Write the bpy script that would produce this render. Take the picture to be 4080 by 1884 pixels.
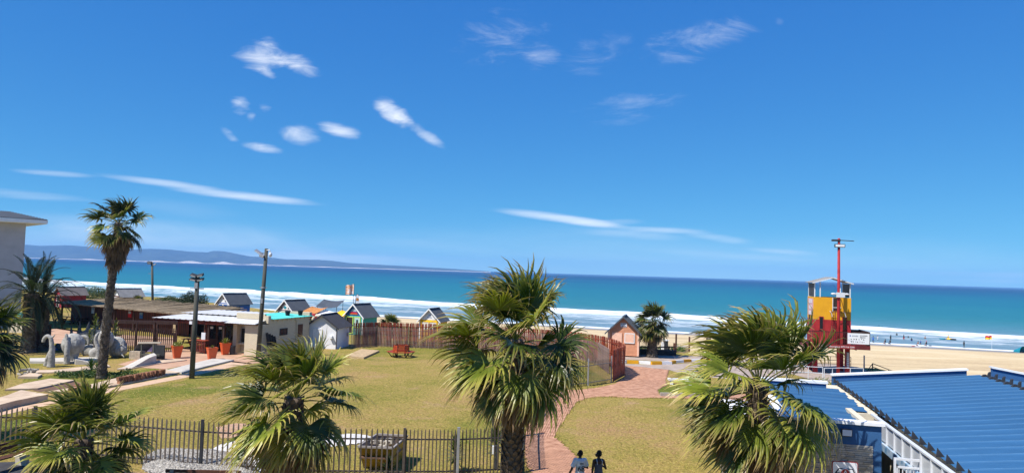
import bpy, bmesh, math, random
import numpy as np
from mathutils import Vector, Matrix, Euler
for _o in list(bpy.data.objects): bpy.data.objects.remove(_o)
scene = bpy.context.scene
COL = scene.collection
R = math.radians

# ------------------------------------------------------------------ camera
F = 2850.0; CX, CY = 2040.0, 942.0          # focal length and centre in photo pixels (4080 x 1884)
EYE = 7.6
pitch, roll = math.atan(141/F), math.atan(0.0309)
fwd = Vector((0, math.cos(pitch), math.sin(pitch)))
r0 = Vector((1, 0, 0)); u0 = r0.cross(fwd)
cr = r0*math.cos(roll) + u0*math.sin(roll)
cu = -r0*math.sin(roll) + u0*math.cos(roll)
cam_data = bpy.data.cameras.new('camera'); cam = bpy.data.objects.new('camera', cam_data); COL.objects.link(cam)
cam_data.sensor_width = 36; cam_data.lens = 36*F/4080; cam_data.clip_start = 0.3; cam_data.clip_end = 90000
cam.matrix_world = Matrix(((cr.x, cu.x, -fwd.x, 0), (cr.y, cu.y, -fwd.y, 0), (cr.z, cu.z, -fwd.z, EYE), (0, 0, 0, 1)))
scene.camera = cam
CAMP = Vector((0, 0, EYE))
def ray(u, v):
    return fwd + cr*((u-CX)/F) + cu*((CY-v)/F)
def G(u, v, z=0.0):                          # a photo point known to lie at height z -> world point
    d = ray(u, v); t = (z-EYE)/d.z
    return CAMP + d*t
def D(u, v, y):                              # a photo point known to lie at distance y -> world point
    d = ray(u, v); return CAMP + d*(y/d.y)
def hor(u): return 1083 + 0.0309*(u-CX)

# ------------------------------------------------------------------ sun, sky, exposure
SUN_AZ, SUN_EL = R(35), R(55)                # towards the sun: left of the view and behind the camera
to_sun = Vector((-math.cos(SUN_AZ)*math.cos(SUN_EL), -math.sin(SUN_AZ)*math.cos(SUN_EL), math.sin(SUN_EL)))
sl = bpy.data.lights.new('sun', 'SUN'); sl.energy = 5.0; sl.angle = R(0.53); sl.color = (1.0, 0.955, 0.88)
sun = bpy.data.objects.new('sun', sl); COL.objects.link(sun); sun.rotation_euler = to_sun.to_track_quat('Z', 'Y').to_euler()
sun.location = (-30, -30, 60)
scene.view_settings.view_transform = 'Standard'; scene.view_settings.look = 'None'
scene.view_settings.exposure = 0.42; scene.view_settings.gamma = 1.0
scene.view_settings.use_curve_mapping = False
scene.render.resolution_x, scene.render.resolution_y = 1024, 472
scene.render.engine = 'CYCLES'
scene.cycles.volume_bounces = 2
scene.cycles.transparent_max_bounces = 8

world = bpy.data.worlds.new('World'); scene.world = world; world.use_nodes = True
world.cycles.sampling_method = 'MANUAL'; world.cycles.sample_map_resolution = 256
wt = world.node_tree; wt.nodes.clear()
def WN(t, **k):
    n = wt.nodes.new(t)
    for a, b in k.items(): setattr(n, a, b)
    return n
def wm(op, a, b=None, c=None):
    n = WN('ShaderNodeMath', operation=op)
    for i, x in enumerate((a, b, c)):
        if x is None: continue
        if isinstance(x, (int, float)): n.inputs[i].default_value = x
        else: wt.links.new(x, n.inputs[i])
    return n.outputs[0]
sky = WN('ShaderNodeTexSky', sky_type='NISHITA'); sky.sun_disc = False
sky.sun_elevation = SUN_EL; sky.sun_rotation = math.atan2(to_sun.x, to_sun.y)
sky.altitude = 0; sky.air_density = 0.5; sky.dust_density = 0.0; sky.ozone_density = 1.5
# colour response of the phone camera: softer, bluer horizon
sr = WN('ShaderNodeSeparateColor'); wt.links.new(sky.outputs[0], sr.inputs[0]); hs = WN('ShaderNodeCombineColor')
for i_, (g_, k_) in enumerate(((.92, .315), (.63, 1.26), (.28, 3.6))): wt.links.new(wm('MULTIPLY', wm('POWER', sr.outputs[i_], g_), k_), hs.inputs[i_])
bg = WN('ShaderNodeBackground'); bg.inputs[1].default_value = 0.10
wt.links.new(hs.outputs[0], bg.inputs[0])
tc = WN('ShaderNodeTexCoord'); sep = WN('ShaderNodeSeparateXYZ'); wt.links.new(tc.outputs['Generated'], sep.inputs[0])
yy = wm('MAXIMUM', sep.outputs[1], 0.02)
gx = wm('DIVIDE', sep.outputs[0], yy); gz = wm('DIVIDE', sep.outputs[2], yy)
cmb = WN('ShaderNodeCombineXYZ'); wt.links.new(gx, cmb.inputs[0]); wt.links.new(gz, cmb.inputs[1])
def wnoise(scale, stretch, detail, rough, off, ang=0.0):
    mp = WN('ShaderNodeMapping'); mp.inputs['Scale'].default_value = (stretch, 1, 1); mp.inputs['Location'].default_value = (off, off*.7, 0)
    mp.inputs['Rotation'].default_value = (0, 0, ang)
    wt.links.new(cmb.outputs[0], mp.inputs[0])
    n = WN('ShaderNodeTexNoise'); n.inputs['Scale'].default_value = scale; n.inputs['Detail'].default_value = detail; n.inputs['Roughness'].default_value = rough
    n.inputs['Distortion'].default_value = .6
    wt.links.new(mp.outputs[0], n.inputs[0]); return n.outputs[0]
nA = wm('SUBTRACT', wm('ADD', wm('MULTIPLY', wnoise(15, .5, 4, .55, 3.1, .35), .55), wm('MULTIPLY', wnoise(60, .28, 6, .62, 5.2, .35), .45)), .5)     # wisps blown slightly downwards
nB = wm('SUBTRACT', wnoise(16, .12, 6, .6, 7.7, .07), .5)      # long low streaks
nC = wm('SUBTRACT', wnoise(22, .4, 7, .68, 1.3, -.5), .5)
# cloud: end points in the photograph, half width, opacity, raggedness, noise, softness
CLOUDS = [((930,195),(1180,250),62,1.0,4.2,nA,1.75), ((1080,215),(1290,300),40,1.0,3.8,nA,1.75), ((1030,165),(1130,200),34,.8,4,nA,1.75), ((1020,270),(1110,310),22,.6,4,nA,1.5),
    ((905,400),(1010,445),46,.95,4.2,nA,1.5), ((985,440),(1015,490),24,.6,4,nA,1.75), ((1020,420),(1090,440),20,.5,4,nA,1.5),
    ((1490,390),(1660,525),38,1.0,4.0,nA,1.6), ((1600,480),(1780,590),26,.9,3.2,nA,1.6), ((1090,520),(1290,560),42,1.0,3.6,nA,1.75), ((870,505),(960,570),22,.9,3.2,nA,1.75), ((930,565),(1160,610),22,1.0,3.2,nA,1.75), ((1265,500),(1460,545),28,.95,3.4,nA,1.75),
    ((340,690),(1000,775),17,.62,2.4,nB,1.5), ((620,745),(1360,822),20,.9,2.2,nB,1.4), ((0,675),(420,705),14,.42,3,nB,1.6), ((-300,745),(430,800),22,.38,3,nB,1.7), ((380,790),(1000,860),40,.14,3,nB,2.2),
    ((1910,828),(2540,905),20,.95,2.2,nB,1.4), ((2150,860),(2510,905),20,.7,2,nB,1.4), ((2350,885),(2600,880),16,.35,3,nB,1.8), ((2280,918),(2800,955),20,.36,3,nB,1.9), ((2700,930),(3080,975),22,.72,3,nB,1.6), ((2500,995),(3300,1040),20,.22,3,nB,2.0),
    ((1830,210),(2170,100),120,.44,6.0,nC,2.6), ((2040,240),(2250,205),56,.42,5,nC,2.4), ((2520,240),(3060,80),74,.56,4.2,nC,2.3), ((2230,280),(2520,160),70,.34,5.5,nC,2.6), ((2320,465),(2760,385),66,.30,6,nC,2.6), ((3080,75),(3130,95),20,.2,4,nC,2),
    ((200,900),(1500,1010),70,.34,2.6,nB,2.2), ((100,860),(900,920),34,.28,2.8,nB,2.2), ((500,1000),(1900,1050),26,.5,2.2,nB,2.0), ((1100,940),(2000,1010),40,.16,3,nB,2.4),
    ((150,905),(440,935),36,.45,4,nA,1.9), ((200,1030),(4800,1130),190,.34,1.2,nB,1.9), ((-900,960),(1700,1060),170,.50,1.4,nB,1.9), ((2420,905),(2900,930),14,.5,3,nB,1.6), ((2900,985),(3300,1015),14,.4,3,nB,1.6), ((3550,1085),(4300,1105),16,.36,2.4,nB,1.7), ((3620,1108),(4300,1128),12,.30,2.4,nB,1.7)]
total = None
for (a, b, hw, op, rag, nz, soft) in CLOUDS:
    da, db = ray(*a), ray(*b)
    ax, az, bx_, bz = da.x/da.y, da.z/da.y, db.x/db.y, db.z/db.y
    mx, mz = (ax+bx_)/2, (az+bz)/2; hl = math.hypot(bx_-ax, bz-az)/2*1.1; w_ = hw/F*1.25
    ex, ez = (bx_-ax)/(2*hl/1.1), (bz-az)/(2*hl/1.1)
    px_, pz_ = wm('SUBTRACT', gx, mx), wm('SUBTRACT', gz, mz)
    uu = wm('DIVIDE', wm('ADD', wm('MULTIPLY', px_, ex), wm('MULTIPLY', pz_, ez)), hl)
    vv = wm('DIVIDE', wm('SUBTRACT', wm('MULTIPLY', pz_, ex), wm('MULTIPLY', px_, ez)), w_)
    d2 = wm('ADD', wm('MULTIPLY', uu, uu), wm('MULTIPLY', vv, vv))
    m = wm('SUBTRACT', wm('ADD', 0.75, wm('MULTIPLY', nz, rag*(.95 if nz is nA else .9))), d2)
    mr = WN('ShaderNodeMapRange', interpolation_type='SMOOTHSTEP'); wt.links.new(m, mr.inputs[0])
    mr.inputs[1].default_value = 0; mr.inputs[2].default_value = soft; mr.inputs[4].default_value = min(1, op*1.25) if nz is nB else op
    total = mr.outputs[0] if total is None else wm('SUBTRACT', 1, wm('MULTIPLY', wm('SUBTRACT', 1, total), wm('SUBTRACT', 1, mr.outputs[0])))
front = WN('ShaderNodeMapRange'); wt.links.new(sep.outputs[1], front.inputs[0]); front.inputs[1].default_value = .1; front.inputs[2].default_value = .3
total = wm('MULTIPLY', total, front.outputs[0])
bg2 = WN('ShaderNodeBackground'); bg2.inputs[0].default_value = (.93, .96, 1, 1); bg2.inputs[1].default_value = 0.92
mxs = WN('ShaderNodeMixShader'); wt.links.new(total, mxs.inputs[0]); wt.links.new(bg.outputs[0], mxs.inputs[1]); wt.links.new(bg2.outputs[0], mxs.inputs[2])
wo = WN('ShaderNodeOutputWorld'); wt.links.new(mxs.outputs[0], wo.inputs[0])
# ------------------------------------------------------------------ helpers
class MB:
    def __init__(s): s.v = []; s.f = []
    def add(s, vs, fs):
        o = len(s.v); s.v += [tuple(p) for p in vs]; s.f += [tuple(i+o for i in f) for f in fs]; return s
    def hexa(s, b, t):
        return s.add(list(b)+list(t), [(3,2,1,0), (4,5,6,7), (0,1,5,4), (1,2,6,5), (2,3,7,6), (3,0,4,7)])
    def box(s, c, d, rz=0, M=None):
        x, y, z = d[0]/2, d[1]/2, d[2]/2
        P = [Vector(p) for p in ((-x,-y,-z), (x,-y,-z), (x,y,-z), (-x,y,-z), (-x,-y,z), (x,-y,z), (x,y,z), (-x,y,z))]
        m = M if M is not None else Matrix.Rotation(rz, 3, 'Z')
        P = [m @ p + Vector(c) for p in P]
        return s.hexa(P[:4], P[4:])
    def bx(s, x0, x1, y0, y1, z0, z1):
        return s.box(((x0+x1)/2, (y0+y1)/2, (z0+z1)/2), (x1-x0, y1-y0, z1-z0))
    def beam(s, p0, p1, w, h, up=(0,0,1)):
        p0, p1 = Vector(p0), Vector(p1); d = (p1-p0).normalized(); up = Vector(up)
        if abs(d.dot(up)) > .98: up = Vector((0, 1, 0))
        a = d.cross(up).normalized()*w/2; b = a.cross(d).normalized()*h/2
        return s.hexa([p0-a-b, p0+a-b, p1+a-b, p1-a-b], [p0-a+b, p0+a+b, p1+a+b, p1-a+b])
    def tube(s, pts, rad, n=8, cap=True, sq=None):
        pts = [Vector(p) for p in pts]; m = len(pts)
        if not hasattr(rad, '__len__'): rad = [rad]*m
        o = len(s.v); prev = None
        for i, p in enumerate(pts):
            t = (pts[min(i+1, m-1)]-pts[max(i-1, 0)]).normalized()
            if prev is None:
                a = t.cross(Vector((0, 0, 1)))
                if a.length < .1: a = t.cross(Vector((0, 1, 0)))
            else: a = prev - t*prev.dot(t)
            a.normalize(); prev = a; b = t.cross(a)
            for k in range(n):
                th = 2*math.pi*k/n; s.v.append(tuple(p + (a*math.cos(th)+b*math.sin(th))*rad[i]))
        for i in range(m-1):
            for k in range(n):
                k2 = (k+1) % n; s.f.append((o+i*n+k, o+i*n+k2, o+(i+1)*n+k2, o+(i+1)*n+k))
        if cap: s.f.append(tuple(o+k for k in range(n))[::-1]); s.f.append(tuple(o+(m-1)*n+k for k in range(n)))
        return s
    def cyl(s, p0, p1, r, r1=None, n=10): return s.tube([p0, p1], [r, r if r1 is None else r1], n)
    def prism(s, poly, z0, z1):
        n = len(poly); o = len(s.v)
        for z in (z0, z1):
            for p in poly: s.v.append((p[0], p[1], z))
        s.f.append(tuple(o+i for i in range(n))[::-1]); s.f.append(tuple(o+n+i for i in range(n)))
        for i in range(n): j = (i+1) % n; s.f.append((o+i, o+j, o+n+j, o+n+i))
        return s
    def slab(s, pts, ext):                       # polygon of 3-D points extruded by a vector
        pts = [Vector(p) for p in pts]; e = Vector(ext); n = len(pts); o = len(s.v)
        s.v += [tuple(p) for p in pts]+[tuple(p+e) for p in pts]
        s.f.append(tuple(o+i for i in range(n))[::-1]); s.f.append(tuple(o+n+i for i in range(n)))
        for i in range(n): j = (i+1) % n; s.f.append((o+i, o+j, o+n+j, o+n+i))
        return s
    def ball(s, c, r, seg=12, ring=8, M=None):
        if not hasattr(r, '__len__'): r = (r, r, r)
        c = Vector(c); o = len(s.v)
        for i in range(ring+1):
            ph = math.pi*i/ring
            for k in range(seg):
                th = 2*math.pi*k/seg; p = Vector((r[0]*math.sin(ph)*math.cos(th), r[1]*math.sin(ph)*math.sin(th), r[2]*math.cos(ph)))
                if M is not None: p = M @ p
                s.v.append(tuple(c+p))
        for i in range(ring):
            for k in range(seg):
                k2 = (k+1) % seg; s.f.append((o+i*seg+k, o+(i+1)*seg+k, o+(i+1)*seg+k2, o+i*seg+k2))
        return s
    def ribbed(s, o, u, v, W, L, pitch_, h, kind='ibr', th=.012):
        # sheet with ribs running along v, spread along u
        o, u, v = Vector(o), Vector(u).normalized(), Vector(v).normalized(); n = u.cross(v).normalized()
        if n.z < 0: n = -n
        prof = []; x = 0
        while x < W-1e-6:
            if kind == 'ibr':
                for (a, z) in ((0, 0), (.62, 0), (.70, h), (.92, h)): prof.append((min(W, x+a*pitch_), z))
            else:
                for k in range(6): prof.append((min(W, x+pitch_*k/6), h/2*(1-math.cos(2*math.pi*k/6))))
            x += pitch_
        prof.append((W, 0))
        b = len(s.v)
        for (x, z) in prof:
            p = o+u*x+n*z
            s.v += [tuple(p), tuple(p+v*L), tuple(p-n*th), tuple(p+v*L-n*th)]
        for i in range(len(prof)-1):
            a, c = b+4*i, b+4*i+4
            s.f += [(a, c, c+1, a+1), (a+2, a+3, c+3, c+2), (a, a+2, c+2, c), (a+1, c+1, c+3, a+3)]
        e = b+4*(len(prof)-1); s.f += [(b, b+1, b+3, b+2), (e, e+2, e+3, e+1)]
        return s
    def mesh(s, name, m, smooth=False):
        me = bpy.data.meshes.new(name); me.from_pydata(s.v, [], s.f); me.update()
        if m is not None: me.materials.append(m)
        if smooth: me.polygons.foreach_set('use_smooth', [True]*len(me.polygons))
        return me
    def build(s, name, m, parent=None, smooth=False, label=None, kind=None):
        return link(name, s.mesh(name, m, smooth), parent, label, kind)
def link(name, me, parent=None, label=None, kind=None):
    o = bpy.data.objects.new(name, me); COL.objects.link(o)
    if parent is not None: o.parent = parent
    if label: o['label'] = label
    if kind: o['kind'] = kind
    return o
def thing(name, label, cat, loc=(0, 0, 0), rz=0, group=None):
    o = bpy.data.objects.new(name, None); COL.objects.link(o); o.empty_display_size = .2
    o.location = loc; o.rotation_euler = (0, 0, rz); return tag(o, label, cat, group)
def tag(o, label, cat, group=None):
    o['label'] = label; o['category'] = cat
    if group: o['group'] = group
    return o
def struct(o): o['kind'] = 'structure'; return o
def copy_tree(o, parent=None):
    c = o.copy(); COL.objects.link(c); c.parent = parent
    for ch in list(o.children): copy_tree(ch, c)
    return c
def text(s, size, m, parent, loc, rot, name='lettering', align='CENTER', ext=.004):
    cu_ = bpy.data.curves.new('t', 'FONT'); cu_.body = s; cu_.size = size; cu_.align_x = align; cu_.align_y = 'CENTER'; cu_.extrude = ext; cu_.resolution_u = 2
    t = bpy.data.objects.new('t', cu_); COL.objects.link(t)
    me = bpy.data.meshes.new_from_object(t); bpy.data.objects.remove(t)
    me.materials.clear(); me.materials.append(m)
    o = link(name, me, parent); o.location = loc; o.rotation_euler = rot; return o

# ------------------------------------------------------------------ materials
def mat(name, col, rough=.75, var=.18, scale=4, bump=0, bscale=30, spec=.3, metal=0, col2=None, stretch=(1, 1, 1), rnd=0, detail=5, transl=0, world_co=False, bdist=.02):
    m = bpy.data.materials.new(name); m.use_nodes = True; t = m.node_tree; N = t.nodes; L = t.links
    p = N['Principled BSDF']; p.inputs['Roughness'].default_value = rough; p.inputs['Specular IOR Level'].default_value = spec; p.inputs['Metallic'].default_value = metal
    c = N.new('ShaderNodeTexCoord'); mp = N.new('ShaderNodeMapping'); mp.inputs['Scale'].default_value = stretch
    if world_co:
        g = N.new('ShaderNodeNewGeometry'); L.new(g.outputs['Position'], mp.inputs[0])
    else: L.new(c.outputs['Object'], mp.inputs[0])
    n = N.new('ShaderNodeTexNoise'); n.inputs['Scale'].default_value = scale; n.inputs['Detail'].default_value = detail; n.inputs['Roughness'].default_value = .6
    L.new(mp.outputs[0], n.inputs[0])
    rp = N.new('ShaderNodeValToRGB'); rp.color_ramp.elements[0].position = .32; rp.color_ramp.elements[1].position = .68
    a = [x*(1-var) for x in col]; b = list(col2) if col2 else [min(1, x*(1+var)) for x in col]
    rp.color_ramp.elements[0].color = (*a, 1); rp.color_ramp.elements[1].color = (*b, 1)
    L.new(n.outputs[0], rp.inputs[0]); out = rp.outputs[0]
    if rnd:
        oi = N.new('ShaderNodeObjectInfo'); mr = N.new('ShaderNodeMapRange'); L.new(oi.outputs['Random'], mr.inputs[0])
        mr.inputs[3].default_value = 1-rnd; mr.inputs[4].default_value = 1+rnd*.6
        hv = N.new('ShaderNodeHueSaturation'); L.new(out, hv.inputs['Color']); L.new(mr.outputs[0], hv.inputs['Value']); out = hv.outputs[0]
    L.new(out, p.inputs['Base Color'])
    if bump:
        n2 = N.new('ShaderNodeTexNoise'); n2.inputs['Scale'].default_value = bscale; n2.inputs['Detail'].default_value = 4; L.new(mp.outputs[0], n2.inputs[0])
        bp = N.new('ShaderNodeBump'); bp.inputs['Strength'].default_value = bump; bp.inputs['Distance'].default_value = bdist
        L.new(n2.outputs[0], bp.inputs['Height']); L.new(bp.outputs[0], p.inputs['Normal'])
    return m
def brickmat(name, c1, c2, mortar, sx=4.5, bumpd=.01, rough=.85):
    m = bpy.data.materials.new(name); m.use_nodes = True; t = m.node_tree; N = t.nodes; L = t.links; p = N['Principled BSDF']
    p.inputs['Roughness'].default_value = rough; p.inputs['Specular IOR Level'].default_value = .2
    c = N.new('ShaderNodeTexCoord'); se = N.new('ShaderNodeSeparateXYZ'); L.new(c.outputs['Object'], se.inputs[0])
    ad = N.new('ShaderNodeMath'); L.new(se.outputs[0], ad.inputs[0]); L.new(se.outputs[1], ad.inputs[1])
    cb = N.new('ShaderNodeCombineXYZ'); L.new(ad.outputs[0], cb.inputs[0]); L.new(se.outputs[2], cb.inputs[1])
    b = N.new('ShaderNodeTexBrick'); L.new(cb.outputs[0], b.inputs[0]); b.inputs['Scale'].default_value = sx
    b.inputs['Color1'].default_value = (*c1, 1); b.inputs['Color2'].default_value = (*c2, 1); b.inputs['Mortar'].default_value = (*mortar, 1)
    b.inputs['Mortar Size'].default_value = .03; b.inputs['Brick Width'].default_value = 1; b.inputs['Row Height'].default_value = .36
    L.new(b.outputs['Color'], p.inputs['Base Color'])
    bp = N.new('ShaderNodeBump'); bp.inputs['Distance'].default_value = bumpd; bp.inputs['Strength'].default_value = .8; bp.invert = True
    L.new(b.outputs['Fac'], bp.inputs['Height']); L.new(bp.outputs[0], p.inputs['Normal']); return m
def leafmat(name, base, tip, dry, rough=.36, transl=.22):
    m = bpy.data.materials.new(name); m.use_nodes = True; t = m.node_tree; N = t.nodes; L = t.links; p = N['Principled BSDF']; out = N['Material Output']
    p.inputs['Roughness'].default_value = rough; p.inputs['Specular IOR Level'].default_value = .32
    a = N.new('ShaderNodeAttribute'); a.attribute_name = 'along'
    rp = N.new('ShaderNodeValToRGB'); e = rp.color_ramp.elements; e[0].position = .0; e[0].color = (*tip, 1); e[1].position = .95; e[1].color = (*dry, 1)
    x = rp.color_ramp.elements.new(.22); x.color = (*base, 1); x = rp.color_ramp.elements.new(.52); x.color = (*base, 1); x = rp.color_ramp.elements.new(.72); x.color = (*tip, 1)
    L.new(a.outputs['Fac'], rp.inputs[0])
    oi = N.new('ShaderNodeObjectInfo'); tcx = N.new('ShaderNodeTexCoord'); n = N.new('ShaderNodeTexNoise'); n.inputs['Scale'].default_value = 7; L.new(tcx.outputs['Object'], n.inputs[0])
    ad = N.new('ShaderNodeMath'); L.new(oi.outputs['Random'], ad.inputs[0]); L.new(n.outputs[0], ad.inputs[1])
    mr = N.new('ShaderNodeMapRange'); L.new(ad.outputs[0], mr.inputs[0]); mr.inputs[1].default_value = .2; mr.inputs[2].default_value = 1.7; mr.inputs[3].default_value = .45; mr.inputs[4].default_value = 1.75
    hv = N.new('ShaderNodeHueSaturation'); L.new(rp.outputs[0], hv.inputs['Color']); L.new(mr.outputs[0], hv.inputs['Value'])
    L.new(hv.outputs[0], p.inputs['Base Color'])
    tr = N.new('ShaderNodeBsdfTranslucent'); g = N.new('ShaderNodeHueSaturation'); g.inputs['Value'].default_value = 1.6; g.inputs['Saturation'].default_value = 1.1; L.new(hv.outputs[0], g.inputs['Color']); L.new(g.outputs[0], tr.inputs[0])
    mx = N.new('ShaderNodeMixShader'); mx.inputs[0].default_value = transl; L.new(p.outputs[0], mx.inputs[1]); L.new(tr.outputs[0], mx.inputs[2]); L.new(mx.outputs[0], out.inputs[0])
    return m
M = {}
M['concrete'] = mat('concrete', (.42, .37, .30), .9, .22, 1.6, .5, 14)
M['concrete_white'] = mat('concrete_white', (.50, .46, .40), .9, .15, 1.5, .4, 12)
M['slab_tan'] = mat('slab_tan', (.52, .37, .25), .9, .2, 1.2, .4, 10, col2=(.64, .50, .36))
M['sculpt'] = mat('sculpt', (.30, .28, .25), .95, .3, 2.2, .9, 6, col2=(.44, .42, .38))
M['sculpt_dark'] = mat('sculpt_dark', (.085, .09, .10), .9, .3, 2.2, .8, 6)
M['stone'] = mat('stone', (.40, .33, .25), .9, .3, 5, .6, 15)
M['white'] = mat('white', (.80, .80, .80), .6, .05, 3)
M['white_wall'] = mat('white_wall', (.78, .78, .80), .7, .05, 2, .1, 20)
M['cream'] = mat('cream', (.66, .58, .43), .85, .1, 2, .25, 20)
M['cream_brick'] = brickmat('cream_brick', (.66, .58, .43), (.60, .52, .38), (.46, .40, .29), 4.3, .012)
M['roof_white'] = mat('roof_white', (.66, .65, .63), .5, .07, 1.2)
M['roof_grey'] = mat('roof_grey', (.24, .235, .23), .6, .15, 1.5)
M['roof_slate'] = mat('roof_slate', (.075, .085, .10), .55, .15, 1.5)
M['roof_dark'] = mat('roof_dark', (.045, .045, .055), .6, .15, 1.5)
M['roof_brown'] = mat('roof_brown', (.17, .15, .14), .6, .2, 1.5)
M['turquoise'] = mat('turquoise', (.04, .48, .45), .5, .12, 1.1)
M['blue_roof'] = mat('blue_roof', (.030, .108, .228), .6, .16, 1.1, .15, 3, rnd=.07, stretch=(.25, 1, 1))
M['blue_wall'] = mat('blue_wall', (.034, .110, .260), .7, .08, 1.5, .15, 15)
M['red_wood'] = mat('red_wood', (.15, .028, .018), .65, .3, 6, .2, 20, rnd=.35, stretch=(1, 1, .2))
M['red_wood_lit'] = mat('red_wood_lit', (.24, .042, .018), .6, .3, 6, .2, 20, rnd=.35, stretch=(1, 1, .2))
M['dark_wood'] = mat('dark_wood', (.055, .026, .020), .7, .3, 6, .2, 20, rnd=.3, stretch=(1, 1, .2))
M['brown_wood'] = mat('brown_wood', (.12, .052, .032), .7, .3, 6, .2, 20, rnd=.25)
M['bench_wood'] = mat('bench_wood', (.36, .055, .018), .5, .25, 6, .2, 20, rnd=.2)
M['pole_wood'] = mat('pole_wood', (.075, .075, .062), .85, .35, 4, .4, 20, stretch=(1, 1, .12))
M['pale_wood'] = mat('pale_wood', (.50, .36, .20), .8, .2, 5, .2, 20)
M['reed'] = mat('reed', (.31, .235, .15), .9, .35, 3, .3, 20, rnd=.35)
M['palisade'] = mat('palisade', (.115, .090, .072), .6, .3, 5, .1, 20, rnd=.25, spec=.4)
M['palisade_back'] = mat('palisade_back', (.29, .20, .175), .6, .25, 5, rnd=.25, spec=.4)
M['galv'] = mat('galv', (.34, .34, .36), .45, .15, 6, spec=.5, metal=.3)
M['steel_white'] = mat('steel_white', (.62, .64, .68), .4, .08, 6, spec=.5)
M['black'] = mat('black', (.018, .018, .02), .5, .2, 5)
M['charcoal'] = mat('charcoal', (.035, .037, .042), .6, .2, 5)
M['glass_dark'] = mat('glass_dark', (.015, .018, .022), .08, .2, 2, spec=.6)
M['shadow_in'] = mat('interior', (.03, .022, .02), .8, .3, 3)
M['orange_pot'] = mat('orange_pot', (.62, .085, .012), .35, .08, 4, spec=.5)
M['yellow_paint'] = mat('yellow_paint', (.72, .34, .010), .65, .08, 1.6, .15, 8, col2=(.76, .38, .015))
M['red_paint'] = mat('red_paint', (.36, .014, .020), .65, .25, 1.6, .15, 8, col2=(.46, .035, .035))
M['red_deck'] = mat('red_deck', (.12, .018, .018), .6, .2, 4)
M['skip_yellow'] = mat('skip_yellow', (.42, .28, .03), .6, .4, 2.5, .2, 12, col2=(.62, .38, .03))
M['skip_grey'] = mat('skip_grey', (.30, .27, .25), .7, .3, 3, .2, 10)
M['rubble'] = mat('rubble', (.42, .38, .32), .95, .4, 8, .5, 20, rnd=.4)
M['bark'] = mat('bark', (.085, .060, .045), .95, .45, 7, .8, 18, col2=(.19, .14, .10))
M['bark_grey'] = mat('bark_grey', (.070, .058, .048), .95, .45, 5, .8, 14, col2=(.20, .165, .13))
M['soil'] = mat('soil', (.15, .085, .055), .95, .3, 5, .5, 18)
M['tar'] = mat('tar', (.050, .050, .055), .9, .25, 3, .3, 40)  # near black: ground shade put into the colour
M['tar_pale'] = mat('tar_pale', (.36, .29, .24), .9, .2, 1.4, .3, 30)
M['brick'] = mat('brick', (.47, .225, .130), .9, .30, 2.6, .2, 40, rnd=.22, col2=(.60, .34, .22), detail=8)
M['mortar'] = mat('mortar', (.20, .10, .065), .95, .2, 6)
M['clay_brick'] = mat('clay_brick', (.30, .145, .08), .9, .25, 9, .3, 30, rnd=.4)
M['paving_tan'] = mat('paving_tan', (.46, .26, .16), .9, .16, .9, .25, 12, col2=(.56, .36, .24))
M['sand_path'] = mat('sand_path', (.56, .38, .25), .95, .2, 2, .4, 15)
M['gravel'] = mat('gravel', (.40, .35, .29), .95, .5, 14, .4, 30, col2=(.60, .57, .52))
M['stone_white'] = mat('stone_white', (.60, .57, .53), .95, .2, 3, .3, 20)
M['skin'] = mat('skin', (.045, .022, .014), .5, .15, 8, spec=.4)
M['skin_tan'] = mat('skin_tan', (.28, .14, .09), .5, .15, 8, spec=.4)
M['hair'] = mat('hair', (.008, .007, .007), .8, .3, 30, .5, 120)
M['cloth_white'] = mat('cloth_white', (.74, .75, .78), .85, .08, 6, .3, 14)
M['cloth_black'] = mat('cloth_black', (.012, .012, .014), .85, .2, 6)
M['cloth_grey'] = mat('cloth_grey', (.10, .105, .135), .85, .15, 6, .2, 14)
M['cloth_blue'] = mat('cloth_blue', (.02, .08, .40), .85, .15, 6)
M['cloth_red'] = mat('cloth_red', (.55, .02, .03), .85, .15, 6)
M['cloth_pink'] = mat('cloth_pink', (.75, .06, .16), .85, .15, 6)
M['cloth_teal'] = mat('cloth_teal', (.01, .22, .30), .8, .15, 6)
M['cloth_yellow'] = mat('cloth_yellow', (.85, .52, .02), .8, .1, 6)
M['cloth_orange'] = mat('cloth_orange', (.48, .20, .06), .8, .2, 3)
M['red_sign'] = mat('red_sign', (.26, .03, .03), .5, .1, 4)
M['sign_white'] = mat('sign_white', (.74, .75, .78), .4, .03, 3)
M['ink'] = mat('ink', (.02, .022, .028), .5, .1, 3)
M['ink_soft'] = mat('ink_soft', (.12, .14, .19), .5, .1, 3)
M['pink_sign'] = mat('pink_sign', (.62, .36, .38), .5, .06, 3)
M['teal_paint'] = mat('teal_paint', (.06, .42, .36), .6, .1, 3)
M['hut_blue'] = mat('hut_blue', (.025, .12, .42), .6, .1, 3)
M['hut_orange'] = mat('hut_orange', (.60, .27, .15), .7, .1, 3)
M['hut_orange_trim'] = mat('hut_orange_trim', (.82, .50, .36), .7, .08, 3)
M['hut_pink'] = mat('hut_pink', (.36, .25, .28), .7, .1, 3)
M['hut_red'] = mat('hut_red', (.28, .02, .03), .7, .1, 3)
M['lime'] = mat('lime', (.52, .66, .12), .6, .1, 3)
M['plate_blue'] = mat('plate_blue', (.08, .30, .55), .5, .3, 3, col2=(.6, .65, .7))
M['leaf'] = leafmat('leaf', (.042, .068, .010), (.20, .20, .034), (.28, .19, .09))
M['leaf_bright'] = leafmat('leaf_bright', (.130, .160, .020), (.30, .28, .05), (.32, .21, .09))
M['leaf_yellow'] = leafmat('leaf_yellow', (.15, .155, .03), (.27, .23, .06), (.25, .16, .08))
M['leaf_dry'] = leafmat('leaf_dry', (.105, .066, .036), (.16, .105, .06), (.19, .125, .075), .8, .12)
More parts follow.
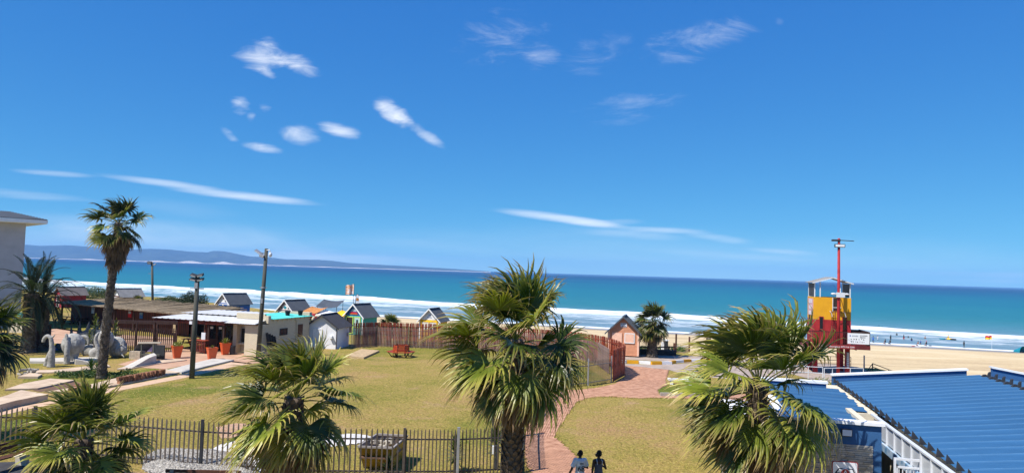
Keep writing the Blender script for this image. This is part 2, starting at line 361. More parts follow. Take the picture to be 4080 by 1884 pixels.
M['leaf_dark'] = leafmat('leaf_dark', (.016, .028, .010), (.045, .055, .02), (.13, .105, .06), .55)
M['leaf_shrub'] = leafmat('leaf_shrub', (.045, .095, .018), (.08, .14, .03), (.12, .16, .04), .55)
M['leaf_dune'] = leafmat('leaf_dune', (.055, .080, .030), (.12, .13, .05), (.20, .17, .09), .7)
M['seam'] = mat('seam', (.11, .25, .42), .5, .15, 3)  # lighter blue for sunlit rib crests, light put into the colour
M['flag_print'] = mat('flag_print', (.80, .30, .05), .8, .2, 3.2, col2=(.82, .82, .84), detail=2)
M['petiole'] = mat('petiole', (.20, .17, .05), .6, .3, 5)
# ------------------------------------------------------------------ ground, beach, sea, hills
def newmat(name):
    m = bpy.data.materials.new(name); m.use_nodes = True
    return m, m.node_tree.nodes, m.node_tree.links, m.node_tree.nodes['Principled BSDF']
def nz(N, L, co, scale, detail=5, rough=.6, dist=0):
    n = N.new('ShaderNodeTexNoise'); n.inputs['Scale'].default_value = scale; n.inputs['Detail'].default_value = detail; n.inputs['Roughness'].default_value = rough; n.inputs['Distortion'].default_value = dist
    L.new(co, n.inputs[0]); return n.outputs[0]
def ramp(N, L, fac, stops):
    r = N.new('ShaderNodeValToRGB'); e = r.color_ramp.elements
    while len(e) < len(stops): e.new(.5)
    for x, (p, c) in zip(e, stops): x.position = p; x.color = (*c, 1)
    L.new(fac, r.inputs[0]); return r.outputs[0]
def mixc(N, L, f, a, b):
    m = N.new('ShaderNodeMix'); m.data_type = 'RGBA'
    for s, x in ((0, f), (6, a), (7, b)):
        if isinstance(x, (int, float)): m.inputs[s].default_value = x
        elif isinstance(x, tuple): m.inputs[s].default_value = (*x, 1)
        else: L.new(x, m.inputs[s])
    return m.outputs[2]
def nmath(N, L, op, a, b=None):
    n = N.new('ShaderNodeMath'); n.operation = op
    for i, x in enumerate((a, b)):
        if x is None: continue
        if isinstance(x, (int, float)): n.inputs[i].default_value = x
        else: L.new(x, n.inputs[i])
    return n.outputs[0]
def lawn_material(name, dry):
    m, N, L, p = newmat(name); g = N.new('ShaderNodeNewGeometry'); co = g.outputs['Position']
    big = nz(N, L, co, .16, 3, .55, .4); mid = nz(N, L, co, 1.3, 6, .75); fine = nz(N, L, co, 4, 8, .85); blade = nz(N, L, co, 7, 7, .85)
    s = nmath(N, L, 'ADD', nmath(N, L, 'MULTIPLY', big, 1.25), nmath(N, L, 'MULTIPLY', mid, 1.0)); s = nmath(N, L, 'ADD', s, nmath(N, L, 'MULTIPLY', fine, .95)); s = nmath(N, L, 'MULTIPLY', s, .33)
    s = nmath(N, L, 'ADD', s, dry)
    c = ramp(N, L, s, [(.35, (.095, .135, .018)), (.43, (.175, .185, .030)), (.50, (.270, .225, .050)), (.58, (.360, .265, .078)), (.68, (.40, .245, .110)), (.76, (.42, .24, .13))])
    bare = N.new('ShaderNodeMapRange'); bare.interpolation_type = 'SMOOTHSTEP'; L.new(nmath(N, L, 'ADD', nmath(N, L, 'MULTIPLY', nz(N, L, co, .33, 4, .55, .5), .7), nmath(N, L, 'MULTIPLY', fine, .3)), bare.inputs[0]); bare.inputs[1].default_value = .56; bare.inputs[2].default_value = .66; bare.inputs[4].default_value = .75
    c = mixc(N, L, bare.outputs[0], c, (.43, .275, .145))
    dk = ramp(N, L, blade, [(.40, (.48, .48, .48)), (.59, (1.28, 1.28, 1.28))])
    mm = N.new('ShaderNodeMix'); mm.data_type = 'RGBA'; mm.blend_type = 'MULTIPLY'; mm.inputs[0].default_value = 1; L.new(c, mm.inputs[6]); L.new(dk, mm.inputs[7])
    L.new(mm.outputs[2], p.inputs['Base Color']); p.inputs['Roughness'].default_value = .95; p.inputs['Specular IOR Level'].default_value = .1
    b = N.new('ShaderNodeBump'); b.inputs['Strength'].default_value = .9; b.inputs['Distance'].default_value = .05
    L.new(nmath(N, L, 'ADD', fine, blade), b.inputs['Height']); L.new(b.outputs[0], p.inputs['Normal']); return m
M['lawn'] = lawn_material('lawn', 0.03)
M['lawn_green'] = lawn_material('lawn_green', -.06)
M['lawn_dry'] = lawn_material('lawn_dry', .07)

def sand_material():
    m, N, L, p = newmat('sand'); g = N.new('ShaderNodeNewGeometry'); co = g.outputs['Position']
    mp = N.new('ShaderNodeMapping'); mp.inputs['Rotation'].default_value = (0, 0, .33); mp.inputs['Scale'].default_value = (.25, 1, 1); L.new(co, mp.inputs[0])
    a = nz(N, L, mp.outputs[0], .12, 6, .65, .5); f = nz(N, L, co, 1.5, 6, .7)
    c = ramp(N, L, nmath(N, L, 'ADD', nmath(N, L, 'MULTIPLY', a, .7), nmath(N, L, 'MULTIPLY', f, .3)), [(.38, (.42, .305, .175)), (.5, (.58, .445, .255)), (.62, (.66, .53, .33))])
    sp = N.new('ShaderNodeSeparateXYZ'); L.new(co, sp.inputs[0])
    wet = N.new('ShaderNodeMapRange'); L.new(nmath(N, L, 'ADD', sp.outputs[2], nmath(N, L, 'MULTIPLY', a, .3)), wet.inputs[0]); wet.inputs[1].default_value = -6.85; wet.inputs[2].default_value = -7.1
    c = mixc(N, L, wet.outputs[0], c, (.30, .245, .18))
    L.new(c, p.inputs['Base Color'])
    ro = N.new('ShaderNodeMapRange'); L.new(wet.outputs[0], ro.inputs[0]); ro.inputs[3].default_value = .95; ro.inputs[4].default_value = .3; L.new(ro.outputs[0], p.inputs['Roughness'])
    p.inputs['Specular IOR Level'].default_value = .2
    b = N.new('ShaderNodeBump'); b.inputs['Strength'].default_value = .8; b.inputs['Distance'].default_value = .12; L.new(f, b.inputs['Height']); L.new(b.outputs[0], p.inputs['Normal'])
    return m
M['sand'] = sand_material()

EDGE = [(-900, 240), (-120, 165), (-70, 150), (-40, 120), (-20, 98), (0, 87), (14, 77), (22, 67), (33, 64.5), (36, 46), (60, 36), (900, 30)]
ex_, ey_ = zip(*EDGE)
def y_edge(x): return float(np.interp(x, ex_, ey_))
SEA = -7.5; SLOPE = -.34; SH0 = 211
def y_shore(x): return SH0 + SLOPE*x
xs = np.unique(np.concatenate([np.linspace(-900, -150, 16), np.linspace(-150, 150, 101), np.linspace(150, 900, 16)]))
def sheet(name, m, rows):
    v = []; f = []; n = len(rows[0])
    for r in rows: v += r
    for i in range(len(rows)-1):
        for j in range(n-1): f.append((i*n+j, i*n+j+1, (i+1)*n+j+1, (i+1)*n+j))
    me = bpy.data.meshes.new(name); me.from_pydata(v, [], f); me.update(); me.materials.append(m)
    me.polygons.foreach_set('use_smooth', [True]*len(me.polygons)); return struct(link(name, me))
rng = np.random.default_rng(5)
sheet('ground', M['lawn'], [[(x, -60, 0) for x in xs]] + [[(x, -60+(y_edge(x)+60)*t, 0) for x in xs] for t in (.25, .5, .75, 1.0)])
rows = [[(x, y_edge(x)-.02, -.01) for x in xs], [(x, y_edge(x)+.4, -.4) for x in xs], [(x, y_edge(x)+4, -2.6) for x in xs]]
for t in np.linspace(.06, 1, 14):
    rows.append([(x, (y_edge(x)+4)*(1-t)+y_shore(x)*t, -2.6+(SEA+2.6)*t + .18*math.sin(x*.09+t*9)*math.sin(t*math.pi)) for x in xs])
rows.append([(x, y_shore(x)+60, SEA-2.5) for x in xs]); rows.append([(x, y_shore(x)+400, SEA-8) for x in xs])
sheet('beach', M['sand'], rows)

# sea: grid aligned with the shore; local x along the shore, local y out to sea
ang = math.atan(SLOPE); ca, sa = math.cos(ang), math.sin(ang)
def sea_world(s, t): return (s*ca - t*sa, SH0 + s*sa + t*ca)
t_rows = np.concatenate([np.linspace(-6, 30, 34), np.linspace(31.2, 190, 150), np.geomspace(193, 45000, 60)])
s_cols = np.concatenate([-np.geomspace(45000, 420, 24), np.linspace(-410, 330, 260), np.geomspace(340, 45000, 24)])
T, S = np.meshgrid(t_rows, s_cols, indexing='ij')
def fbm1(x, seed, octs=4):
    r = np.random.default_rng(seed); o = np.zeros_like(x); a = 1.0; fr = 1.0
    for k in range(octs):
        ph = r.uniform(0, 6.28, 3); fs = r.uniform(.7, 1.4, 3)
        for q in range(3): o += a*np.sin(x*fr*fs[q]+ph[q])/3
        a *= .55; fr *= 2.1
    return o
def t_out(X): return np.clip(90-.22*X, 45, 185)
XX = S*ca - T*sa
TO = t_out(XX)*(1+.06*fbm1(S*.02, 3)) 
Z = np.zeros_like(T)
def crest(center, height, back, frontw):
    d = T-center
    return height*np.where(d > 0, np.exp(-(d/back)**2), np.exp(-(d/frontw)**2))
env = .5+.5*np.clip(fbm1(S*.013, 11)*1.1+.35, 0, 1)
Z += crest(TO*.98, 1.25*env, 7, 2.2)
Z += crest(TO*.66+4*fbm1(S*.03, 21), .7*np.clip(fbm1(S*.02, 13)+.5, .1, 1), 4, 1.6)
Z += crest(TO*.33+3*fbm1(S*.04, 23), .45*np.clip(fbm1(S*.025, 17)+.5, .1, 1), 3, 1.3)
Z += .10*np.sin(T*.42+fbm1(S*.05, 31)*2)*np.clip(T/40, 0, 1)*np.clip((600-T)/300, 0, 1)
Z += .06*np.sin(T*1.3+S*.4)*np.sin(S*.7+T*.2)*np.clip(T/25, 0, 1)*np.clip((200-T)/60, 0, 1)
Z = np.where(T < 3, np.minimum(Z, .05), Z)
verts = np.stack([S, T, Z], -1).reshape(-1, 3); nr, nc = T.shape
idx = np.arange(nr*nc).reshape(nr, nc)
quads = np.stack([idx[:-1, :-1], idx[:-1, 1:], idx[1:, 1:], idx[1:, :-1]], -1).reshape(-1, 4)
me = bpy.data.meshes.new('sea'); me.from_pydata(verts.tolist(), [], quads.tolist()); me.update()
me.polygons.foreach_set('use_smooth', [True]*len(me.polygons))
att = me.attributes.new('surf', 'FLOAT', 'POINT'); att.data.foreach_set('value', (T/TO).astype(np.float32).ravel())
def sea_material():
    m, N, L, p = newmat('sea_water'); c = N.new('ShaderNodeTexCoord'); co = c.outputs['Object']; sp = N.new('ShaderNodeSeparateXYZ'); L.new(co, sp.inputs[0])
    at_ = N.new('ShaderNodeAttribute'); at_.attribute_name = 'surf'; tn = at_.outputs['Fac']
    def mapn(sx, sy): 
        q = N.new('ShaderNodeMapping'); q.inputs['Scale'].default_value = (sx, sy, 1); L.new(co, q.inputs[0]); return q.outputs[0]
    st = nz(N, L, mapn(.035, .22), 1, 6, .62, .6); st2 = nz(N, L, mapn(.12, .55), 1, 5, .65, .8); wob = nz(N, L, mapn(.03, .03), 1, 4, .6)
    t2 = nmath(N, L, 'ADD', tn, nmath(N, L, 'MULTIPLY', nmath(N, L, 'SUBTRACT', wob, .5), .12))
    dens = ramp(N, L, t2, [(.0, (.98,)*3), (.045, (.95,)*3), (.075, (.28,)*3), (.20, (.28,)*3), (.28, (.52,)*3), (.40, (.44,)*3), (.56, (.52,)*3), (.70, (.54,)*3), (.84, (.58,)*3), (.95, (.66,)*3), (.985, (.80,)*3)])
    dens = nmath(N, L, 'MULTIPLY', dens, ramp(N, L, t2, [(.985, (1,)*3), (1.0, (0,)*3)]))
    nn = nmath(N, L, 'ADD', nmath(N, L, 'MULTIPLY', st, .55), nmath(N, L, 'MULTIPLY', st2, .45))
    fo = N.new('ShaderNodeMapRange'); fo.interpolation_type = 'SMOOTHSTEP'; L.new(nmath(N, L, 'SUBTRACT', dens, nn), fo.inputs[0]); fo.inputs[1].default_value = -.06; fo.inputs[2].default_value = .16
    # scattered whitecaps out at sea
    wc = nz(N, L, mapn(.05, .16), 1, 4, .7); wcm = N.new('ShaderNodeMapRange'); L.new(wc, wcm.inputs[0]); wcm.inputs[1].default_value = .735; wcm.inputs[2].default_value = .77
    wcap = nmath(N, L, 'MULTIPLY', wcm.outputs[0], ramp(N, L, t2, [(.9, (0,)*3), (1.0, (.8,)*3)]))
    foam = nmath(N, L, 'MAXIMUM', fo.outputs[0], wcap)
    lg = nmath(N, L, 'LOGARITHM', nmath(N, L, 'MAXIMUM', nmath(N, L, 'ADD', sp.outputs[1], nmath(N, L, 'MULTIPLY', sp.outputs[0], -.12)), 3), 10)
    big = nz(N, L, mapn(.0012, .006), 1, 4, .6)
    lg = nmath(N, L, 'ADD', lg, nmath(N, L, 'MULTIPLY', nmath(N, L, 'SUBTRACT', big, .5), .9))
    lgn = nmath(N, L, 'DIVIDE', lg, 5)
    wc2 = ramp(N, L, lgn, [(.30, (.15, .24, .29)), (.38, (.075, .205, .255)), (.44, (.027, .168, .205)), (.52, (.014, .148, .200)), (.60, (.009, .108, .180)), (.655, (.005, .060, .135)), (.71, (.003, .030, .085)), (.9, (.003, .026, .075))])
    rip = nz(N, L, mapn(.10, .45), 1, 5, .7); ripc = ramp(N, L, rip, [(.35, (.86,)*3), (.62, (1.10,)*3)])
    mm = N.new('ShaderNodeMix'); mm.data_type = 'RGBA'; mm.blend_type = 'MULTIPLY'; mm.inputs[0].default_value = 1; L.new(wc2, mm.inputs[6]); L.new(ripc, mm.inputs[7])
    fcol = ramp(N, L, nmath(N, L, 'ADD', nmath(N, L, 'MULTIPLY', st2, .6), nmath(N, L, 'MULTIPLY', rip, .4)), [(.36, (.50, .58, .64)), (.52, (.74, .78, .81)), (.62, (.84, .86, .87))])
    L.new(mixc(N, L, foam, mm.outputs[2], fcol), p.inputs['Base Color'])
    ro = N.new('ShaderNodeMapRange'); L.new(foam, ro.inputs[0]); ro.inputs[3].default_value = .42; ro.inputs[4].default_value = .95; L.new(ro.outputs[0], p.inputs['Roughness'])
    p.inputs['Specular IOR Level'].default_value = .16; p.inputs['IOR'].default_value = 1.33
    b = N.new('ShaderNodeBump'); b.inputs['Strength'].default_value = .7; b.inputs['Distance'].default_value = .6
    h = nmath(N, L, 'ADD', rip, nmath(N, L, 'MULTIPLY', nmath(N, L, 'MULTIPLY', st2, foam), 1.2)); L.new(h, b.inputs['Height']); L.new(b.outputs[0], p.inputs['Normal'])
    return m
me.materials.append(sea_material()); sea = struct(link('sea', me)); sea.location = (0, SH0, SEA); sea.rotation_euler = (0, 0, ang)

# far shore across the bay: hills with a belt of white dunes at their foot
HD = 9000.0
RIDGE = [(-900, 985), (-500, 968), (-200, 972), (0, 972), (92, 974), (163, 979), (277, 977), (380, 984), (516, 994), (598, 991), (668, 993), (760, 1002), (826, 1005), (858, 999), (897, 1001), (956, 1013), (1000, 1021), (1087, 1026), (1141, 1033), (1277, 1035), (1331, 1039), (1400, 1048), (1550, 1056), (1700, 1064), (1820, 1071), (1900, 1077), (1960, 1081)]
ru, rv = zip(*RIDGE)
cols = np.arange(-900, 1961, 9.0)
def far(u, v, y): p = D(u, v, y); return p
hr = np.random.default_rng(9); rows = []
prof = []
for u in cols:
    v = np.interp(u, ru, rv); prof.append(max(6.0, D(u, v, HD*1.12).z-SEA))
prof = np.array(prof)
def fb(x, seed): return fbm1(np.asarray(x, float), seed, 5)
for (t, k) in ((0, 0), (.02, .10), (.08, .30), (.16, .42), (.24, .38), (.34, .48), (.48, .66), (.62, .80), (.80, .90), (1.0, 1.0), (1.2, .7), (1.6, -.3)):
    y = HD*(1+.12*t); nse = fb(cols*.06+t*40, int(40+t*50))
    hh = prof*k*(1+(.28*nse*(1-abs(2*t-1)) if 0 < t < 1 else 0))
    hh = np.maximum(hh, -9.0) if k <= 0 else np.maximum(np.minimum(hh, prof*1.0), 4.0 if t > 0 else 0)
    rows.append([((u-CX)/F*y, y, SEA-.6+(h if k > 0 else (-8 if t > 1 else 0))) for u, h in zip(cols, hh)])
M['hill'] = mat('hill', (.030, .042, .030), .95, .35, .0022, world_co=True, col2=(.05, .06, .042))
hills = sheet('hills', M['hill'], rows)
M['dune'] = mat('dune', (.60, .50, .40), .95, .12, .004, world_co=True)
dcols = np.arange(80, 1961, 5.0); dn = np.clip(.45+.55*fb(dcols*.05, 77)+.18*fb(dcols*.16, 78), .05, 1.0)
dmask = np.interp(dcols, [80, 280, 330, 470, 560, 700, 880, 960, 1100, 1300, 1500, 1900], [2, 3, 10, 6, 9, 13, 15, 10, 6, 5, 4, 2])
topz = np.convolve(np.pad(np.maximum(2.5, dmask*dn*HD/F), 4, mode='edge'), np.ones(9)/9, 'valid')
rows = [[((u-CX)/F*HD*.985, HD*.985, SEA-.3) for u in dcols], [((u-CX)/F*HD*.99, HD*.99, SEA+5+.12*t) for u, t in zip(dcols, topz)],
        [((u-CX)/F*HD*1.0, HD*1.0, SEA+t*.75) for u, t in zip(dcols, topz)], [((u-CX)/F*HD*1.008, HD*1.008, SEA+t) for u, t in zip(dcols, topz)],
        [((u-CX)/F*HD*1.02, HD*1.02, SEA-2) for u in dcols]]
sheet('dunes', M['dune'], rows)

# ------------------------------------------------------------------ sheets laid on the ground
def lay(name, m, pts, z, parent=None):
    P = [G(u, v) for u, v in pts]
    b = MB(); b.add([(p.x, p.y, z) for p in P], [tuple(range(len(P)))])
    me = b.mesh(name, m); bm = bmesh.new(); bm.from_mesh(me); bmesh.ops.triangulate(bm, faces=bm.faces[:]); bmesh.ops.recalc_face_normals(bm, faces=bm.faces[:])
    bm.to_mesh(me); bm.free(); return struct(link(name, me, parent))
lay('lawn_patch', M['lawn_green'], [(0, 1680), (420, 1572), (720, 1518), (935, 1462), (1060, 1445), (1130, 1480), (1000, 1530), (700, 1600), (450, 1690), (0, 1800)], .004)
lay('lawn_patch', M['lawn_green'], [(1400, 1420), (1520, 1383), (1700, 1388), (2050, 1404), (2300, 1440), (2425, 1518), (2250, 1540), (2150, 1500), (1900, 1425), (1500, 1440)], .004)
lay('lawn_patch', M['lawn_dry'], [(2300, 1640), (2500, 1610), (2700, 1640), (2760, 1760), (2700, 1930), (2500, 1960), (2380, 1850), (2290, 1745)], .004)
lay('lawn_patch', M['lawn_green'], [(100, 1500), (420, 1490), (700, 1455), (660, 1475), (450, 1520), (330, 1535), (190, 1513), (60, 1580)], .004)
lay('terrace_paving', M['paving_tan'], [(470, 1452), (560, 1425), (640, 1398), (700, 1388), (905, 1388), (1045, 1418), (1075, 1440), (1000, 1450), (930, 1443), (850, 1436), (655, 1470), (560, 1464)], .008)
lay('terrace_court', M['paving_tan'], [(120, 1335), (230, 1305), (420, 1330), (700, 1345), (700, 1385), (420, 1372), (120, 1365)], .008)
lay('court_lawn', M['lawn_green'], [(150, 1285), (230, 1287), (330, 1300), (500, 1320), (480, 1338), (330, 1325), (160, 1300)], .008)
lay('sand_path', M['sand_path'], [(-120, 1672), (60, 1622), (190, 1600), (285, 1575), (456, 1543), (700, 1497), (850, 1462), (932, 1439), (1010, 1447), (930, 1460), (720, 1508), (420, 1566), (170, 1618), (0, 1655), (-120, 1690)], .008)
lay('soil_patch', M['soil'], [(125, 1556), (150, 1552), (300, 1519), (320, 1525), (353, 1537), (245, 1555), (190, 1563)], .008)
lay('bare_patch', M['paving_tan'], [(860, 1700), (940, 1685), (1060, 1690), (1160, 1705), (1000, 1740), (880, 1745)], .008)
lay('road', M['tar'], [(-300, 1850), (170, 1835), (560, 1885), (700, 1900), (900, 2300), (-600, 2300)], .008)  # dark sheet standing in for shade on the near ground at lower left
lay('car_park', M['tar_pale'], [(2440, 1442), (2488, 1449), (2620, 1452), (2720, 1448), (3000, 1450), (3150, 1490), (3000, 1520), (2720, 1490), (2664, 1472), (2560, 1462), (2440, 1458)], .008)
lay('promenade', M['tar_pale'], [(2330, 1400), (2545, 1412), (2700, 1416), (3000, 1425), (3200, 1440), (3420, 1462), (3520, 1500), (3300, 1530), (3150, 1488), (3000, 1446), (2720, 1446), (2660, 1439), (2330, 1425)], .012)
# ------------------------------------------------------------------ palms and other plants
WIND = np.array([-.9, .15, 0.0])
def norm(a): return a/np.maximum(np.linalg.norm(a, axis=-1, keepdims=True), 1e-9)
def fan_frond(r, az, el, pet, blade, droop, sag, nl=34, spread=118, wind=.35, wscale=1.0, seg=6):
    # a fan leaf in palm-local coordinates; returns verts, faces, along
    az = R(az); el = R(el)
    d0 = np.array([math.cos(az)*math.cos(el), math.sin(az)*math.cos(el), math.sin(el)])
    pts = [d0*0.05]; d = d0.copy()
    for k in range(5):
        d = norm(d + np.array([0, 0, -1])*sag*.2 + WIND*wind*.05); pts.append(pts[-1]+d*pet/5)
    pts = np.array(pts); hub = pts[-1]; f = d
    up = np.array([0, 0, 1.0]); s = np.cross(f, up)
    if np.linalg.norm(s) < .15: s = np.cross(f, np.array([math.sin(az), -math.cos(az), 0.1]))
    s = norm(s); n = np.cross(s, f)
    tw = r.normal(0, .35); s, n = s*math.cos(tw)+n*math.sin(tw), n*math.cos(tw)-s*math.sin(tw)
    th = np.radians(np.linspace(-spread, spread, nl)) + r.normal(0, .015, nl)
    dl = np.cos(th)[:, None]*f + np.sin(th)[:, None]*s
    dl = norm(dl + n*(.10+.22*np.abs(np.sin(th)))[:, None])
    Ln = blade*(1-.22*(np.abs(th)/np.radians(spread))**2)*r.uniform(.80, 1.22, nl)
    step = Ln/seg; P = np.repeat(hub[None], nl, 0).astype(float); rows = []; dd = dl.copy()
    dr = droop*r.uniform(.7, 1.35, nl)
    dth = 2*np.radians(spread)/nl
    for k in range(seg+1):
        q = k/seg
        lat = norm(np.cross(dd, n)); nn = norm(np.cross(lat, dd))
        if q <= .5: w = (q*Ln)*math.tan(dth/2)*1.08 + .004
        else: w = (.5*Ln)*math.tan(dth/2)*1.08*max(0, 1-(q-.5)/.5)**.85 + .003
        w = w*wscale
        fold = (.8 if q <= .5 else .5)*w
        rows.append((P-lat*w[:, None], P+nn*fold[:, None], P+lat*w[:, None]))
        if k < seg:
            g = (max(0, q-.25)/.75)**1.1*dr
            dd = norm(dd + np.array([0, 0, -1])*(g*.85)[:, None] + WIND*(wind*q*.55) + r.normal(0, .09*q, (nl, 3)))
            P = P + dd*step[:, None]
    V = np.stack([np.stack(x, 1) for x in rows], 1)             # nl, seg+1, 3, 3
    al = np.repeat(np.linspace(.12, 1, seg+1)[None, :], nl, 0); al = np.clip(al*r.uniform(.86, 1.05, (nl, 1)), 0, 1)
    al = np.repeat(al[..., None], 3, -1)
    b = np.arange(nl*(seg+1)*3).reshape(nl, seg+1, 3); fs = []
    for c in (0, 1):
        fs.append(np.stack([b[:, :-1, c], b[:, :-1, c+1], b[:, 1:, c+1], b[:, 1:, c]], -1).reshape(-1, 4))
    fs = np.concatenate(fs).tolist(); vs = V.reshape(-1, 3).tolist(); al = al.ravel().tolist()
    t = MB(); rr = np.linspace(.028, .013, 6)*wscale; t.tube([tuple(p) for p in pts], list(rr), 4)
    o = len(vs); vs += [list(p) for p in t.v]; fs += [[i+o for i in f_] for f_ in t.f]; al += [0.0]*len(t.v)
    return vs, fs, al
def feather_frond(r, az, el, length, sag, nl=50, leaf=.44, wind=.2):
    az = R(az); el = R(el); d = np.array([math.cos(az)*math.cos(el), math.sin(az)*math.cos(el), math.sin(el)])
    pts = [d*.1]; ds = [d]; m = 12
    for k in range(m):
        d = norm(d + np.array([0, 0, -1])*sag*.13*(k/m+.25) + WIND*wind*.03); pts.append(pts[-1]+d*length/m); ds.append(d)
    pts = np.array(pts); ds = np.array(ds); vs = []; fs = []; al = []
    for i in range(nl):
        q = .14+.86*i/(nl-1); k = q*m; a = int(min(m-1, k)); p = pts[a]+(pts[a+1]-pts[a])*(k-a); dd = ds[a]
        s = norm(np.cross(dd, np.array([0, 0, 1.0]))); n = np.cross(s, dd)
        ll = leaf*(math.sin(math.pi*min(1, .12+q*.86))**.6)*r.uniform(.85, 1.1)
        for sg in (-1, 1):
            e = norm(dd*.75 + s*sg*.9 + n*.35 - np.array([0, 0, .25]))
            t = p+e*ll*.5; t2 = p+e*ll - np.array([0, 0, ll*.18]); wv = norm(np.cross(e, n))*.022
            o = len(vs); vs += [p-wv*.5, p+wv*.5, t+wv, t-wv, t2]; fs += [(o, o+1, o+2, o+3), (o+3, o+2, o+4)]; al += [.3, .3, .5, .5, .85]
    t = MB(); t.tube([tuple(p) for p in pts], list(np.linspace(.035, .008, m+1)), 4)
    o = len(vs); vs += [np.array(p) for p in t.v]; fs += [tuple(i+o for i in f_) for f_ in t.f]; al += [.75]*len(t.v)
    return [tuple(map(float, v)) for v in vs], fs, al
def leaf_mesh(name, data, m):
    vs, fs, al = data; me = bpy.data.meshes.new(name); me.from_pydata(vs, [], fs); me.update()
    a = me.attributes.new('along', 'FLOAT', 'POINT'); a.data.foreach_set('value', np.array(al, np.float32)); me.materials.append(m)
    return me
def palm_trunk(t, r, h, r0, r1, lean=(0, 0), boots=0, m=None, top_skirt=0, wob=.0):
    b = MB(); n = 14; k = max(6, int(h/.18)); pts = []; rad = []
    for i in range(k+1):
        q = i/k; pts.append((lean[0]*q**1.4, lean[1]*q**1.4, h*q)); flare = 1+.55*math.exp(-q*h/.35)
        rad.append((r0+(r1-r0)*q)*flare*(1+wob*math.sin(i*2.1)))
    b.tube(pts, rad, n)
    tr = b.build('trunk', m or M['bark'], t, True)
    if boots:
        bb = MB(); nrow = int(h/.13); per = boots
        for i in range(2, nrow):
            q = i/nrow; zc = h*q; rr = (r0+(r1-r0)*q)*(1+.55*math.exp(-q*h/.35))
            cxy = (lean[0]*q**1.4, lean[1]*q**1.4)
            for j in range(per):
                a = 2*math.pi*(j+.5*(i % 2))/per + r.normal(0, .05); ca_, sa_ = math.cos(a), math.sin(a); w = math.pi*rr/per*1.02*r.uniform(.8, 1.1); hh = .2*r.uniform(.7, 1.2); o_ = .05*r.uniform(.5, 1.5)
                if r.random() < .06: continue
                def pt(x, d_, z): return (cxy[0]+ca_*(rr+d_)-sa_*x, cxy[1]+sa_*(rr+d_)+ca_*x, zc+z)
                bb.add([pt(-w, -.02, -hh*.4), pt(w, -.02, -hh*.4), pt(w*.75, o_, hh*.35), pt(-w*.75, o_, hh*.35), pt(0, o_*1.5, hh*.75), pt(0, -.02, hh*.5)],
                       [(0, 1, 2, 3), (3, 2, 4), (2, 5, 4), (3, 4, 5), (1, 5, 2), (0, 3, 5)])
        bb.build('leaf_base_bark', m or M['bark'], tr, kind='stuff')
    return tr
def fan_palm(label, pos, h, r0, r1, n, pet, blade, seed, lean=(0, 0), boots=8, dry=8, nl=34, mats=('leaf', 'leaf_bright'), wind=.35, el_top=84, el_low=-48, wscale=1.0, droop=1.0, skirt=0, bark='bark', cat='palm tree', group=None, seg=6, name='fan_palm'):
    r = np.random.default_rng(seed); t = thing(name, label, cat, pos, 0, group)
    if h > .05: palm_trunk(t, r, h, r0, r1, lean, boots, M[bark], wob=.02)
    top = (lean[0], lean[1], max(h, .05))
    for i in range(n):
        q = (i+.5)/n; el = el_top+(el_low-el_top)*q**.95 + r.normal(0, 6); az = i*137.508+r.normal(0, 10)
        mm = mats[0] if r.random() < .5 else mats[1]
        if q > .72 and r.random() < .35: mm = 'leaf_yellow' if mats[0] != 'leaf_dark' else 'leaf_dry'
        dta = fan_frond(r, az, el, pet*r.uniform(.8, 1.15)*(1 if q > .15 else .75), blade*r.uniform(.85, 1.1), droop*(.52+.75*q), .2+.7*q, nl, 118, wind, wscale, seg)
        o = link('frond', leaf_mesh('frond', dta, M[mm]), t); o.location = (top[0], top[1], top[2]-.35*q)
    for i in range(dry):
        az = i*137.5+r.normal(0, 15); el = r.uniform(-74, -52)
        dta = fan_frond(r, az, el, pet*r.uniform(.55, .9), blade*r.uniform(.8, 1.05), droop*1.9, .8, max(14, nl-10), 80, wind*.5, wscale, seg)
        o = link('dry_frond', leaf_mesh('dry_frond', dta, M['leaf_dry']), t); o.location = (top[0], top[1], top[2]-.35)
    for i in range(skirt):
        z = h-.2-(i/skirt)*2.0; q = i/skirt
        dta = fan_frond(r, i*137.5, r.uniform(-62, -38)-24*q, .5, blade*r.uniform(.85, 1.1)*(1-.4*q), 1.6, .9, max(14, nl-12), 62, wind*.3, wscale, seg)
        o = link('dry_frond', leaf_mesh('dry_frond', dta, M['leaf_dry']), t); o.location = (lean[0]*(z/h)**1.4, lean[1]*(z/h)**1.4, z)
    return t
def spiky_plant(name, label, pos, h, n, ln, seed, m='leaf_shrub', trunk=0, w=.03, cat='plant', group=None):
    r = np.random.default_rng(seed); t = thing(name, label, cat, pos, 0, group); heads = [(0, 0, h)]
    if trunk: MB().tube([(0, 0, 0), (0, 0, h)], [trunk, trunk*.8], 7).build('stem', M['bark_grey'], t)
    vs = []; fs = []; al = []
    for i in range(n):
        q = i/n; el = R(88-105*q+r.normal(0, 7)); az = i*2.399+r.normal(0, .2); d = np.array([math.cos(az)*math.cos(el), math.sin(az)*math.cos(el), math.sin(el)])
        s = norm(np.cross(d, np.array([.01, 0, 1.0]))); l = ln*r.uniform(.75, 1.1); p0 = np.array([0, 0, h*(1-.55*q)]); p1 = p0+d*l*.5; p2 = p1+norm(d+np.array([0, 0, -.25]))*l*.5
        o = len(vs); vs += [tuple(x) for x in (p0-s*w*.5, p0+s*w*.5, p1+s*w, p1-s*w, p2)]; fs += [(o, o+1, o+2, o+3), (o+3, o+2, o+4)]; al += [.2, .2, .5, .5, .85]
    link('leaves', leaf_mesh('leaves', (vs, fs, al), M[m]), t); return t
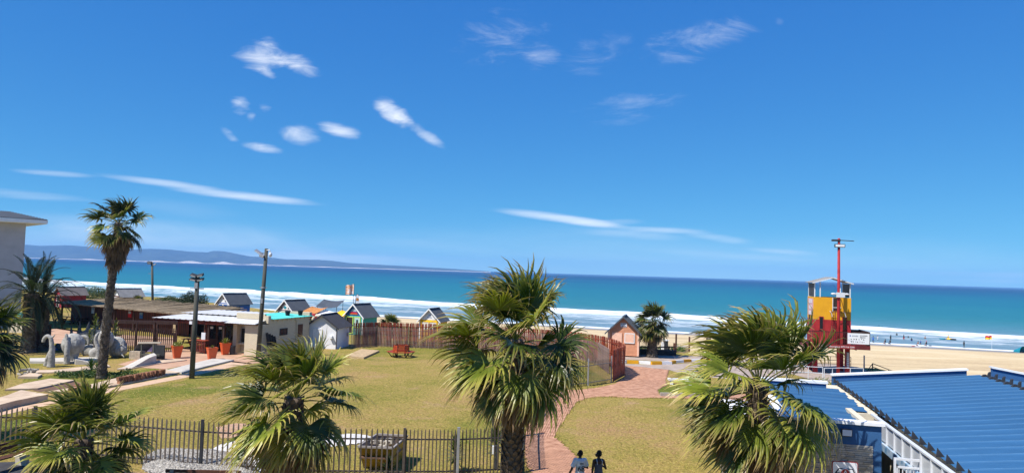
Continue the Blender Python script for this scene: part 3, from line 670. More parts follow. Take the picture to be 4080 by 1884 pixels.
def leaf_cloud(r, rx, ry, rz, n, sz, shell=.45, base=True):
    d = norm(r.normal(0, 1, (n, 3)))
    if base: d[:, 2] = np.abs(d[:, 2])
    rad = (shell+(1-shell)*r.random(n)**.7); lump = 1+.22*np.sin(d[:, 0]*5+d[:, 1]*3+r.random()*6)+.15*np.sin(d[:, 2]*7+d[:, 0]*4)
    P = d*(rad*lump)[:, None]*np.array([rx, ry, rz])
    a = norm(r.normal(0, 1, (n, 3))+d*.5); b = norm(np.cross(a, r.normal(0, 1, (n, 3)))); s = sz*r.uniform(.6, 1.3, n)[:, None]
    V = np.stack([P-b*s*.4, P+a*s, P+b*s*.4, P-a*s*.9], 1).reshape(-1, 3); fs = np.arange(4*n).reshape(-1, 4)
    al = np.repeat(np.clip(.3+.5*r.random(n)*rad, 0, 1), 4)
    return V.tolist(), fs.tolist(), al.tolist()
def shrub(name, label, pos, rx, ry, rz, n, sz, seed, m='leaf_shrub', group=None, cat='shrub'):
    r = np.random.default_rng(seed); t = thing(name, label, cat, pos, 0, group)
    b = MB()
    for k in range(5):
        a = k*1.3; b.tube([(0, 0, 0), (math.cos(a)*rx*.4, math.sin(a)*ry*.4, rz*.6)], [.03, .012], 5)
    b.build('stem', M['bark_grey'], t); link('foliage', leaf_mesh('foliage', leaf_cloud(r, rx, ry, rz, n, sz), M[m]), t); return t

def gp(u, y):  # ground point under photo column u at distance y
    d = ray(u, hor(u)); return Vector((d.x/d.y*y, y, 0))
# four young fan palms along the front
fan_palm('small bushy fan palm at lower left, in front of the dark palisade fence', gp(376, 22), 2.15, .20, .20, 31, .95, 1.25, 11, boots=8, dry=5, wind=.4, nl=38, el_low=-55)
fan_palm('fan palm with shaggy brown skirt in front of fence, left of the yellow skip', gp(1162, 22), 3.6, .30, .26, 32, 1.15, 1.32, 12, boots=9, dry=18, wind=.5, nl=40, lean=(.28, 0), el_low=-56)
fan_palm('tallest front fan palm, standing beside the brick path', gp(2066, 22), 5.55, .30, .25, 34, 1.3, 1.4, 13, boots=9, dry=26, wind=.55, nl=42, el_low=-58, lean=(-.05, 0))
fan_palm('windswept fan palm in front of the blue roofed building', gp(3026, 21), 4.55, .29, .25, 36, 1.35, 1.45, 14, boots=9, dry=20, wind=.85, nl=42, el_low=-54)
fan_palm('dark fan palm cut off by the left edge of the picture', gp(-75, 30), 4.3, .3, .28, 36, 1.0, 1.25, 15, boots=6, dry=14, wind=.3, nl=30, mats=('leaf_dark', 'leaf'), el_low=-62)
# tall palm with a beard of dead leaves
pb = G(405, 1508)
fan_palm('tall slender fan palm with a beard of dead fronds beside grey sculptures', pb, 10.0, .225, .19, 24, 1.05, 1.15, 16, lean=(.42, .2), boots=8, dry=16, nl=26, wind=.5, el_top=80, el_low=-20, mats=('leaf', 'leaf_dark'), skirt=60, bark='bark_grey', droop=.9)
fan_palm('short fan palm beside the orange beach hut', G(2598, 1422), 3.35, .40, .34, 34, 1.0, 1.2, 17, boots=9, dry=16, nl=26, wind=.35, mats=('leaf_dark', 'leaf'), el_low=-50, bark='bark_grey')
# stump of a dead palm on the sand edge
t = fan_palm('leafless shaggy brown stump of a dead palm near the sand', G(2822, 1402), 1.5, .16, .2, 0, .3, .5, 18, boots=8, dry=9, nl=16, bark='bark_grey', cat='palm stump', name='dead_palm_stump')
for (u, v, lab, sc, sd) in ((1552, 1345, 'small fan palm poking above the red fence beside the green hut', 1.0, 21), (1255, 1312, 'small fan palm between the pink hut and the yellow awning', .95, 22), (545, 1235, 'small fan palm in front of the grey roofed hut', .9, 23)):
    fan_palm(lab, G(u, v), 1.45*sc, .2, .2, 22, .55*sc, .85*sc, sd, boots=0, dry=3, nl=20, wind=.3, mats=('leaf_dark', 'leaf'), el_low=-10, bark='bark_grey', seg=5)
# two date palms by the left building
for (u, v, h, lab, sd, n) in ((112, 1404, 4.7, 'dark date palm with arching feather fronds, left trunk of the pair', 31, 40), (160, 1396, 4.3, 'dark date palm with arching feather fronds, right trunk of the pair', 32, 34)):
    r = np.random.default_rng(sd); t = thing('date_palm', lab, 'palm tree', G(u, v), 0, 'date palms beside the left building')
    palm_trunk(t, r, h, .42, .5, (0, 0), 9, M['bark_grey'], wob=.03)
    for i in range(n):
        q = (i+.5)/n; o = link('frond', leaf_mesh('frond', feather_frond(r, i*137.5, 86-108*q+r.normal(0, 5), 3.7*r.uniform(.85, 1.05), 1.3+.9*q), M['leaf_dark']), t); o.location = (0, 0, h-.1)
# low plants
spiky_plant('spiky_plant', 'bright green spiky plant at the foot of the tall palm', G(362, 1492), .55, 90, .75, 41, trunk=.05)
spiky_plant('spiky_plant', 'second spiky plant close beside the tall palm trunk', G(388, 1500), .45, 70, .65, 42, trunk=.05)
spiky_plant('yucca', 'spiky yucca behind the front fence, beside the pale fence post', G(1812, 1880), 1.0, 130, .62, 43, m='leaf', trunk=.06)
spiky_plant('yucca', 'spiky yucca behind the fence close to the tallest front palm trunk', G(1972, 1862), 1.25, 120, .62, 44, m='leaf', trunk=.06)
spiky_plant('yucca', 'low dark yucca in front of the yellow skip', G(1545, 1890), .35, 70, .5, 45, m='leaf_dark', trunk=.05)
spiky_plant('aloe', 'grey green aloe tree against the tall palm, higher of two', G(372, 1420), 2.9, 60, .6, 46, m='leaf', trunk=.06, w=.05)
spiky_plant('aloe', 'pale green aloe leaning by the dark spiked sculpture', G(352, 1408), 1.55, 50, .55, 47, m='leaf_bright', trunk=.05, w=.05)
spiky_plant('aloe', 'aloe right of the tall palm trunk before the slatted fence', G(455, 1415), 2.5, 50, .55, 48, m='leaf', trunk=.06, w=.05)
shrub('shrub', 'low dark green ground cover left of the tall palm foot', G(318, 1500), 1.5, .8, .42, 1800, .07, 51)
shrub('shrub', 'low dark green ground cover right of the tall palm foot', G(480, 1504), 1.4, .7, .48, 1600, .07, 52)
shrub('shrub', 'leafy green bush at the foot of the windswept palm', G(2945, 1905), .55, .45, .75, 900, .06, 53)
for k, (u, v, rx, lab) in enumerate(((2560, 1396, 1.2, 'low green bush behind the orange hut'), (2640, 1396, 1.5, 'low green bush right of the short palm'), (2700, 1398, .9, 'low green bush by the wooden gate post'), (2860, 1402, 1.2, 'low bush beside the dead palm stump'))):
    shrub('shrub', lab, G(u, v), rx, .7, .55, 700, .08, 60+k)
for k, (u, y, rx, rz, lab) in enumerate(((395, 138, 5.5, 2.2, 'dune scrub between the red and the grey roofed hut'), (770, 118, 2.6, 2.5, 'dark round bush left of the blue hut'), (690, 128, 4.0, 1.2, 'dune scrub above the reed roof right of the far lamp post'), (1165, 104, 2.0, .9, 'dune scrub between the pink hut and the sea'))):
    shrub('dune_shrub', lab, gp(u, y), rx, 1.5, rz, 7000, .13, 70+k, 'leaf_dune' if k != 1 else 'leaf_dark')
shrub('hedge', 'yellow green creeper mound behind the blue roofed building', G(3255, 1536), 1.6, .9, .55, 1200, .07, 80, 'leaf_bright')
# ------------------------------------------------------------------ fences
def resample(P, sp):
    out = []; acc = 0.0; nxt = sp/2
    for a, b in zip(P[:-1], P[1:]):
        l = (b-a).length; d = (b-a)/l; ang_ = math.atan2(d.y, d.x)
        while nxt <= acc+l: out.append((a+d*(nxt-acc), ang_)); nxt += sp
        acc += l
    return out
def pale_mesh(name, w, th, h, tip, m, style='point'):
    b = MB(); z = h-tip
    b.add([(-w/2, -th/2, .05), (w/2, -th/2, .05), (w/2, th/2, .05), (-w/2, th/2, .05), (-w/2, -th/2, z), (w/2, -th/2, z), (w/2, th/2, z), (-w/2, th/2, z), (0, -th/2, h), (0, th/2, h)],
          [(3, 2, 1, 0), (0, 1, 5, 8, 4), (2, 3, 7, 9, 6), (1, 2, 6, 5), (3, 0, 4, 7), (5, 6, 9, 8), (7, 4, 8, 9)])
    return b.mesh(name, m)
def picket_fence(name, label, P, h, sp, w, th, m, rails, posts=(), post_m=None, post_h=None, piece='pale', tip=.09, rail_m=None, off=.05, cat='fence', jitter=0, rail_s=(.05, .05)):
    P = [Vector((p.x, p.y, 0)) for p in P]; o0 = P[0]; t = thing(name, label, cat, o0); r = random.Random(sum(map(ord, label)))
    me = pale_mesh(piece, w, th, h, tip, m)
    for (p, a) in resample(P, sp):
        o = link(piece, me, t); o.location = p-o0; o.rotation_euler = (r.gauss(0, jitter), r.gauss(0, jitter), a); o.scale = (1, 1, 1+r.uniform(-jitter, jitter))
    for z in rails:
        for a, b in zip(P[:-1], P[1:]):
            d = (b-a).normalized(); n = Vector((d.y, -d.x, 0))*off
            MB().beam(a-o0-n+Vector((0, 0, z)), b-o0-n+Vector((0, 0, z)), *rail_s).build('rail', rail_m or m, t)
    for p in posts:
        p = Vector((p.x, p.y, 0)); 
        MB().bx(-.045, .045, -.045, .045, 0, post_h or h).build('post', post_m or m, t).location = p-o0
    return t
# front palisade
FF = [G(-160, 1805), G(130, 1808), G(420, 1838), G(800, 1872), G(1290, 1900), G(1600, 1903)]
picket_fence('palisade_fence', 'dark palisade fence across the front, left of the skip', FF, 1.78, .19, .055, .02, M['palisade'], (.22, 1.38), [FF[1], FF[3]+Vector((0, -.06, 0)), G(-160, 1805)], M['charcoal'], 1.85)
FR = [G(1606, 1903), G(1822, 1902), G(2075, 1888)]
picket_fence('palisade_fence', 'closely spaced dark palisade fence between the skip and the tallest palm', FR, 1.78, .137, .045, .02, M['palisade'], (.22, 1.38), [FR[0]], M['palisade'], 1.8)
tpost = MB().bx(-.05, .05, -.05, .05, 0, 1.85).build('fence_post', M['galv']); tpost.location = FR[1]+Vector((0, -.1, 0)); tag(tpost, 'pale galvanised fence post beside the yucca', 'post')
FC = [G(2078, 1884), G(2082, 1790), G(2088, 1735)]
picket_fence('palisade_fence', 'short palisade run behind the tallest palm trunk beside the path', FC, 1.75, .14, .045, .02, M['palisade'], (.22, 1.36), [FC[0]], M['galv'], 1.8)
FG = [G(2100, 1690), G(2150, 1620), G(2200, 1562), G(2246, 1545), G(2342, 1537), G(2435, 1521)]
picket_fence('palisade_fence', 'grey palisade fence curving along the brick path to the wooden fence end', FG, 1.72, .135, .04, .02, M['palisade'], (.2, 1.36), [FG[2], FG[4], FG[5]], M['galv'], 1.85, rail_m=M['galv'])
gate = [G(2086, 1738), G(1962, 1757)]
picket_fence('gate_leaf', 'open palisade gate leaf left of the tallest palm trunk', gate, 1.75, .10, .035, .02, M['galv'], (.2, 1.6), gate, M['charcoal'], 1.8, cat='gate', rail_m=M['galv'])
# tall fence at the back: steel palisade with a red timber screen behind it
BK = [G(1396, 1387), G(1499, 1381), G(1784, 1391), G(2000, 1403), G(2160, 1413), G(2290, 1428), G(2380, 1455), G(2425, 1490)]
picket_fence('palisade_fence', 'pinkish palisade fence along the far side of the lawn before the red timber screen', BK, 1.95, .145, .05, .02, M['palisade_back'], (.2, 1.62), [BK[1], G(1625, 1386), BK[2], BK[3], BK[4], G(2340, 1443)], M['palisade'], 2.05, rail_m=M['palisade'])
WF = [p+Vector((.15, .55, 0)) for p in BK[:6]] + [G(2400, 1447), G(2462, 1474), G(2488, 1498), G(2441, 1523)]
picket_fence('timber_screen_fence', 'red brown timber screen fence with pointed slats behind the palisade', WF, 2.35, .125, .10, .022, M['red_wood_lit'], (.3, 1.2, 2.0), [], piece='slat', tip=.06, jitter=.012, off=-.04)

# ------------------------------------------------------------------ brick path
PATH = [(2440, 2010), (2380, 1898), (2330, 1845), (2298, 1823), (2250, 1778), (2206, 1740), (2222, 1712), (2247, 1674), (2281, 1624), (2300, 1600), (2340, 1586), (2382, 1581), (2453, 1581), (2503, 1585), (2554, 1588), (2584, 1585), (2730, 1587), (3000, 1600),
        (3000, 1570), (2740, 1577), (2640, 1577), (2622, 1570), (2619, 1553), (2658, 1534), (2650, 1518), (2664, 1474), (2560, 1463), (2488, 1457), (2494, 1500), (2453, 1530), (2382, 1545), (2312, 1553), (2246, 1556), (2205, 1575), (2155, 1635), (2100, 1705), (2090, 1760), (2100, 1855), (2128, 1890), (2190, 2010)]
PP = [G(u, v) for u, v in PATH]; PXY = [(p.x, p.y) for p in PP]
path = lay('brick_path', M['mortar'], PATH, .012)
def inside(x, y, poly):
    c = False; n = len(poly); j = n-1
    for i in range(n):
        xi, yi = poly[i]; xj, yj = poly[j]
        if (yi > y) != (yj > y) and x < (xj-xi)*(y-yi)/(yj-yi)+xi: c = not c
        j = i
    return c
bricks = []
C0 = G(2440, 1505); yA, yB = 33.4, 43.6; BL, BW = .205, .102
x0, x1 = min(p[0] for p in PXY), max(p[0] for p in PXY); y0, y1 = min(p[1] for p in PXY), max(p[1] for p in PXY)
def grid(a, ylo, yhi):
    ca_, sa_ = math.cos(a), math.sin(a); m = ((x0+x1)/2, (ylo+yhi)/2); nn = int(14/BW)
    for i in range(-nn, nn):
        for j in range(-nn//2, nn//2):
            p, q = (j+(.5 if i % 2 else 0))*(BL+.008), i*(BW+.008); x = m[0]+p*ca_-q*sa_; y = m[1]+p*sa_+q*ca_
            if ylo <= y < yhi and inside(x, y, PXY): bricks.append((x, y, a))
grid(R(-16), y0, yA); 
# middle stretch: courses follow the path
dm = (G(2240, 1600)-G(2170, 1735)); grid(math.atan2(dm.y, dm.x), yA, yB)
for k in range(1, 150):
    rr = k*(BW+.008); n = int(2*math.pi*rr/(BL+.008))
    for j in range(n):
        th = 2*math.pi*(j+.5*(k % 2))/n; x, y = C0.x+rr*math.cos(th), C0.y+rr*math.sin(th)
        if y >= yB and inside(x, y, PXY): bricks.append((x, y, th+math.pi/2))
def vis(b):
    d = Vector((b[0], b[1], 0))-CAMP; k = F/d.dot(fwd); u = CX+d.dot(cr)*k; v = CY-d.dot(cu)*k
    return (v < 1884 and u < 4080, b)
vb = sorted([b for b in bricks if vis(b)[0]], key=lambda b: b[1]); near = set(vb[:300])
br = MB(); r = random.Random(4)
pm_ = MB().hexa([(-BL/2, -BW/2, 0), (BL/2, -BW/2, 0), (BL/2, BW/2, 0), (-BL/2, BW/2, 0)], [(-BL/2+.006, -BW/2+.006, .03), (BL/2-.006, -BW/2+.006, .03), (BL/2-.006, BW/2-.006, .03), (-BL/2+.006, BW/2-.006, .03)]).mesh('brick', M['brick'])
for b in vb[:300]:
    o = link('brick', pm_, path); o.location = (b[0], b[1], .010+r.uniform(-.003, .004)); o.rotation_euler = (r.gauss(0, .006), r.gauss(0, .006), b[2]+r.gauss(0, .01))
V = []; Fc = []
cidx = []
for b in bricks:
    if b in near: continue
    ca_, sa_ = math.cos(b[2]), math.sin(b[2]); dz = r.uniform(-.003, .004); o = len(V); cv = r.random()
    for (hx, hy, z) in ((BL/2, BW/2, .010), (BL/2-.006, BW/2-.006, .040+dz)):
        for (sx, sy) in ((-1, -1), (1, -1), (1, 1), (-1, 1)):
            V.append((b[0]+sx*hx*ca_-sy*hy*sa_, b[1]+sx*hx*sa_+sy*hy*ca_, z))
    Fc += [(o+4, o+5, o+6, o+7), (o, o+1, o+5, o+4), (o+1, o+2, o+6, o+5), (o+2, o+3, o+7, o+6), (o+3, o, o+4, o+7)]; cidx += [cv]*8
me = bpy.data.meshes.new('far_bricks'); me.from_pydata(V, [], Fc); me.update(); me.materials.append(M['brick'])
o = link('brick_courses', me, path, kind='stuff')
# kerb stones of the small grass triangle, white bench, painted kerb
lay('lawn_patch', M['lawn_green'], [(2619, 1568), (2622, 1552), (2660, 1533), (2760, 1525), (3000, 1530), (3000, 1566), (2740, 1573), (2640, 1574)], .016)
kb = [G(2630, 1578), G(2742, 1580), G(2900, 1584)]
t = thing('kerb', 'row of grey concrete kerb stones edging the small grass triangle', 'kerb', kb[0])
me = MB().bx(-.30, .30, -.09, .09, 0, .24).mesh('kerb_stone', M['concrete'])
for (p, a) in resample(kb, .62): o = link('kerb_stone', me, t); o.location = p-kb[0]; o.rotation_euler = (0, 0, a)
cl = [G(2430, 1436), G(2488, 1446), G(2560, 1449), G(2610, 1452), G(2660, 1451), G(2690, 1446), G(2760, 1441), G(2900, 1440)]
t = thing('painted_kerb', 'yellow and white painted kerb in front of the orange hut', 'kerb', cl[0])
ky = MB().bx(-.5, .5, -.1, .1, 0, .26).mesh('kerb_block', M['yellow_paint']); kw = MB().bx(-.5, .5, -.1, .1, 0, .26).mesh('kerb_block', M['white'])
for i, (p, a) in enumerate(resample(cl, 1.02)): o = link('kerb_block', (ky, kw)[i % 2], t); o.location = p-cl[0]; o.rotation_euler = (0, 0, a)
t = thing('white_bench', 'low white concrete bench at the edge of the small grass triangle', 'bench', G(2712, 1532), R(-6))
MB().bx(-.9, .9, -.25, .25, .30, .42).build('seat', M['white'], t)
for s in (-1, 1): MB().bx(s*.65-.1, s*.65+.1, -.2, .2, 0, .30).build('leg', M['white'], t)
# ------------------------------------------------------------------ beach huts and cafe
def lap_wall(b, x0, x1, z0, z1, y, bh=.12, lap=.025, clip=None):
    z = z0
    while z < z1-1e-4:
        zt = min(z1, z+bh); a0, a1 = x0, x1; c0, c1 = x0, x1
        if clip: a0, a1 = clip(z); c0, c1 = clip(zt)
        if c1-c0 > .02 or a1-a0 > .02:
            b.hexa([(a0, y-lap, z), (a1, y-lap, z), (a1, y+.02, z), (a0, y+.02, z)], [(c0, y, zt), (c1, y, zt), (c1, y+.02, zt), (c0, y+.02, zt)])
        z = zt
def hut(label, pos, phi, w, L, hw, rise, wall, roof, trim, over=.28, gable=None, openings=(), lap=True, raised=.0, group='gabled beach huts', name='beach_hut', cat='hut', pitch_=.2, kind='ibr'):
    t = thing(name, label, cat, pos, -R(phi), group); z0 = raised
    W2 = w/2; b = MB()
    b.slab([(-W2, 0, z0), (W2, 0, z0), (W2, 0, hw), (0, 0, hw+rise), (-W2, 0, hw)], (0, L, 0)); b.build('wall', M[wall], t)
    if lap:
        b = MB(); lap_wall(b, -W2, W2, z0, hw, -.012); b.build('cladding', M[wall], t)
        b = MB(); lap_wall(b, -W2, W2, hw, hw+rise, -.012, clip=lambda z: (-W2*(1-(z-hw)/rise), W2*(1-(z-hw)/rise))); b.build('gable_boards', M[gable or wall], t)
    elif gable:
        MB().slab([(-W2, -.03, hw), (W2, -.03, hw), (0, -.03, hw+rise)], (0, .025, 0)).build('gable_boards', M[gable], t)
    k = rise/W2; ln = math.hypot(W2+over, (W2+over)*k)
    for s in (-1, 1):
        e = Vector((s*(W2+over), -over, hw-over*k+.05)); dv = Vector((-s*(W2+over), 0, (W2+over)*k))
        MB().ribbed(e, (0, 1, 0), dv, L+2*over, ln, pitch_, .028, kind).build('roof_sheet', M[roof], t)
        q = dv.normalized()*.02
        bb = MB(); y = -over-.03
        bb.hexa([(s*(W2+over), y, e.z-.13), (0, y, hw+rise+.05-.14), (0, y+.04, hw+rise+.05-.14), (s*(W2+over), y+.04, e.z-.13)], [(s*(W2+over), y, e.z+.04), (0, y, hw+rise+.10), (0, y+.04, hw+rise+.10), (s*(W2+over), y+.04, e.z+.04)])
        bb.build('barge_board', M[trim], t)
    MB().beam((0, -over, hw+rise+.085), (0, L+over, hw+rise+.085), .22, .03).build('ridge_cap', M[roof], t)
    for s in (-1, 1): MB().bx(s*W2-.05, s*W2+.05, -.06, -.035, z0, hw-.02).build('corner_board', M[trim], t)
    for (nm, x0, x1, za, zb, m, fm) in openings:
        d = MB().bx(x0, x1, -.075, -.04, za, zb).build(nm, M[m], t)
        if fm:
            f = MB(); g = .07
            f.bx(x0-g, x1+g, -.10, -.036, zb, zb+g); f.bx(x0-g, x1+g, -.10, -.036, za-g, za); f.bx(x0-g, x0, -.10, -.036, za, zb); f.bx(x1, x1+g, -.10, -.036, za, zb)
            f.build('frame', M[fm], d)
    return t
OPW = [('shutter', -.62, -.08, 1.0, 1.75, 'hut_blue', 'white'), ('shutter', .08, .62, 1.0, 1.75, 'hut_blue', 'white')]
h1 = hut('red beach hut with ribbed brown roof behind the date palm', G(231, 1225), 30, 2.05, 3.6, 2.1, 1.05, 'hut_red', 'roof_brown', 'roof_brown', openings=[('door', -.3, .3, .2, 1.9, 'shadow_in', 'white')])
h2 = hut('brown beach hut with long ribbed grey roof and white gable, beyond the reed roof', G(463, 1232), 30, 2.05, 3.6, 2.1, 1.05, 'brown_wood', 'roof_grey', 'roof_slate', gable='white', openings=[('shutter', -.62, -.08, 1.0, 1.8, 'white', 'white'), ('shutter', .08, .62, 1.0, 1.8, 'white', 'white')])
h3 = hut('blue beach hut with white gable and slate roof', G(887, 1283), 27, 2.15, 3.4, 2.5, 1.15, 'hut_blue', 'roof_slate', 'white', gable='white', openings=[('shutter', -.8, -.08, 1.5, 2.3, 'hut_blue', 'white'), ('shutter', .08, .8, 1.5, 2.3, 'hut_blue', 'white')])
MB().ball((.05, -.09, 3.15), (.14, .02, .19), 10, 6).build('painted_figure', M['brown_wood'], h3); MB().ball((.42, -.09, 2.75), (.16, .02, .11), 10, 6).build('plaque', M['ink_soft'], h3)
h4 = hut('mauve beach hut with painted white gable and slate roof', G(1134, 1302), 24, 2.25, 3.2, 2.1, 1.15, 'hut_pink', 'roof_slate', 'white', openings=[('door', -.9, .9, 1.0, 1.85, 'white', None)], gable='hut_pink')
MB().slab([(-.72, -.06, 2.12), (.72, -.06, 2.12), (0, -.06, 2.86)], (0, .03, 0)).build('gable_panel', M['white'], h4)
for x in (-.5, .5): MB().tube([(x, -.08, 2.3), (x, -.06, 2.3)], .1, 10).build('porthole', M['ink'], h4)
MB().ball((0, -.08, 2.38), (.24, .02, .16), 10, 6).build('painted_wave', M['cloth_teal'], h4)
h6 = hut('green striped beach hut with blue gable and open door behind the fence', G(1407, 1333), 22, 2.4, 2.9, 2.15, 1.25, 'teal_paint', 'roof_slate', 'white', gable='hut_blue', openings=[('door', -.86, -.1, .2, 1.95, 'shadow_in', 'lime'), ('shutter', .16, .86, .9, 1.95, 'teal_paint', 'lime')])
b = MB()
for i in range(9): b.bx(.17, .85, -.085, -.076, .95+i*.115, 1.0+i*.115)
b.build('stripe', M['white'], h6); MB().bx(.42, .6, -.14, -.08, 1.35, 1.7).build('notice', M['charcoal'], h6)
MB().box((0, -.07, 2.45), (.95, .03, .17)).build('name_board', M['cloth_red'], h6); MB().box((0, -.07, 2.32), (1.1, .03, .09)).build('name_board', M['cloth_orange'], h6)
MB().slab([(-.45, -.06, 2.62), (.45, -.06, 2.62), (0, -.06, 3.0)], (0, .03, 0)).build('painted_sky', M['plate_blue'], h6)
h7 = hut('cream and yellow beach hut with grey roof, right of the flagpole', G(1708, 1350), 14, 2.2, 2.8, 2.1, 1.15, 'cloth_yellow', 'roof_slate', 'white', gable='white', openings=[('shutter', -.84, -.06, 1.0, 1.85, 'cream', 'cloth_yellow'), ('shutter', .06, .84, 1.0, 1.85, 'cream', 'cloth_yellow')])
b = MB()
for i in range(7): b.bx(-.84, .84, -.085, -.076, 1.03+i*.115, 1.075+i*.115)
b.build('stripe', M['white'], h7); b = MB()
for (x, z, l) in ((-.04, 2.60, .06), (.05, 2.61, .05), (.13, 2.60, .07), (-.22, 2.38, .05), (-.08, 2.39, .07), (.03, 2.38, .06), (.12, 2.39, .06), (.21, 2.38, .07)): b.tube([(x-l/2, -.075, z-.04), (x-l/6, -.075, z+.04), (x+l/6, -.075, z-.02), (x+l/2, -.075, z+.03)], .012, 5)
b.build('gable_script', M['hut_blue'], h7)
# white shed
sh = hut('plain white shed with dark roof beside the lawn', G(1281, 1388), 8, 2.85, 3.1, 2.08, 1.0, 'white_wall', 'roof_dark', 'roof_dark', over=.3, lap=False, group=None, name='garden_shed', cat='shed', openings=[('door', -.78, -.06, .15, 1.75, 'white', 'white')])
MB().bx(.78, 1.05, -.28, -.02, .98, 1.22).build('box', M['white'], sh); MB().bx(-.84, -.78, -.09, -.03, 1.75, 1.83).build('door_closer', M['galv'], sh)
MB().bx(1.43, 1.52, 2.5, 2.8, 1.0, 1.35).build('meter_box', M['galv'], sh)
# orange hut
oh = hut('orange weatherboard beach hut with grey roof in front of the sand', G(2482, 1420), 14, 2.75, 2.6, 2.4, 1.32, 'hut_orange', 'roof_slate', 'roof_slate', over=.34, raised=.12, openings=[('shutter', -.98, -.2, 1.35, 2.15, 'hut_orange', 'hut_orange_trim'), ('shutter', .18, .98, 1.35, 2.15, 'hut_orange', 'white')])
b = MB()
for x0 in (-.98, .18): lap_wall(b, x0, x0+.78, 1.36, 2.14, -.08, .1, .02)
b.build('slat', M['hut_orange_trim'], oh)
for s in (-1, 1): MB().bx(s*1.375-.09, s*1.375+.09, -.07, -.02, .12, 2.38).build('corner_board', M['hut_orange_trim'], oh)
sg = MB().bx(-.28, .30, -.07, -.04, 2.78, 3.12).build('sign', M['sign_white'], oh)
MB().bx(-.22, -.12, -.078, -.068, 2.98, 3.06).build('emblem', M['ink_soft'], sg)
for (za, zb, a, c) in ((2.99, 3.05, -.08, .24), (2.83, 2.90, -.18, .22)): MB().bx(a, c, -.078, -.068, za, zb).build('lettering', M['ink_soft'], sg)
MB().bx(-1.2, 1.2, .2, 2.4, 0, .12).build('base', M['brown_wood'], oh)

# cafe row: one frame, local x to the right along the front, local y back
CO = G(1030, 1419); PH = R(17.6)
cf = thing('brick_kiosk', 'cream painted brick building with turquoise ribbed roof', 'building', CO, -PH)
W = 3.1; Lb = 7.2; HB = 2.95
b = MB(); b.bx(-W, 0, 1.15, Lb, 0, HB); b.bx(-1.45, 0, 0, 1.15, 0, 2.55); b.bx(-W, -2.72, .6, 1.15, 0, 2.55); b.build('wall', M['cream_brick'], cf)
MB().bx(-W-.05, -.3, 1.0, 1.2, HB, HB+.45).build('parapet', M['cream_brick'], cf); MB().bx(-.5, .1, .95, 1.3, HB-.3, HB+.32).build('parapet', M['cream_brick'], cf)
wn = MB().bx(-2.62, -1.5, 1.10, 1.14, .95, 2.1).build('window', M['glass_dark'], cf)
f = MB(); f.bx(-2.70, -2.62, 1.04, 1.14, .88, 2.2); f.bx(-1.93, -1.88, 1.05, 1.12, .95, 2.1); f.bx(-2.62, -1.46, 1.04, 1.14, 2.1, 2.2); f.build('frame', M['galv'], wn)
MB().bx(-2.85, -1.45, .80, 1.14, .78, .88).build('sill', M['cream'], wn)
MB().ribbed((-3.75, -.45, 2.62), (1, 0, 0), (0, 1.6, .30), 3.6, 1.65, .16, .035, 'wave').build('canopy_roof', M['roof_white'], cf)
MB().beam((-3.6, -.1, 2.60), (-.15, -.1, 2.60), .07, .12).build('canopy_beam', M['dark_wood'], cf)
MB().ribbed((.22, 1.25, HB+.02), (0, 1, 0), (-1, 0, .05), Lb-1.0, W+.25, .2, .03).build('roof_sheet', M['turquoise'], cf)
b = MB()
for i in range(9): b.bx(-.05, .10, 1.7+i*.66, 1.8+i*.66, HB-.2, HB-.03)
b.build('rafter_end', M['cream'], cf)
wn = MB().bx(.0, .03, 2.75, 3.75, 1.55, 2.05).build('side_window', M['glass_dark'], cf)
f = MB()
for y in (2.72, 3.23, 3.74): f.bx(.0, .06, y, y+.05, 1.52, 2.1)
f.bx(0, .06, 2.72, 3.79, 2.05, 2.1); f.bx(0, .06, 2.72, 3.79, 1.5, 1.55); f.build('frame', M['charcoal'], wn)
MB().bx(.0, .05, 5.4, 6.1, 1.2, 2.3).build('hatch', M['brown_wood'], cf)
MB().tube([(.08, 5.15, .05), (.08, 5.15, 2.6), (.08, 4.9, 2.7)], .045, 6).build('downpipe', M['cream'], cf)
MB().bx(-W, 0, Lb-.05, Lb+.35, HB, HB+.35).build('parapet', M['cream_brick'], cf)
# items on / beside the brick building
def loc_cf(x, y, z=0): return CO + Matrix.Rotation(-PH, 3, 'Z') @ Vector((x, y, z))
for i, (x, y, lab) in enumerate(((-1.0, 5.2, 'black plant pot on the turquoise roof, left of two'), (-.55, 6.5, 'black plant pot on the turquoise roof, right of two'))):
    t = thing('roof_pot', lab, 'pot', loc_cf(x, y, HB+.05), 0, 'black pots on the turquoise roof')
    MB().tube([(0, 0, 0), (0, 0, .42)], [.16, .24], 12).build('body', M['black'], t); MB().tube([(0, 0, .42), (0, 0, .48)], [.27, .27], 12).build('rim', M['black'], t)
t = thing('leaning_boards', 'dark boards leaning against the cream brick side wall', 'boards', loc_cf(.12, .5), -PH)
for i in range(4): MB().beam((.45, .2+i*.33, .02), (.06, .22+i*.33, 1.9-.12*i), .26, .04, up=(0, 1, 0)).build('board', M['charcoal'], t)
for i, (y, lab) in enumerate(((2.6, 'black tyre lying by the cream side wall, nearer one'), (3.6, 'black tyre lying by the cream side wall, farther one'))):
    o = MB(); n = 14
    for k in range(n):
        a0, a1 = 2*math.pi*k/n, 2*math.pi*(k+1)/n; o.beam((.26*math.cos(a0), .26*math.sin(a0), .12), (.26*math.cos(a1), .26*math.sin(a1), .12), .18, .22)
    o = o.build('tyre', M['black']); o.location = loc_cf(.75, y); tag(o, lab, 'tyre', 'tyres by the cream wall')

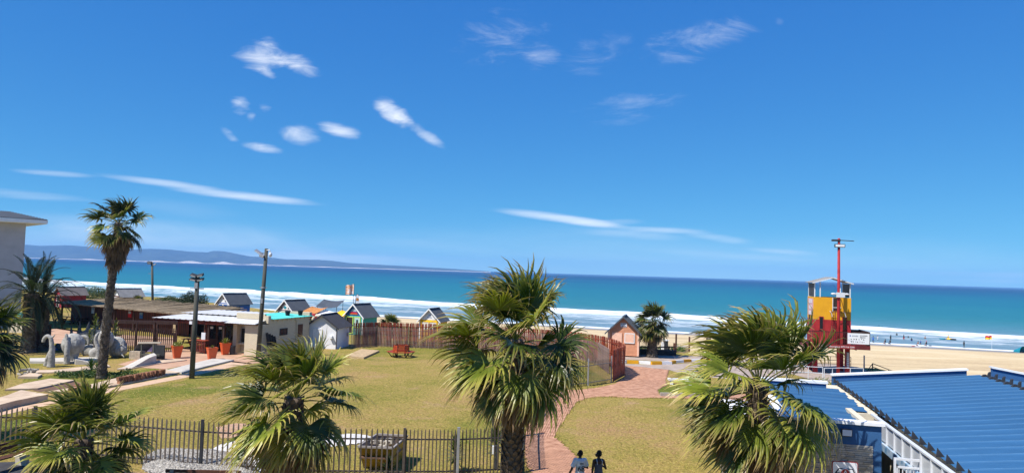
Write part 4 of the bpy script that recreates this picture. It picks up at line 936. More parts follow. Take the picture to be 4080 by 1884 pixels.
# open cafe with white sheet roof to the left of the brick building
ca = thing('cafe_pavilion', 'open timber cafe with low white sheet roof and dark red posts', 'building', CO, -PH)
MB().ribbed((-10.6, -.6, 2.72), (1, 0, 0), (0, 6.6, .22), 7.4, 6.6, .62, .035).build('roof_sheet', M['roof_white'], ca)
MB().ribbed((-10.9, 3.0, 2.98), (1, 0, 0), (0, 4.6, .05), 9.4, 4.6, .62, .035).build('roof_sheet', M['roof_white'], ca)
MB().bx(-10.5, -3.2, -.45, -.33, 2.42, 2.70).build('fascia', M['red_wood'], ca)
for x in (-10.3, -8.4, -6.6, -4.9, -3.35): MB().bx(x-.07, x+.07, -.3, -.16, 0, 2.45).build('post', M['dark_wood'], ca)
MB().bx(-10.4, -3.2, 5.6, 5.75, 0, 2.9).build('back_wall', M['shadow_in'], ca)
MB().bx(-6.6, -3.2, 1.6, 1.72, 0, 2.6).build('inner_wall', M['dark_wood'], ca)
for (x0, x1, z0, z1, m) in ((-6.45, -5.6, 1.0, 2.2, 'glass_dark'), (-5.4, -4.9, .1, 2.2, 'glass_dark'), (-4.6, -3.5, 1.0, 2.2, 'glass_dark')): 
    p_ = MB().bx(x0, x1, 1.54, 1.598, z0, z1).build('window', M[m], ca)
    f = MB(); f.bx(x0-.05, x0, 1.5, 1.6, z0, z1); f.bx(x1, x1+.05, 1.5, 1.6, z0, z1); f.build('frame', M['brown_wood'], p_)
b = MB()
for x0 in (-6.2, -5.3): b.bx(x0, x0+.28, 1.48, 1.535, 1.85, 2.05)
b.build('notice', M['sign_white'], ca); MB().bx(-5.75, -5.35, -.1, .0, .95, 1.65).build('menu_board', M['sign_white'], ca)
MB().bx(-8.55, -8.3, -.32, -.29, 1.5, 2.35).build('hanging_sign', M['pale_wood'], ca)
MB().bx(-6.62, -6.35, -.6, -.46, 2.35, 2.6).build('floodlight', M['sign_white'], ca)
b = MB(); 
for i in range(22): b.bx(-10.2+i*.165, -10.11+i*.165, 5.45, 5.5, .2, 2.3)
b.build('slat_screen', M['red_wood'], ca, kind='stuff')
# counter in front of the cafe
t = thing('bar_counter', 'red brown slatted timber counter in front of the cafe', 'counter', loc_cf(-5.3, -.75), -PH)
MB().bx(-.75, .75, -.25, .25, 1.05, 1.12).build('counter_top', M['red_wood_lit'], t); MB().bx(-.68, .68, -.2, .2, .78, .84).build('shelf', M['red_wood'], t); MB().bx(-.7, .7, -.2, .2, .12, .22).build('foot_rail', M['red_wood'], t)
for i in range(9): MB().bx(-.68+i*.165, -.60+i*.165, -.22, -.18, .2, 1.05).build('slat', M['red_wood'], t)
for x in (-.68, .62):
    for y in (-.2, .14): MB().bx(x, x+.07, y, y+.07, 0, 1.05).build('leg', M['red_wood'], t)
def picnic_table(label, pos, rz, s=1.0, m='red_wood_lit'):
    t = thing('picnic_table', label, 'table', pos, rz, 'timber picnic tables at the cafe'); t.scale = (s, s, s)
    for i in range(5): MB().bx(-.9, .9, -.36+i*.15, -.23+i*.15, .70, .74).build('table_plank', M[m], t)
    for y in (-.72, .72): MB().bx(-.9, .9, y-.12, y+.12, .42, .46).build('bench_plank', M[m], t)
    for x in (-.65, .65):
        MB().bx(x-.04, x+.04, -.75, .75, .34, .42).build('cross_beam', M[m], t)
        for sg in (-1, 1): MB().beam((x, sg*.62, 0), (x, sg*.22, .70), .07, .09).build('leg', M[m], t)
    return t
picnic_table('red picnic table under the white cafe roof', loc_cf(-8.9, 2.4), -PH)
picnic_table('red picnic table behind the tall planter at the cafe', loc_cf(-9.0, 4.6), -PH+.2)
picnic_table('dark picnic table before the reed roofed fence, left one', G(255, 1288), -.3, 1.1, 'red_wood')
picnic_table('dark picnic table before the reed roofed fence, right one', G(318, 1292), -.3, 1.1, 'red_wood')
t = thing('bar_stool', 'low dark red stool left of the first orange planter', 'stool', G(600, 1400), 0); MB().bx(-.22, .22, -.2, .2, .62, .7).build('seat', M['red_wood_lit'], t)
for x in (-.15, .15):
    for y in (-.13, .13): MB().bx(x-.04, x+.04, y-.04, y+.04, 0, .62).build('leg', M['red_wood'], t)
t = thing('bar_stool', 'smaller dark red stool nearest the first orange planter', 'stool', G(638, 1402), 0); MB().bx(-.2, .2, -.18, .18, .42, .5).build('seat', M['red_wood_lit'], t)
for x in (-.14, .14):
    for y in (-.12, .12): MB().bx(x-.04, x+.04, y-.04, y+.04, 0, .42).build('leg', M['red_wood'], t)

# dark slatted fence left of the cafe
sf = [G(395, 1398), G(540, 1402), G(700, 1402)]
picket_fence('slatted_fence', 'dark brown slatted fence with beam behind the sculptures', sf, 2.0, .155, .085, .025, M['dark_wood'], (.35, 1.05, 1.75), [sf[0], sf[1], G(610, 1402), sf[2]], M['dark_wood'], 2.5, piece='slat', tip=.02)
MB().beam(G(395, 1398)+Vector((0, -.1, 2.45)), G(705, 1402)+Vector((0, -.1, 2.45)), .15, .28).build('fence_beam', M['dark_wood'])
tag(bpy.data.objects['fence_beam'], 'dark brown timber beam across the top of the slatted fence posts', 'beam')
lf = [G(108, 1405), G(200, 1392)]
picket_fence('slatted_fence', 'dark timber panel fence behind the date palm trunks', lf, 2.1, .13, .12, .025, M['dark_wood'], (.4, 1.6), [lf[0]], M['dark_wood'], 2.2, piece='slat', tip=.02)
# reed roof with slatted wall under it
ra, rb, rc, rd = D(244, 1204, 84.5), D(715, 1252, 72.0), D(720, 1212, 79.0), D(300, 1184, 89.0)
rt = thing('reed_shelter', 'long lean to shelter roofed with weathered reeds behind the sculptures', 'shelter', (ra.x, ra.y, 0), math.atan2(rb.y-ra.y, rb.x-ra.x))
Lr = math.hypot(rb.x-ra.x, rb.y-ra.y); rr_ = random.Random(8)
reed = MB().tube([(0, -.5, 0), (0, 6.2, 0)], [.055, .035], 6).mesh('reed', M['reed'])
n = 210
for i in range(n):
    o = link('reed', reed, rt); x = -0.8+(Lr+1.2)*i/n; o.location = (x+rr_.uniform(-.08, .08), rr_.uniform(-.35, .2), ra.z+rr_.uniform(-.03, .07)); o.rotation_euler = (R(4.5)+rr_.gauss(0, .012), 0, -R(24)+rr_.gauss(0, .05))
MB().slab([(-.7, -.3, ra.z-.14), (Lr+.3, -.3, ra.z-.14), (Lr+2.8, 5.6, ra.z+.32), (1.8, 5.6, ra.z+.32)], (0, 0, .03)).build('roof_deck', M['dark_wood'], rt)
sl_ = pale_mesh('slat', .14, .025, ra.z-.1, .01, M['dark_wood']); sl2 = pale_mesh('slat', .14, .025, ra.z-.1, .01, M['red_wood'])
for i in range(int(Lr/.165)): o = link('slat', (sl_, sl2)[i % 2 == 0], rt); o.location = (i*.165, 1.2, 0)
MB().bx(0, Lr, 3.2, 3.3, 0, ra.z-.1).build('back_wall', M['dark_wood'], rt)
for i in range(7): MB().bx(-.08, .08, -.08, .08, 0, ra.z-.1).build('post', M['dark_wood'], rt).location = (.1+i*Lr/6.2, .1, 0)
MB().beam((0, .1, ra.z-.15), (Lr, .1, ra.z-.15), .12, .16).build('beam', M['red_wood'], rt)
for i, (x, m) in enumerate(((4.6, 'sign_white'), (7.6, 'plate_blue'), (12.2, 'cloth_red'), (14.4, 'hut_blue'))):
    q = MB().bx(x, x+.6, 1.12, 1.16, 1.35, 2.05).build('picture_board', M[m], rt); MB().bx(x+.05, x+.55, 1.10, 1.125, 1.75, 2.0).build('print', M['plate_blue' if i != 1 else 'sign_white'], q)
# small turquoise roofed kiosk behind the cafe
t = thing('back_kiosk', 'low brown kiosk with narrow turquoise roof behind the white cafe roof', 'building', D(796, 1240, 78)*1.0, -PH); t.location.z = 0
zt = D(796, 1232, 78).z
MB().bx(-2.0, 2.0, 0, 2.5, 0, zt-.1).build('wall', M['brown_wood'], t); MB().ribbed((-2.1, -.2, zt-.05), (1, 0, 0), (0, 2.8, .25), 4.2, 2.8, .2, .03).build('roof_sheet', M['turquoise'], t)
MB().bx(-2.1, 2.9, 2.7, 2.9, 0, zt+.35).build('wall', M['charcoal'], t)
t = thing('deck_railing', 'dark timber boardwalk railing between the blue and the mauve hut', 'railing', gp(1058, 95), -.1)
for z in (.55, 1.05): MB().bx(-1.6, 1.6, -.05, .05, z-.06, z+.06).build('rail', M['dark_wood'], t)
for x in (-1.5, -.5, .5, 1.5): MB().bx(x-.06, x+.06, -.06, .06, 0, 1.1).build('post', M['dark_wood'], t)
# market stalls
def stall(label, u, v, rz, w, d, h, m, m2, tilt):
    t = thing('market_stall', label, 'stall', G(u, v), rz, 'awning stalls between the huts')
    for x in (-w/2, w/2):
        for y in (0, d): MB().cyl((x, y, 0), (x, y, h if y == 0 else h+tilt), .035, n=6).build('pole', M['charcoal'], t)
    b = MB(); n = 8
    for i in range(n):
        a0, a1 = i/n, (i+1)/n; s0, s1 = -.18*math.sin(math.pi*a0), -.18*math.sin(math.pi*a1)
        X0, X1 = -w/2-.15+(w+.3)*a0, -w/2-.15+(w+.3)*a1
        b.hexa([(X0, -.2, h+s0), (X1, -.2, h+s1), (X1, d+.2, h+tilt+s1), (X0, d+.2, h+tilt+s0)], [(X0, -.2, h+s0+.02), (X1, -.2, h+s1+.02), (X1, d+.2, h+tilt+s1+.02), (X0, d+.2, h+tilt+s0+.02)])
    b.build('awning', M[m], t)
    MB().bx(-w/2, w/2, -.15, d*.5, .0, .8).build('table', M[m2], t)
    return t
stall('orange awning stall left of the yellow awning', 1232, 1318, -.4, 2.0, 1.6, 2.15, 'cloth_orange', 'brown_wood', .6)
stall('white awning stall beside the yellow awning', 1290, 1322, -.4, 1.7, 1.6, 2.05, 'cloth_white', 'brown_wood', .35)
stall('bright yellow awning stall left of the green striped hut', 1345, 1330, -.4, 1.6, 1.8, 2.1, 'cloth_yellow', 'brown_wood', .45)
stall('grey teal mono pitch awning stall behind the yellow awning', 1300, 1300, -.2, 2.6, 1.8, 2.5, 'roof_slate', 'charcoal', .8)
# ------------------------------------------------------------------ left building, sculptures, slabs, planters
lb = D(78, 1295, 77); lb.z = 0
t = thing('left_building', 'tall plain grey plastered building with corrugated roof at the left edge', 'building', lb, math.atan2(-lb.x, lb.y)+R(10))
ztop = D(95, 890, 77).z
MB().bx(-14, 0, 0, 10, 0, ztop).build('wall', mat('plaster_grey', (.44, .43, .45), .85, .1, .8, .3, 25), t)
b = MB(); xr, xe = -.2, 1.75; zr = ztop+1.35; ze = ztop+.42
b.slab([(-15, -1.2, ze), (xe, -1.2, ze), (xr-.6, 4.5, zr), (-15, 4.5, zr)], (0, 0, .03))
x = -15.0
while x < xe:
    k_ = 1.0 if x < xr-.6 else max(.03, (xe-x)/(xe-xr+.6)); b.beam((x, -1.22, ze+.05), (x, -1.2+5.7*k_, ze+.05+(zr-ze)*k_), .1, .07); x += .2
b.build('roof_sheet', M['roof_slate'], t); MB().slab([(xe, -1.2, ze), (xr-.6, 4.5, zr), (xe, 9, ze)], (0, 0, .03)).build('roof_hip', M['roof_slate'], t)
MB().bx(-15, xe, -1.2, -1.1, ze-.38, ze-.01).build('fascia', M['white'], t); MB().bx(xe-.1, xe, -1.1, 9, ze-.38, ze-.01).build('fascia', M['white'], t)
MB().bx(-15, xe-.1, -1.1, 9, ze-.42, ze-.385).build('soffit', M['white'], t)
t = thing('small_annex', 'low pale wall with turquoise roof edge beside the grey building', 'building', D(82, 1300, 72)*1, 0); t.location.z = 0
MB().bx(-1.2, .5, 0, 2, 0, 1.6).build('wall', M['cream'], t); MB().ribbed((-1.3, -.2, 1.62), (1, 0, 0), (0, 2, .3), 2.0, 2.2, .2, .03).build('roof_sheet', M['turquoise'], t)

def sculpture(label, pos, rz, parts, m='sculpt', name='dinosaur_sculpture', cat='sculpture', vox=.045, disp=.05, extra=()):
    t = thing(name, label, cat, pos, rz, 'concrete dinosaur sculptures'); b = MB()
    for p in parts:
        if p[0] == 'tube':
            pts = [Vector(q) for q in p[1]]; fine = []; rad = []
            n = len(pts)
            for i in range(n-1):
                for k in range(4):
                    s = k/4; p0, p1, p2, p3 = pts[max(0, i-1)], pts[i], pts[i+1], pts[min(n-1, i+2)]
                    fine.append(.5*((2*p1)+(-p0+p2)*s+(2*p0-5*p1+4*p2-p3)*s*s+(-p0+3*p1-3*p2+p3)*s**3)); rad.append(p[2][i]*(1-s)+p[2][i+1]*s)
            fine.append(pts[-1]); rad.append(p[2][-1]); b.tube(fine, rad, 12)
        elif p[0] == 'ball': b.ball(p[1], p[2], 16, 12)
        elif p[0] == 'cone': b.tube([p[1], p[2]], [p[3], .015], 8)
    o = b.build('body', M[m], t, True)
    md = o.modifiers.new('remesh', 'REMESH'); md.mode = 'VOXEL'; md.voxel_size = vox; md.use_smooth_shade = True
    tx = bpy.data.textures.new('lump', 'CLOUDS'); tx.noise_scale = .16; tx.noise_depth = 4
    dm_ = o.modifiers.new('lump', 'DISPLACE'); dm_.texture = tx; dm_.strength = disp; dm_.mid_level = .5
    return t
sculpture('grey long necked sculpture with arched neck bending left, leftmost of the group', G(196, 1462), 0, [('tube', [(.1, 0, 0), (.12, 0, .7), (.10, 0, 1.4), (.0, 0, 1.95), (-.25, 0, 2.15), (-.48, 0, 1.95), (-.52, 0, 1.7)], [.26, .22, .16, .14, .13, .12, .1]), ('tube', [(-.5, .5, 0), (-.35, .45, .6), (-.05, .3, 1.2), (.05, .1, 1.5)], [.22, .2, .18, .14]), ('tube', [(.05, 0, 2.0), (.3, 0, 2.3)], [.07, .03])])
sculpture('round grey boulder bodied sculpture with a pillar neck in front', G(262, 1450), 0, [('ball', (-.1, .9, 1.32), (.78, .75, .82)), ('tube', [(.08, 0, 0), (.05, 0, .6), (.0, .05, 1.2), (-.12, .15, 1.75), (-.22, .2, 2.15)], [.21, .2, .18, .14, .08]), ('tube', [(-.1, .9, .7), (-.1, .9, 0)], [.45, .3])])
sculpture('grey sculpture with a hooked neck curving right, head hanging down', G(306, 1418), 0, [('tube', [(-.05, 0, 0), (-.05, 0, .7), (.05, 0, 1.2), (.35, 0, 1.52), (.72, 0, 1.45), (.85, 0, 1.15), (.84, 0, .9)], [.2, .19, .17, .15, .13, .11, .08]), ('ball', (.7, .6, .35), (.7, .5, .55)), ('ball', (1.3, .5, .25), (.4, .4, .4))])
sculpture('pale grey sculpture with S shaped neck just left of the tall palm trunk', G(385, 1432), 0, [('tube', [(.1, 0, 0), (.15, 0, .5), (.0, 0, 1.0), (-.15, 0, 1.4), (-.1, 0, 1.8), (.0, .1, 2.05)], [.24, .22, .16, .14, .13, .08]), ('ball', (.05, .9, 1.45), (.62, .6, .75)), ('tube', [(.05, .9, .8), (.05, .9, 0)], [.35, .28]), ('ball', (-.45, .6, .4), (.5, .4, .45))])
sculpture('weathered grey horned head sculpture right of the tall palm trunk', G(455, 1425), 0, [('ball', (-.1, .5, .75), (.75, .5, .85)), ('ball', (.35, .2, .55), (.5, .4, .45)), ('cone', (.2, .1, .9), (.75, -.1, 1.15), .12), ('cone', (-.3, .2, 1.3), (-.2, .1, 1.75), .14), ('cone', (.45, 0, .4), (.95, -.3, .1), .12), ('tube', [(-.3, .6, 1.0), (-.6, .7, 1.6)], [.4, .12])], disp=.09)
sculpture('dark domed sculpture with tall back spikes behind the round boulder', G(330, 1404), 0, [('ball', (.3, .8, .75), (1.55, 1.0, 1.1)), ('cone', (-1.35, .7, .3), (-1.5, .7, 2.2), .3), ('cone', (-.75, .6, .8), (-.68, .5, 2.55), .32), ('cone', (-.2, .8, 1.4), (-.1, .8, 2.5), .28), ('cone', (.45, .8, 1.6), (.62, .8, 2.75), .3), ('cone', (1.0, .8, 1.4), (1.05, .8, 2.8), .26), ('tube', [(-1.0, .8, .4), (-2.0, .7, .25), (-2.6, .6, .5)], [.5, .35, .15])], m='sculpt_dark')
t = thing('well_shelter', 'dark slant roofed timber frame with a stone base among the slabs', 'shelter', G(575, 1432), R(-8))
MB().bx(-1.15, -.25, -.2, .45, 0, .62).build('stone_base', M['stone'], t)
for x in (-.05, .95): MB().beam((x-.08, -.15, 0), (x-.18, -.1, 1.25), .1, .1).build('post', M['pole_wood'], t)
MB().beam((-.5, -.1, 1.28), (1.35, -.1, 1.36), .16, .12).build('beam', M['concrete'], t); MB().bx(-.1, 1.35, -.2, .05, .35, .48).build('rail', M['pole_wood'], t)
MB().slab([(-.45, -.1, 1.3), (-1.35, .2, .25), (-.75, .9, .2), (.2, 1.0, 1.2)], (0, .03, .05)).build('sloping_panel', M['sculpt_dark'], t); MB().bx(.3, 1.3, .5, .62, 0, 1.1).build('back_panel', M['charcoal'], t)
ch = MB().bx(-.2, .2, -.03, .03, .4, .85).bx(-.2, .2, -.4, 0, .38, .44)
for x in (-.18, .15):
    for y in (-.38, -.04): ch.bx(x, x+.04, y, y+.04, 0, .4)
t = thing('chair', 'small mauve chair beside the dark timber frame', 'chair', G(594, 1418), .4); ch.build('seat', mat('mauve', (.22, .17, .26), .6), t)

def slab(label, pts, h, m='slab_tan', name='concrete_slab', z0=0.0, cat='slab'):
    P = [G(u, v) for u, v in pts]; c = P[0]; o = MB().prism([(p.x-c.x, p.y-c.y) for p in P], z0, h).build(name, M[m]); o.location = (c.x, c.y, 0); return tag(o, label, cat, 'concrete mini golf slabs')
slab('white concrete platform under the grey sculptures', [(118, 1434), (290, 1432), (400, 1428), (372, 1446), (300, 1449), (118, 1447)], .16, 'concrete_white')
slab('low tan slab in front of the grey sculptures', [(150, 1478), (228, 1476), (345, 1462), (420, 1450), (440, 1462), (345, 1477), (230, 1486), (140, 1488)], .08)
slab('long tan slab running diagonally beside the lawn', [(187, 1566), (353, 1538), (454, 1513), (560, 1492), (660, 1474), (716, 1487), (640, 1504), (456, 1540), (285, 1570)], .10)
slab('grey concrete slab ending near the last orange planter', [(664, 1480), (760, 1455), (847, 1433), (932, 1438), (830, 1462), (724, 1489)], .12, 'concrete_white')
slab('flat tan slab with stains left of the soil patch', [(19, 1557), (90, 1533), (200, 1513), (300, 1519), (150, 1552)], .10)
slab('thick pale slab at far left above the palisade fence', [(-80, 1632), (30, 1598), (82, 1577), (190, 1595), (60, 1622), (-80, 1660)], .34, 'slab_tan')
slab('small tan slab below the rubble at far left', [(70, 1508), (120, 1492), (168, 1498), (150, 1508)], .14)
slab('narrow tan slab between the ramp and the paving', [(466, 1474), (515, 1472), (620, 1452), (745, 1436), (700, 1432), (560, 1446)], .07)
# wavy white ramps
def ramp_obj(label, A, B, C_, Dd, ha, hb, m):
    A, B, C_, Dd = [G(*q) for q in (A, B, C_, Dd)]; b = MB(); n = 8; c = A
    for i in range(n):
        a0, a1 = i/n, (i+1)/n; f0, f1 = [ha+(hb-ha)*(.5-.5*math.cos(math.pi*x)) for x in (a0, a1)]
        p0, p1 = A.lerp(B, a0)-c, A.lerp(B, a1)-c; q0, q1 = Dd.lerp(C_, a0)-c, Dd.lerp(C_, a1)-c; Z = Vector((0, 0, 1))
        b.hexa([p0, p1, q1, q0], [p0+Z*f0, p1+Z*f1, q1+Z*f1, q0+Z*f0])
    o = b.build('golf_ramp', M[m]); o.location = c; return tag(o, label, 'ramp', 'white concrete ramps')
ramp_obj('white concrete ramp rising right of the tall palm', (500, 1474), (622, 1448), (612, 1438), (466, 1470), .03, .62, 'concrete_white')
ramp_obj('white concrete ramp sloping down beside the S necked sculpture', (300, 1452), (372, 1452), (362, 1440), (282, 1440), .35, .12, 'concrete_white')
def rubble(name, label, pos, n, spread, size, m, seed, cat, zs=.5, group=None, rowdir=None):
    r = random.Random(seed); t = thing(name, label, cat, pos, 0, group); me = MB().box((0, 0, 0), size).mesh('brick', M[m])
    for i in range(n):
        o = link('brick', me, t); lay_ = i % 3
        o.location = (r.gauss(0, spread), r.gauss(0, spread*.6), size[2]*.55+lay_*size[2]*.8*zs); o.rotation_euler = (r.gauss(0, .15), r.gauss(0, .15), r.uniform(0, 3))
    return t
rubble('brick_pile', 'small pile of brown bricks on the long slab', G(310, 1566)+Vector((0, 0, .1)), 18, .28, (.30, .14, .12), 'clay_brick', 3, 'bricks', 1.4)
rubble('rubble_pile', 'pile of broken grey rubble at far left', G(112, 1492)+Vector((0, 0, .02)), 22, .35, (.30, .16, .12), 'rubble', 4, 'rubble', 1.2)
# long row of stacked clay pavers
p0, p1 = G(470, 1534), G(660, 1497); t = thing('paver_stack', 'long row of clay pavers stacked on the diagonal slab', 'pavers', p0+Vector((0, 0, .1)), math.atan2(p1.y-p0.y, p1.x-p0.x)); Ls = (p1-p0).length
me = MB().box((0, 0, 0), (.085, .22, .20)).mesh('paver', M['clay_brick']); r = random.Random(6)
for i in range(int(Ls/.105)):
    for k in range(2 if r.random() < .93 else 1):
        o = link('paver', me, t); o.location = (i*.105+r.gauss(0, .012), r.gauss(0, .05), .10+k*.19); o.rotation_euler = (r.gauss(0, .06), r.gauss(0, .14), r.gauss(0, .16))
t = thing('tarpaulin', 'bright blue tarpaulin lying behind the leftmost sculptures', 'tarpaulin', G(222, 1392), .2); MB().ball((0, 0, .0), (1.0, .5, .34), 14, 8).build('sheet', M['hut_blue'], t, True); MB().ball((.9, .1, .0), (.6, .4, .2), 12, 6).build('sheet', M['hut_blue'], t, True)
# planters
def planter(label, u, v, h, plant, seed):
    t = thing('planter', label, 'planter', G(u, v), R(38), 'tall orange square planters'); a, b_ = .22, .36
    MB().hexa([(-a, -a, 0), (a, -a, 0), (a, a, 0), (-a, a, 0)], [(-b_, -b_, h), (b_, -b_, h), (b_, b_, h), (-b_, b_, h)]).build('body', M['orange_pot'], t)
    f = MB()
    for (x0, x1, y0, y1) in ((-b_-.02, b_+.02, -b_-.02, -b_+.05), (-b_-.02, b_+.02, b_-.05, b_+.02), (-b_-.02, -b_+.05, -b_+.05, b_-.05), (b_-.05, b_+.02, -b_+.05, b_-.05)): f.bx(x0, x1, y0, y1, h-.03, h+.05)
    f.build('rim', M['orange_pot'], t); MB().bx(-b_+.05, b_-.05, -b_+.05, b_-.05, h, h+.02).build('soil', M['soil'], t)
    r = np.random.default_rng(seed)
    if plant == 'bush': o = link('plant', leaf_mesh('plant', leaf_cloud(r, .30, .30, .36, 320, .06), M['leaf_bright']), t); o.location = (0, 0, h)
    else:
        vs = []; fs = []; al = []
        for i in range(46 if plant == 'spiky' else 24):
            el = R(85-80*i/46); az = i*2.4; ln = .6 if plant == 'spiky' else .28; d = np.array([math.cos(az)*math.cos(el), math.sin(az)*math.cos(el), math.sin(el)]); s = norm(np.cross(d, np.array([.01, 0, 1.]))); k = len(vs)
            vs += [tuple(x) for x in (-s*.02, s*.02, d*ln*.6+s*.022, d*ln*.6-s*.022, d*ln+np.array([0, 0, -.12*ln]))]; fs += [(k, k+1, k+2, k+3), (k+3, k+2, k+4)]; al += [.2, .2, .5, .5, .85]
        o = link('plant', leaf_mesh('plant', (vs, fs, al), M['leaf_bright']), t); o.location = (0, 0, h)
planter('orange planter with a round green bush, nearest the slatted fence', 704, 1426, .92, 'bush', 1)
planter('orange planter nearly empty, nearest the concrete slab', 843, 1432, .90, 'low', 2)
planter('orange planter with spiky plant beside the kiosk window', 896, 1412, .92, 'spiky', 3)
t = thing('dustbin', 'dark round dustbin under the kiosk window', 'bin', G(925, 1412)); MB().tube([(0, 0, 0), (0, 0, .7)], [.2, .24], 14).build('body', M['charcoal'], t); MB().tube([(0, 0, .7), (0, 0, .76)], [.26, .25], 14).build('rim', M['charcoal'], t)
# lamp posts
def lamp(label, base, top, r0, r1, heads):
    L_ = top-base; t = thing('lamp_post', label, 'lamp post', base, 0, 'timber lamp posts'); MB().tube([(0, 0, 0), tuple(L_*.5), tuple(L_)], [r0, (r0+r1)/2, r1], 12).build('pole', M['pole_wood'], t, True)
    for (dx, dz, w, h, tilt, m) in heads:
        c = L_+Vector((dx, -.12, dz)); mm = Matrix.Rotation(tilt, 3, 'Y') @ Matrix.Rotation(R(25), 3, 'X')
        hd = MB().box(c, (w, .28, h), M=mm).build('floodlight', M[m], t); MB().box(c+mm @ Vector((0, -.145, 0)), (w*.85, .01, h*.7), M=mm).build('lens', M['sign_white'], hd)
        MB().beam(L_+Vector((0, 0, dz-.05)), c, .05, .05).build('bracket', M['galv'], t)
    return t
b1 = G(1028, 1424); T1 = D(1062, 990, b1.y)
t = lamp('tall timber lamp post with camera by the cream building', b1, T1, .19, .14, [(-.55, -.35, .75, .1, R(35), 'galv'), (-.3, -.6, .35, .2, R(20), 'galv')])
L_ = T1-b1; MB().tube([L_+Vector((.05, -.1, -.15)), L_+Vector((.3, -.12, -.1)), L_+Vector((.38, -.12, -.3))], .035, 6).build('bracket', M['steel_white'], t); cm = MB().ball(L_+Vector((.38, -.12, -.5)), (.15, .15, .2), 12, 8).build('camera_dome', M['steel_white'], t, True)
MB().tube([L_*.64+Vector((0, 0, -.06)), L_*.64+Vector((0, 0, .06))], .2, 10).build('collar', M['galv'], t); MB().bx(-.3, .3, -.03, .03, -.03, .03).build('cross_bar', M['galv'], t).location = L_*.64; MB().bx(-.07, .07, -.2, -.15, -.2, .2).build('plate', M['galv'], t).location = L_*.52
b2 = G(764, 1507); T2 = D(788, 1096, b2.y)
t = lamp('weathered lamp post with twin floodlights standing on the lawn', b2, T2, .17, .13, [(-.2, -.02, .4, .12, R(15), 'charcoal'), (.22, 0, .4, .12, -R(15), 'charcoal'), (-.22, -.28, .42, .1, R(10), 'charcoal'), (.24, -.28, .42, .1, -R(10), 'charcoal')])
L_ = T2-b2; MB().bx(-.45, .45, -.03, .03, -.03, .03).build('cross_bar', M['galv'], t).location = L_*.87; MB().bx(-.1, .1, -.2, -.12, -.2, .2).build('junction_box', M['galv'], t).location = L_*.9
b3 = D(606, 1330, 92); b3.z = 0; T3 = D(606, 1044, b3.y)
t = lamp('far lamp post rising behind the reed roof', b3, T3, .16, .13, [(-.25, -.1, .5, .3, R(5), 'charcoal'), (.4, -.3, .4, .1, -R(30), 'galv')])
L_ = T3-b3; MB().bx(-.5, .2, -.03, .03, -.03, .03).build('cross_bar', M['galv'], t).location = L_*.80
# pallet of pale boards beside the shed, and red playground tub on the roof side
pl = [G(1375, 1424), G(1450, 1430), G(1512, 1402), G(1440, 1396)]
t = thing('board_platform', 'low platform of pale boards beside the white shed', 'platform', pl[0])
for i in range(14):
    a0, a1 = i/14, (i+.9)/14; A, B = pl[0].lerp(pl[1], a0)-pl[0], pl[0].lerp(pl[1], a1)-pl[0]; C_, Dd = pl[3].lerp(pl[2], a1)-pl[0], pl[3].lerp(pl[2], a0)-pl[0]; e = (B-A)*0; zz = .16
    MB().hexa([A, B, C_, Dd], [A+Vector((0, 0, zz)), B+Vector((0, 0, zz)), C_+Vector((0, 0, zz)), Dd+Vector((0, 0, zz))]).build('board', M['pale_wood'], t)
t = thing('playground_ring', 'red and cream curved playground tube behind the white shed', 'playground toy', D(1240, 1400, 71)*1, 0); t.location.z = 0
zc = D(1240, 1262, 71).z
for (x, m, rr) in ((0, 'red_paint', .55), (.42, 'cream', .48)):
    MB().tube([(x+rr*.8*math.cos(a), 0, zc-.35+rr*math.sin(a)) for a in [math.pi*k/8 for k in range(9)]], .17, 8).build('arch', M[m], t, True)
MB().cyl((-.3, 0, 0), (-.3, 0, zc-.3), .06).build('post', M['galv'], t); MB().cyl((.5, 0, 0), (.5, 0, zc-.3), .06).build('post', M['galv'], t)
# six sided bench around nothing
t = thing('hexagon_bench', 'red timber six sided bench with backrests on the lawn', 'bench', G(1597, 1421), R(12))
for k in range(6):
    a = R(60*k-90); u_ = Vector((math.cos(a), math.sin(a), 0)); s_ = Vector((-u_.y, u_.x, 0))
    for i in range(3):
        rr = .72+i*.15; hl = rr*math.tan(R(30))-.01
        MB().beam(u_*rr-s_*hl+Vector((0, 0, .46)), u_*rr+s_*hl+Vector((0, 0, .46)), .13, .04).build('seat_plank', M['bench_wood'], t)
    for i in range(4):
        rr = .62-.02*i; hl = rr*math.tan(R(30))-.02; z = .56+i*.13
        MB().beam(u_*rr-s_*hl+Vector((0, 0, z)), u_*rr+s_*hl+Vector((0, 0, z)), .03, .11).build('back_slat', M['bench_wood'], t)
    c2 = Vector((math.cos(a+R(30)), math.sin(a+R(30)), 0))
    MB().beam(c2*.66, c2*.66+Vector((0, 0, 1.05)), .06, .06).build('upright', M['dark_wood'], t); MB().beam(c2*.75, c2*1.1+Vector((0, 0, .42)), .07, .07).build('leg', M['dark_wood'], t)
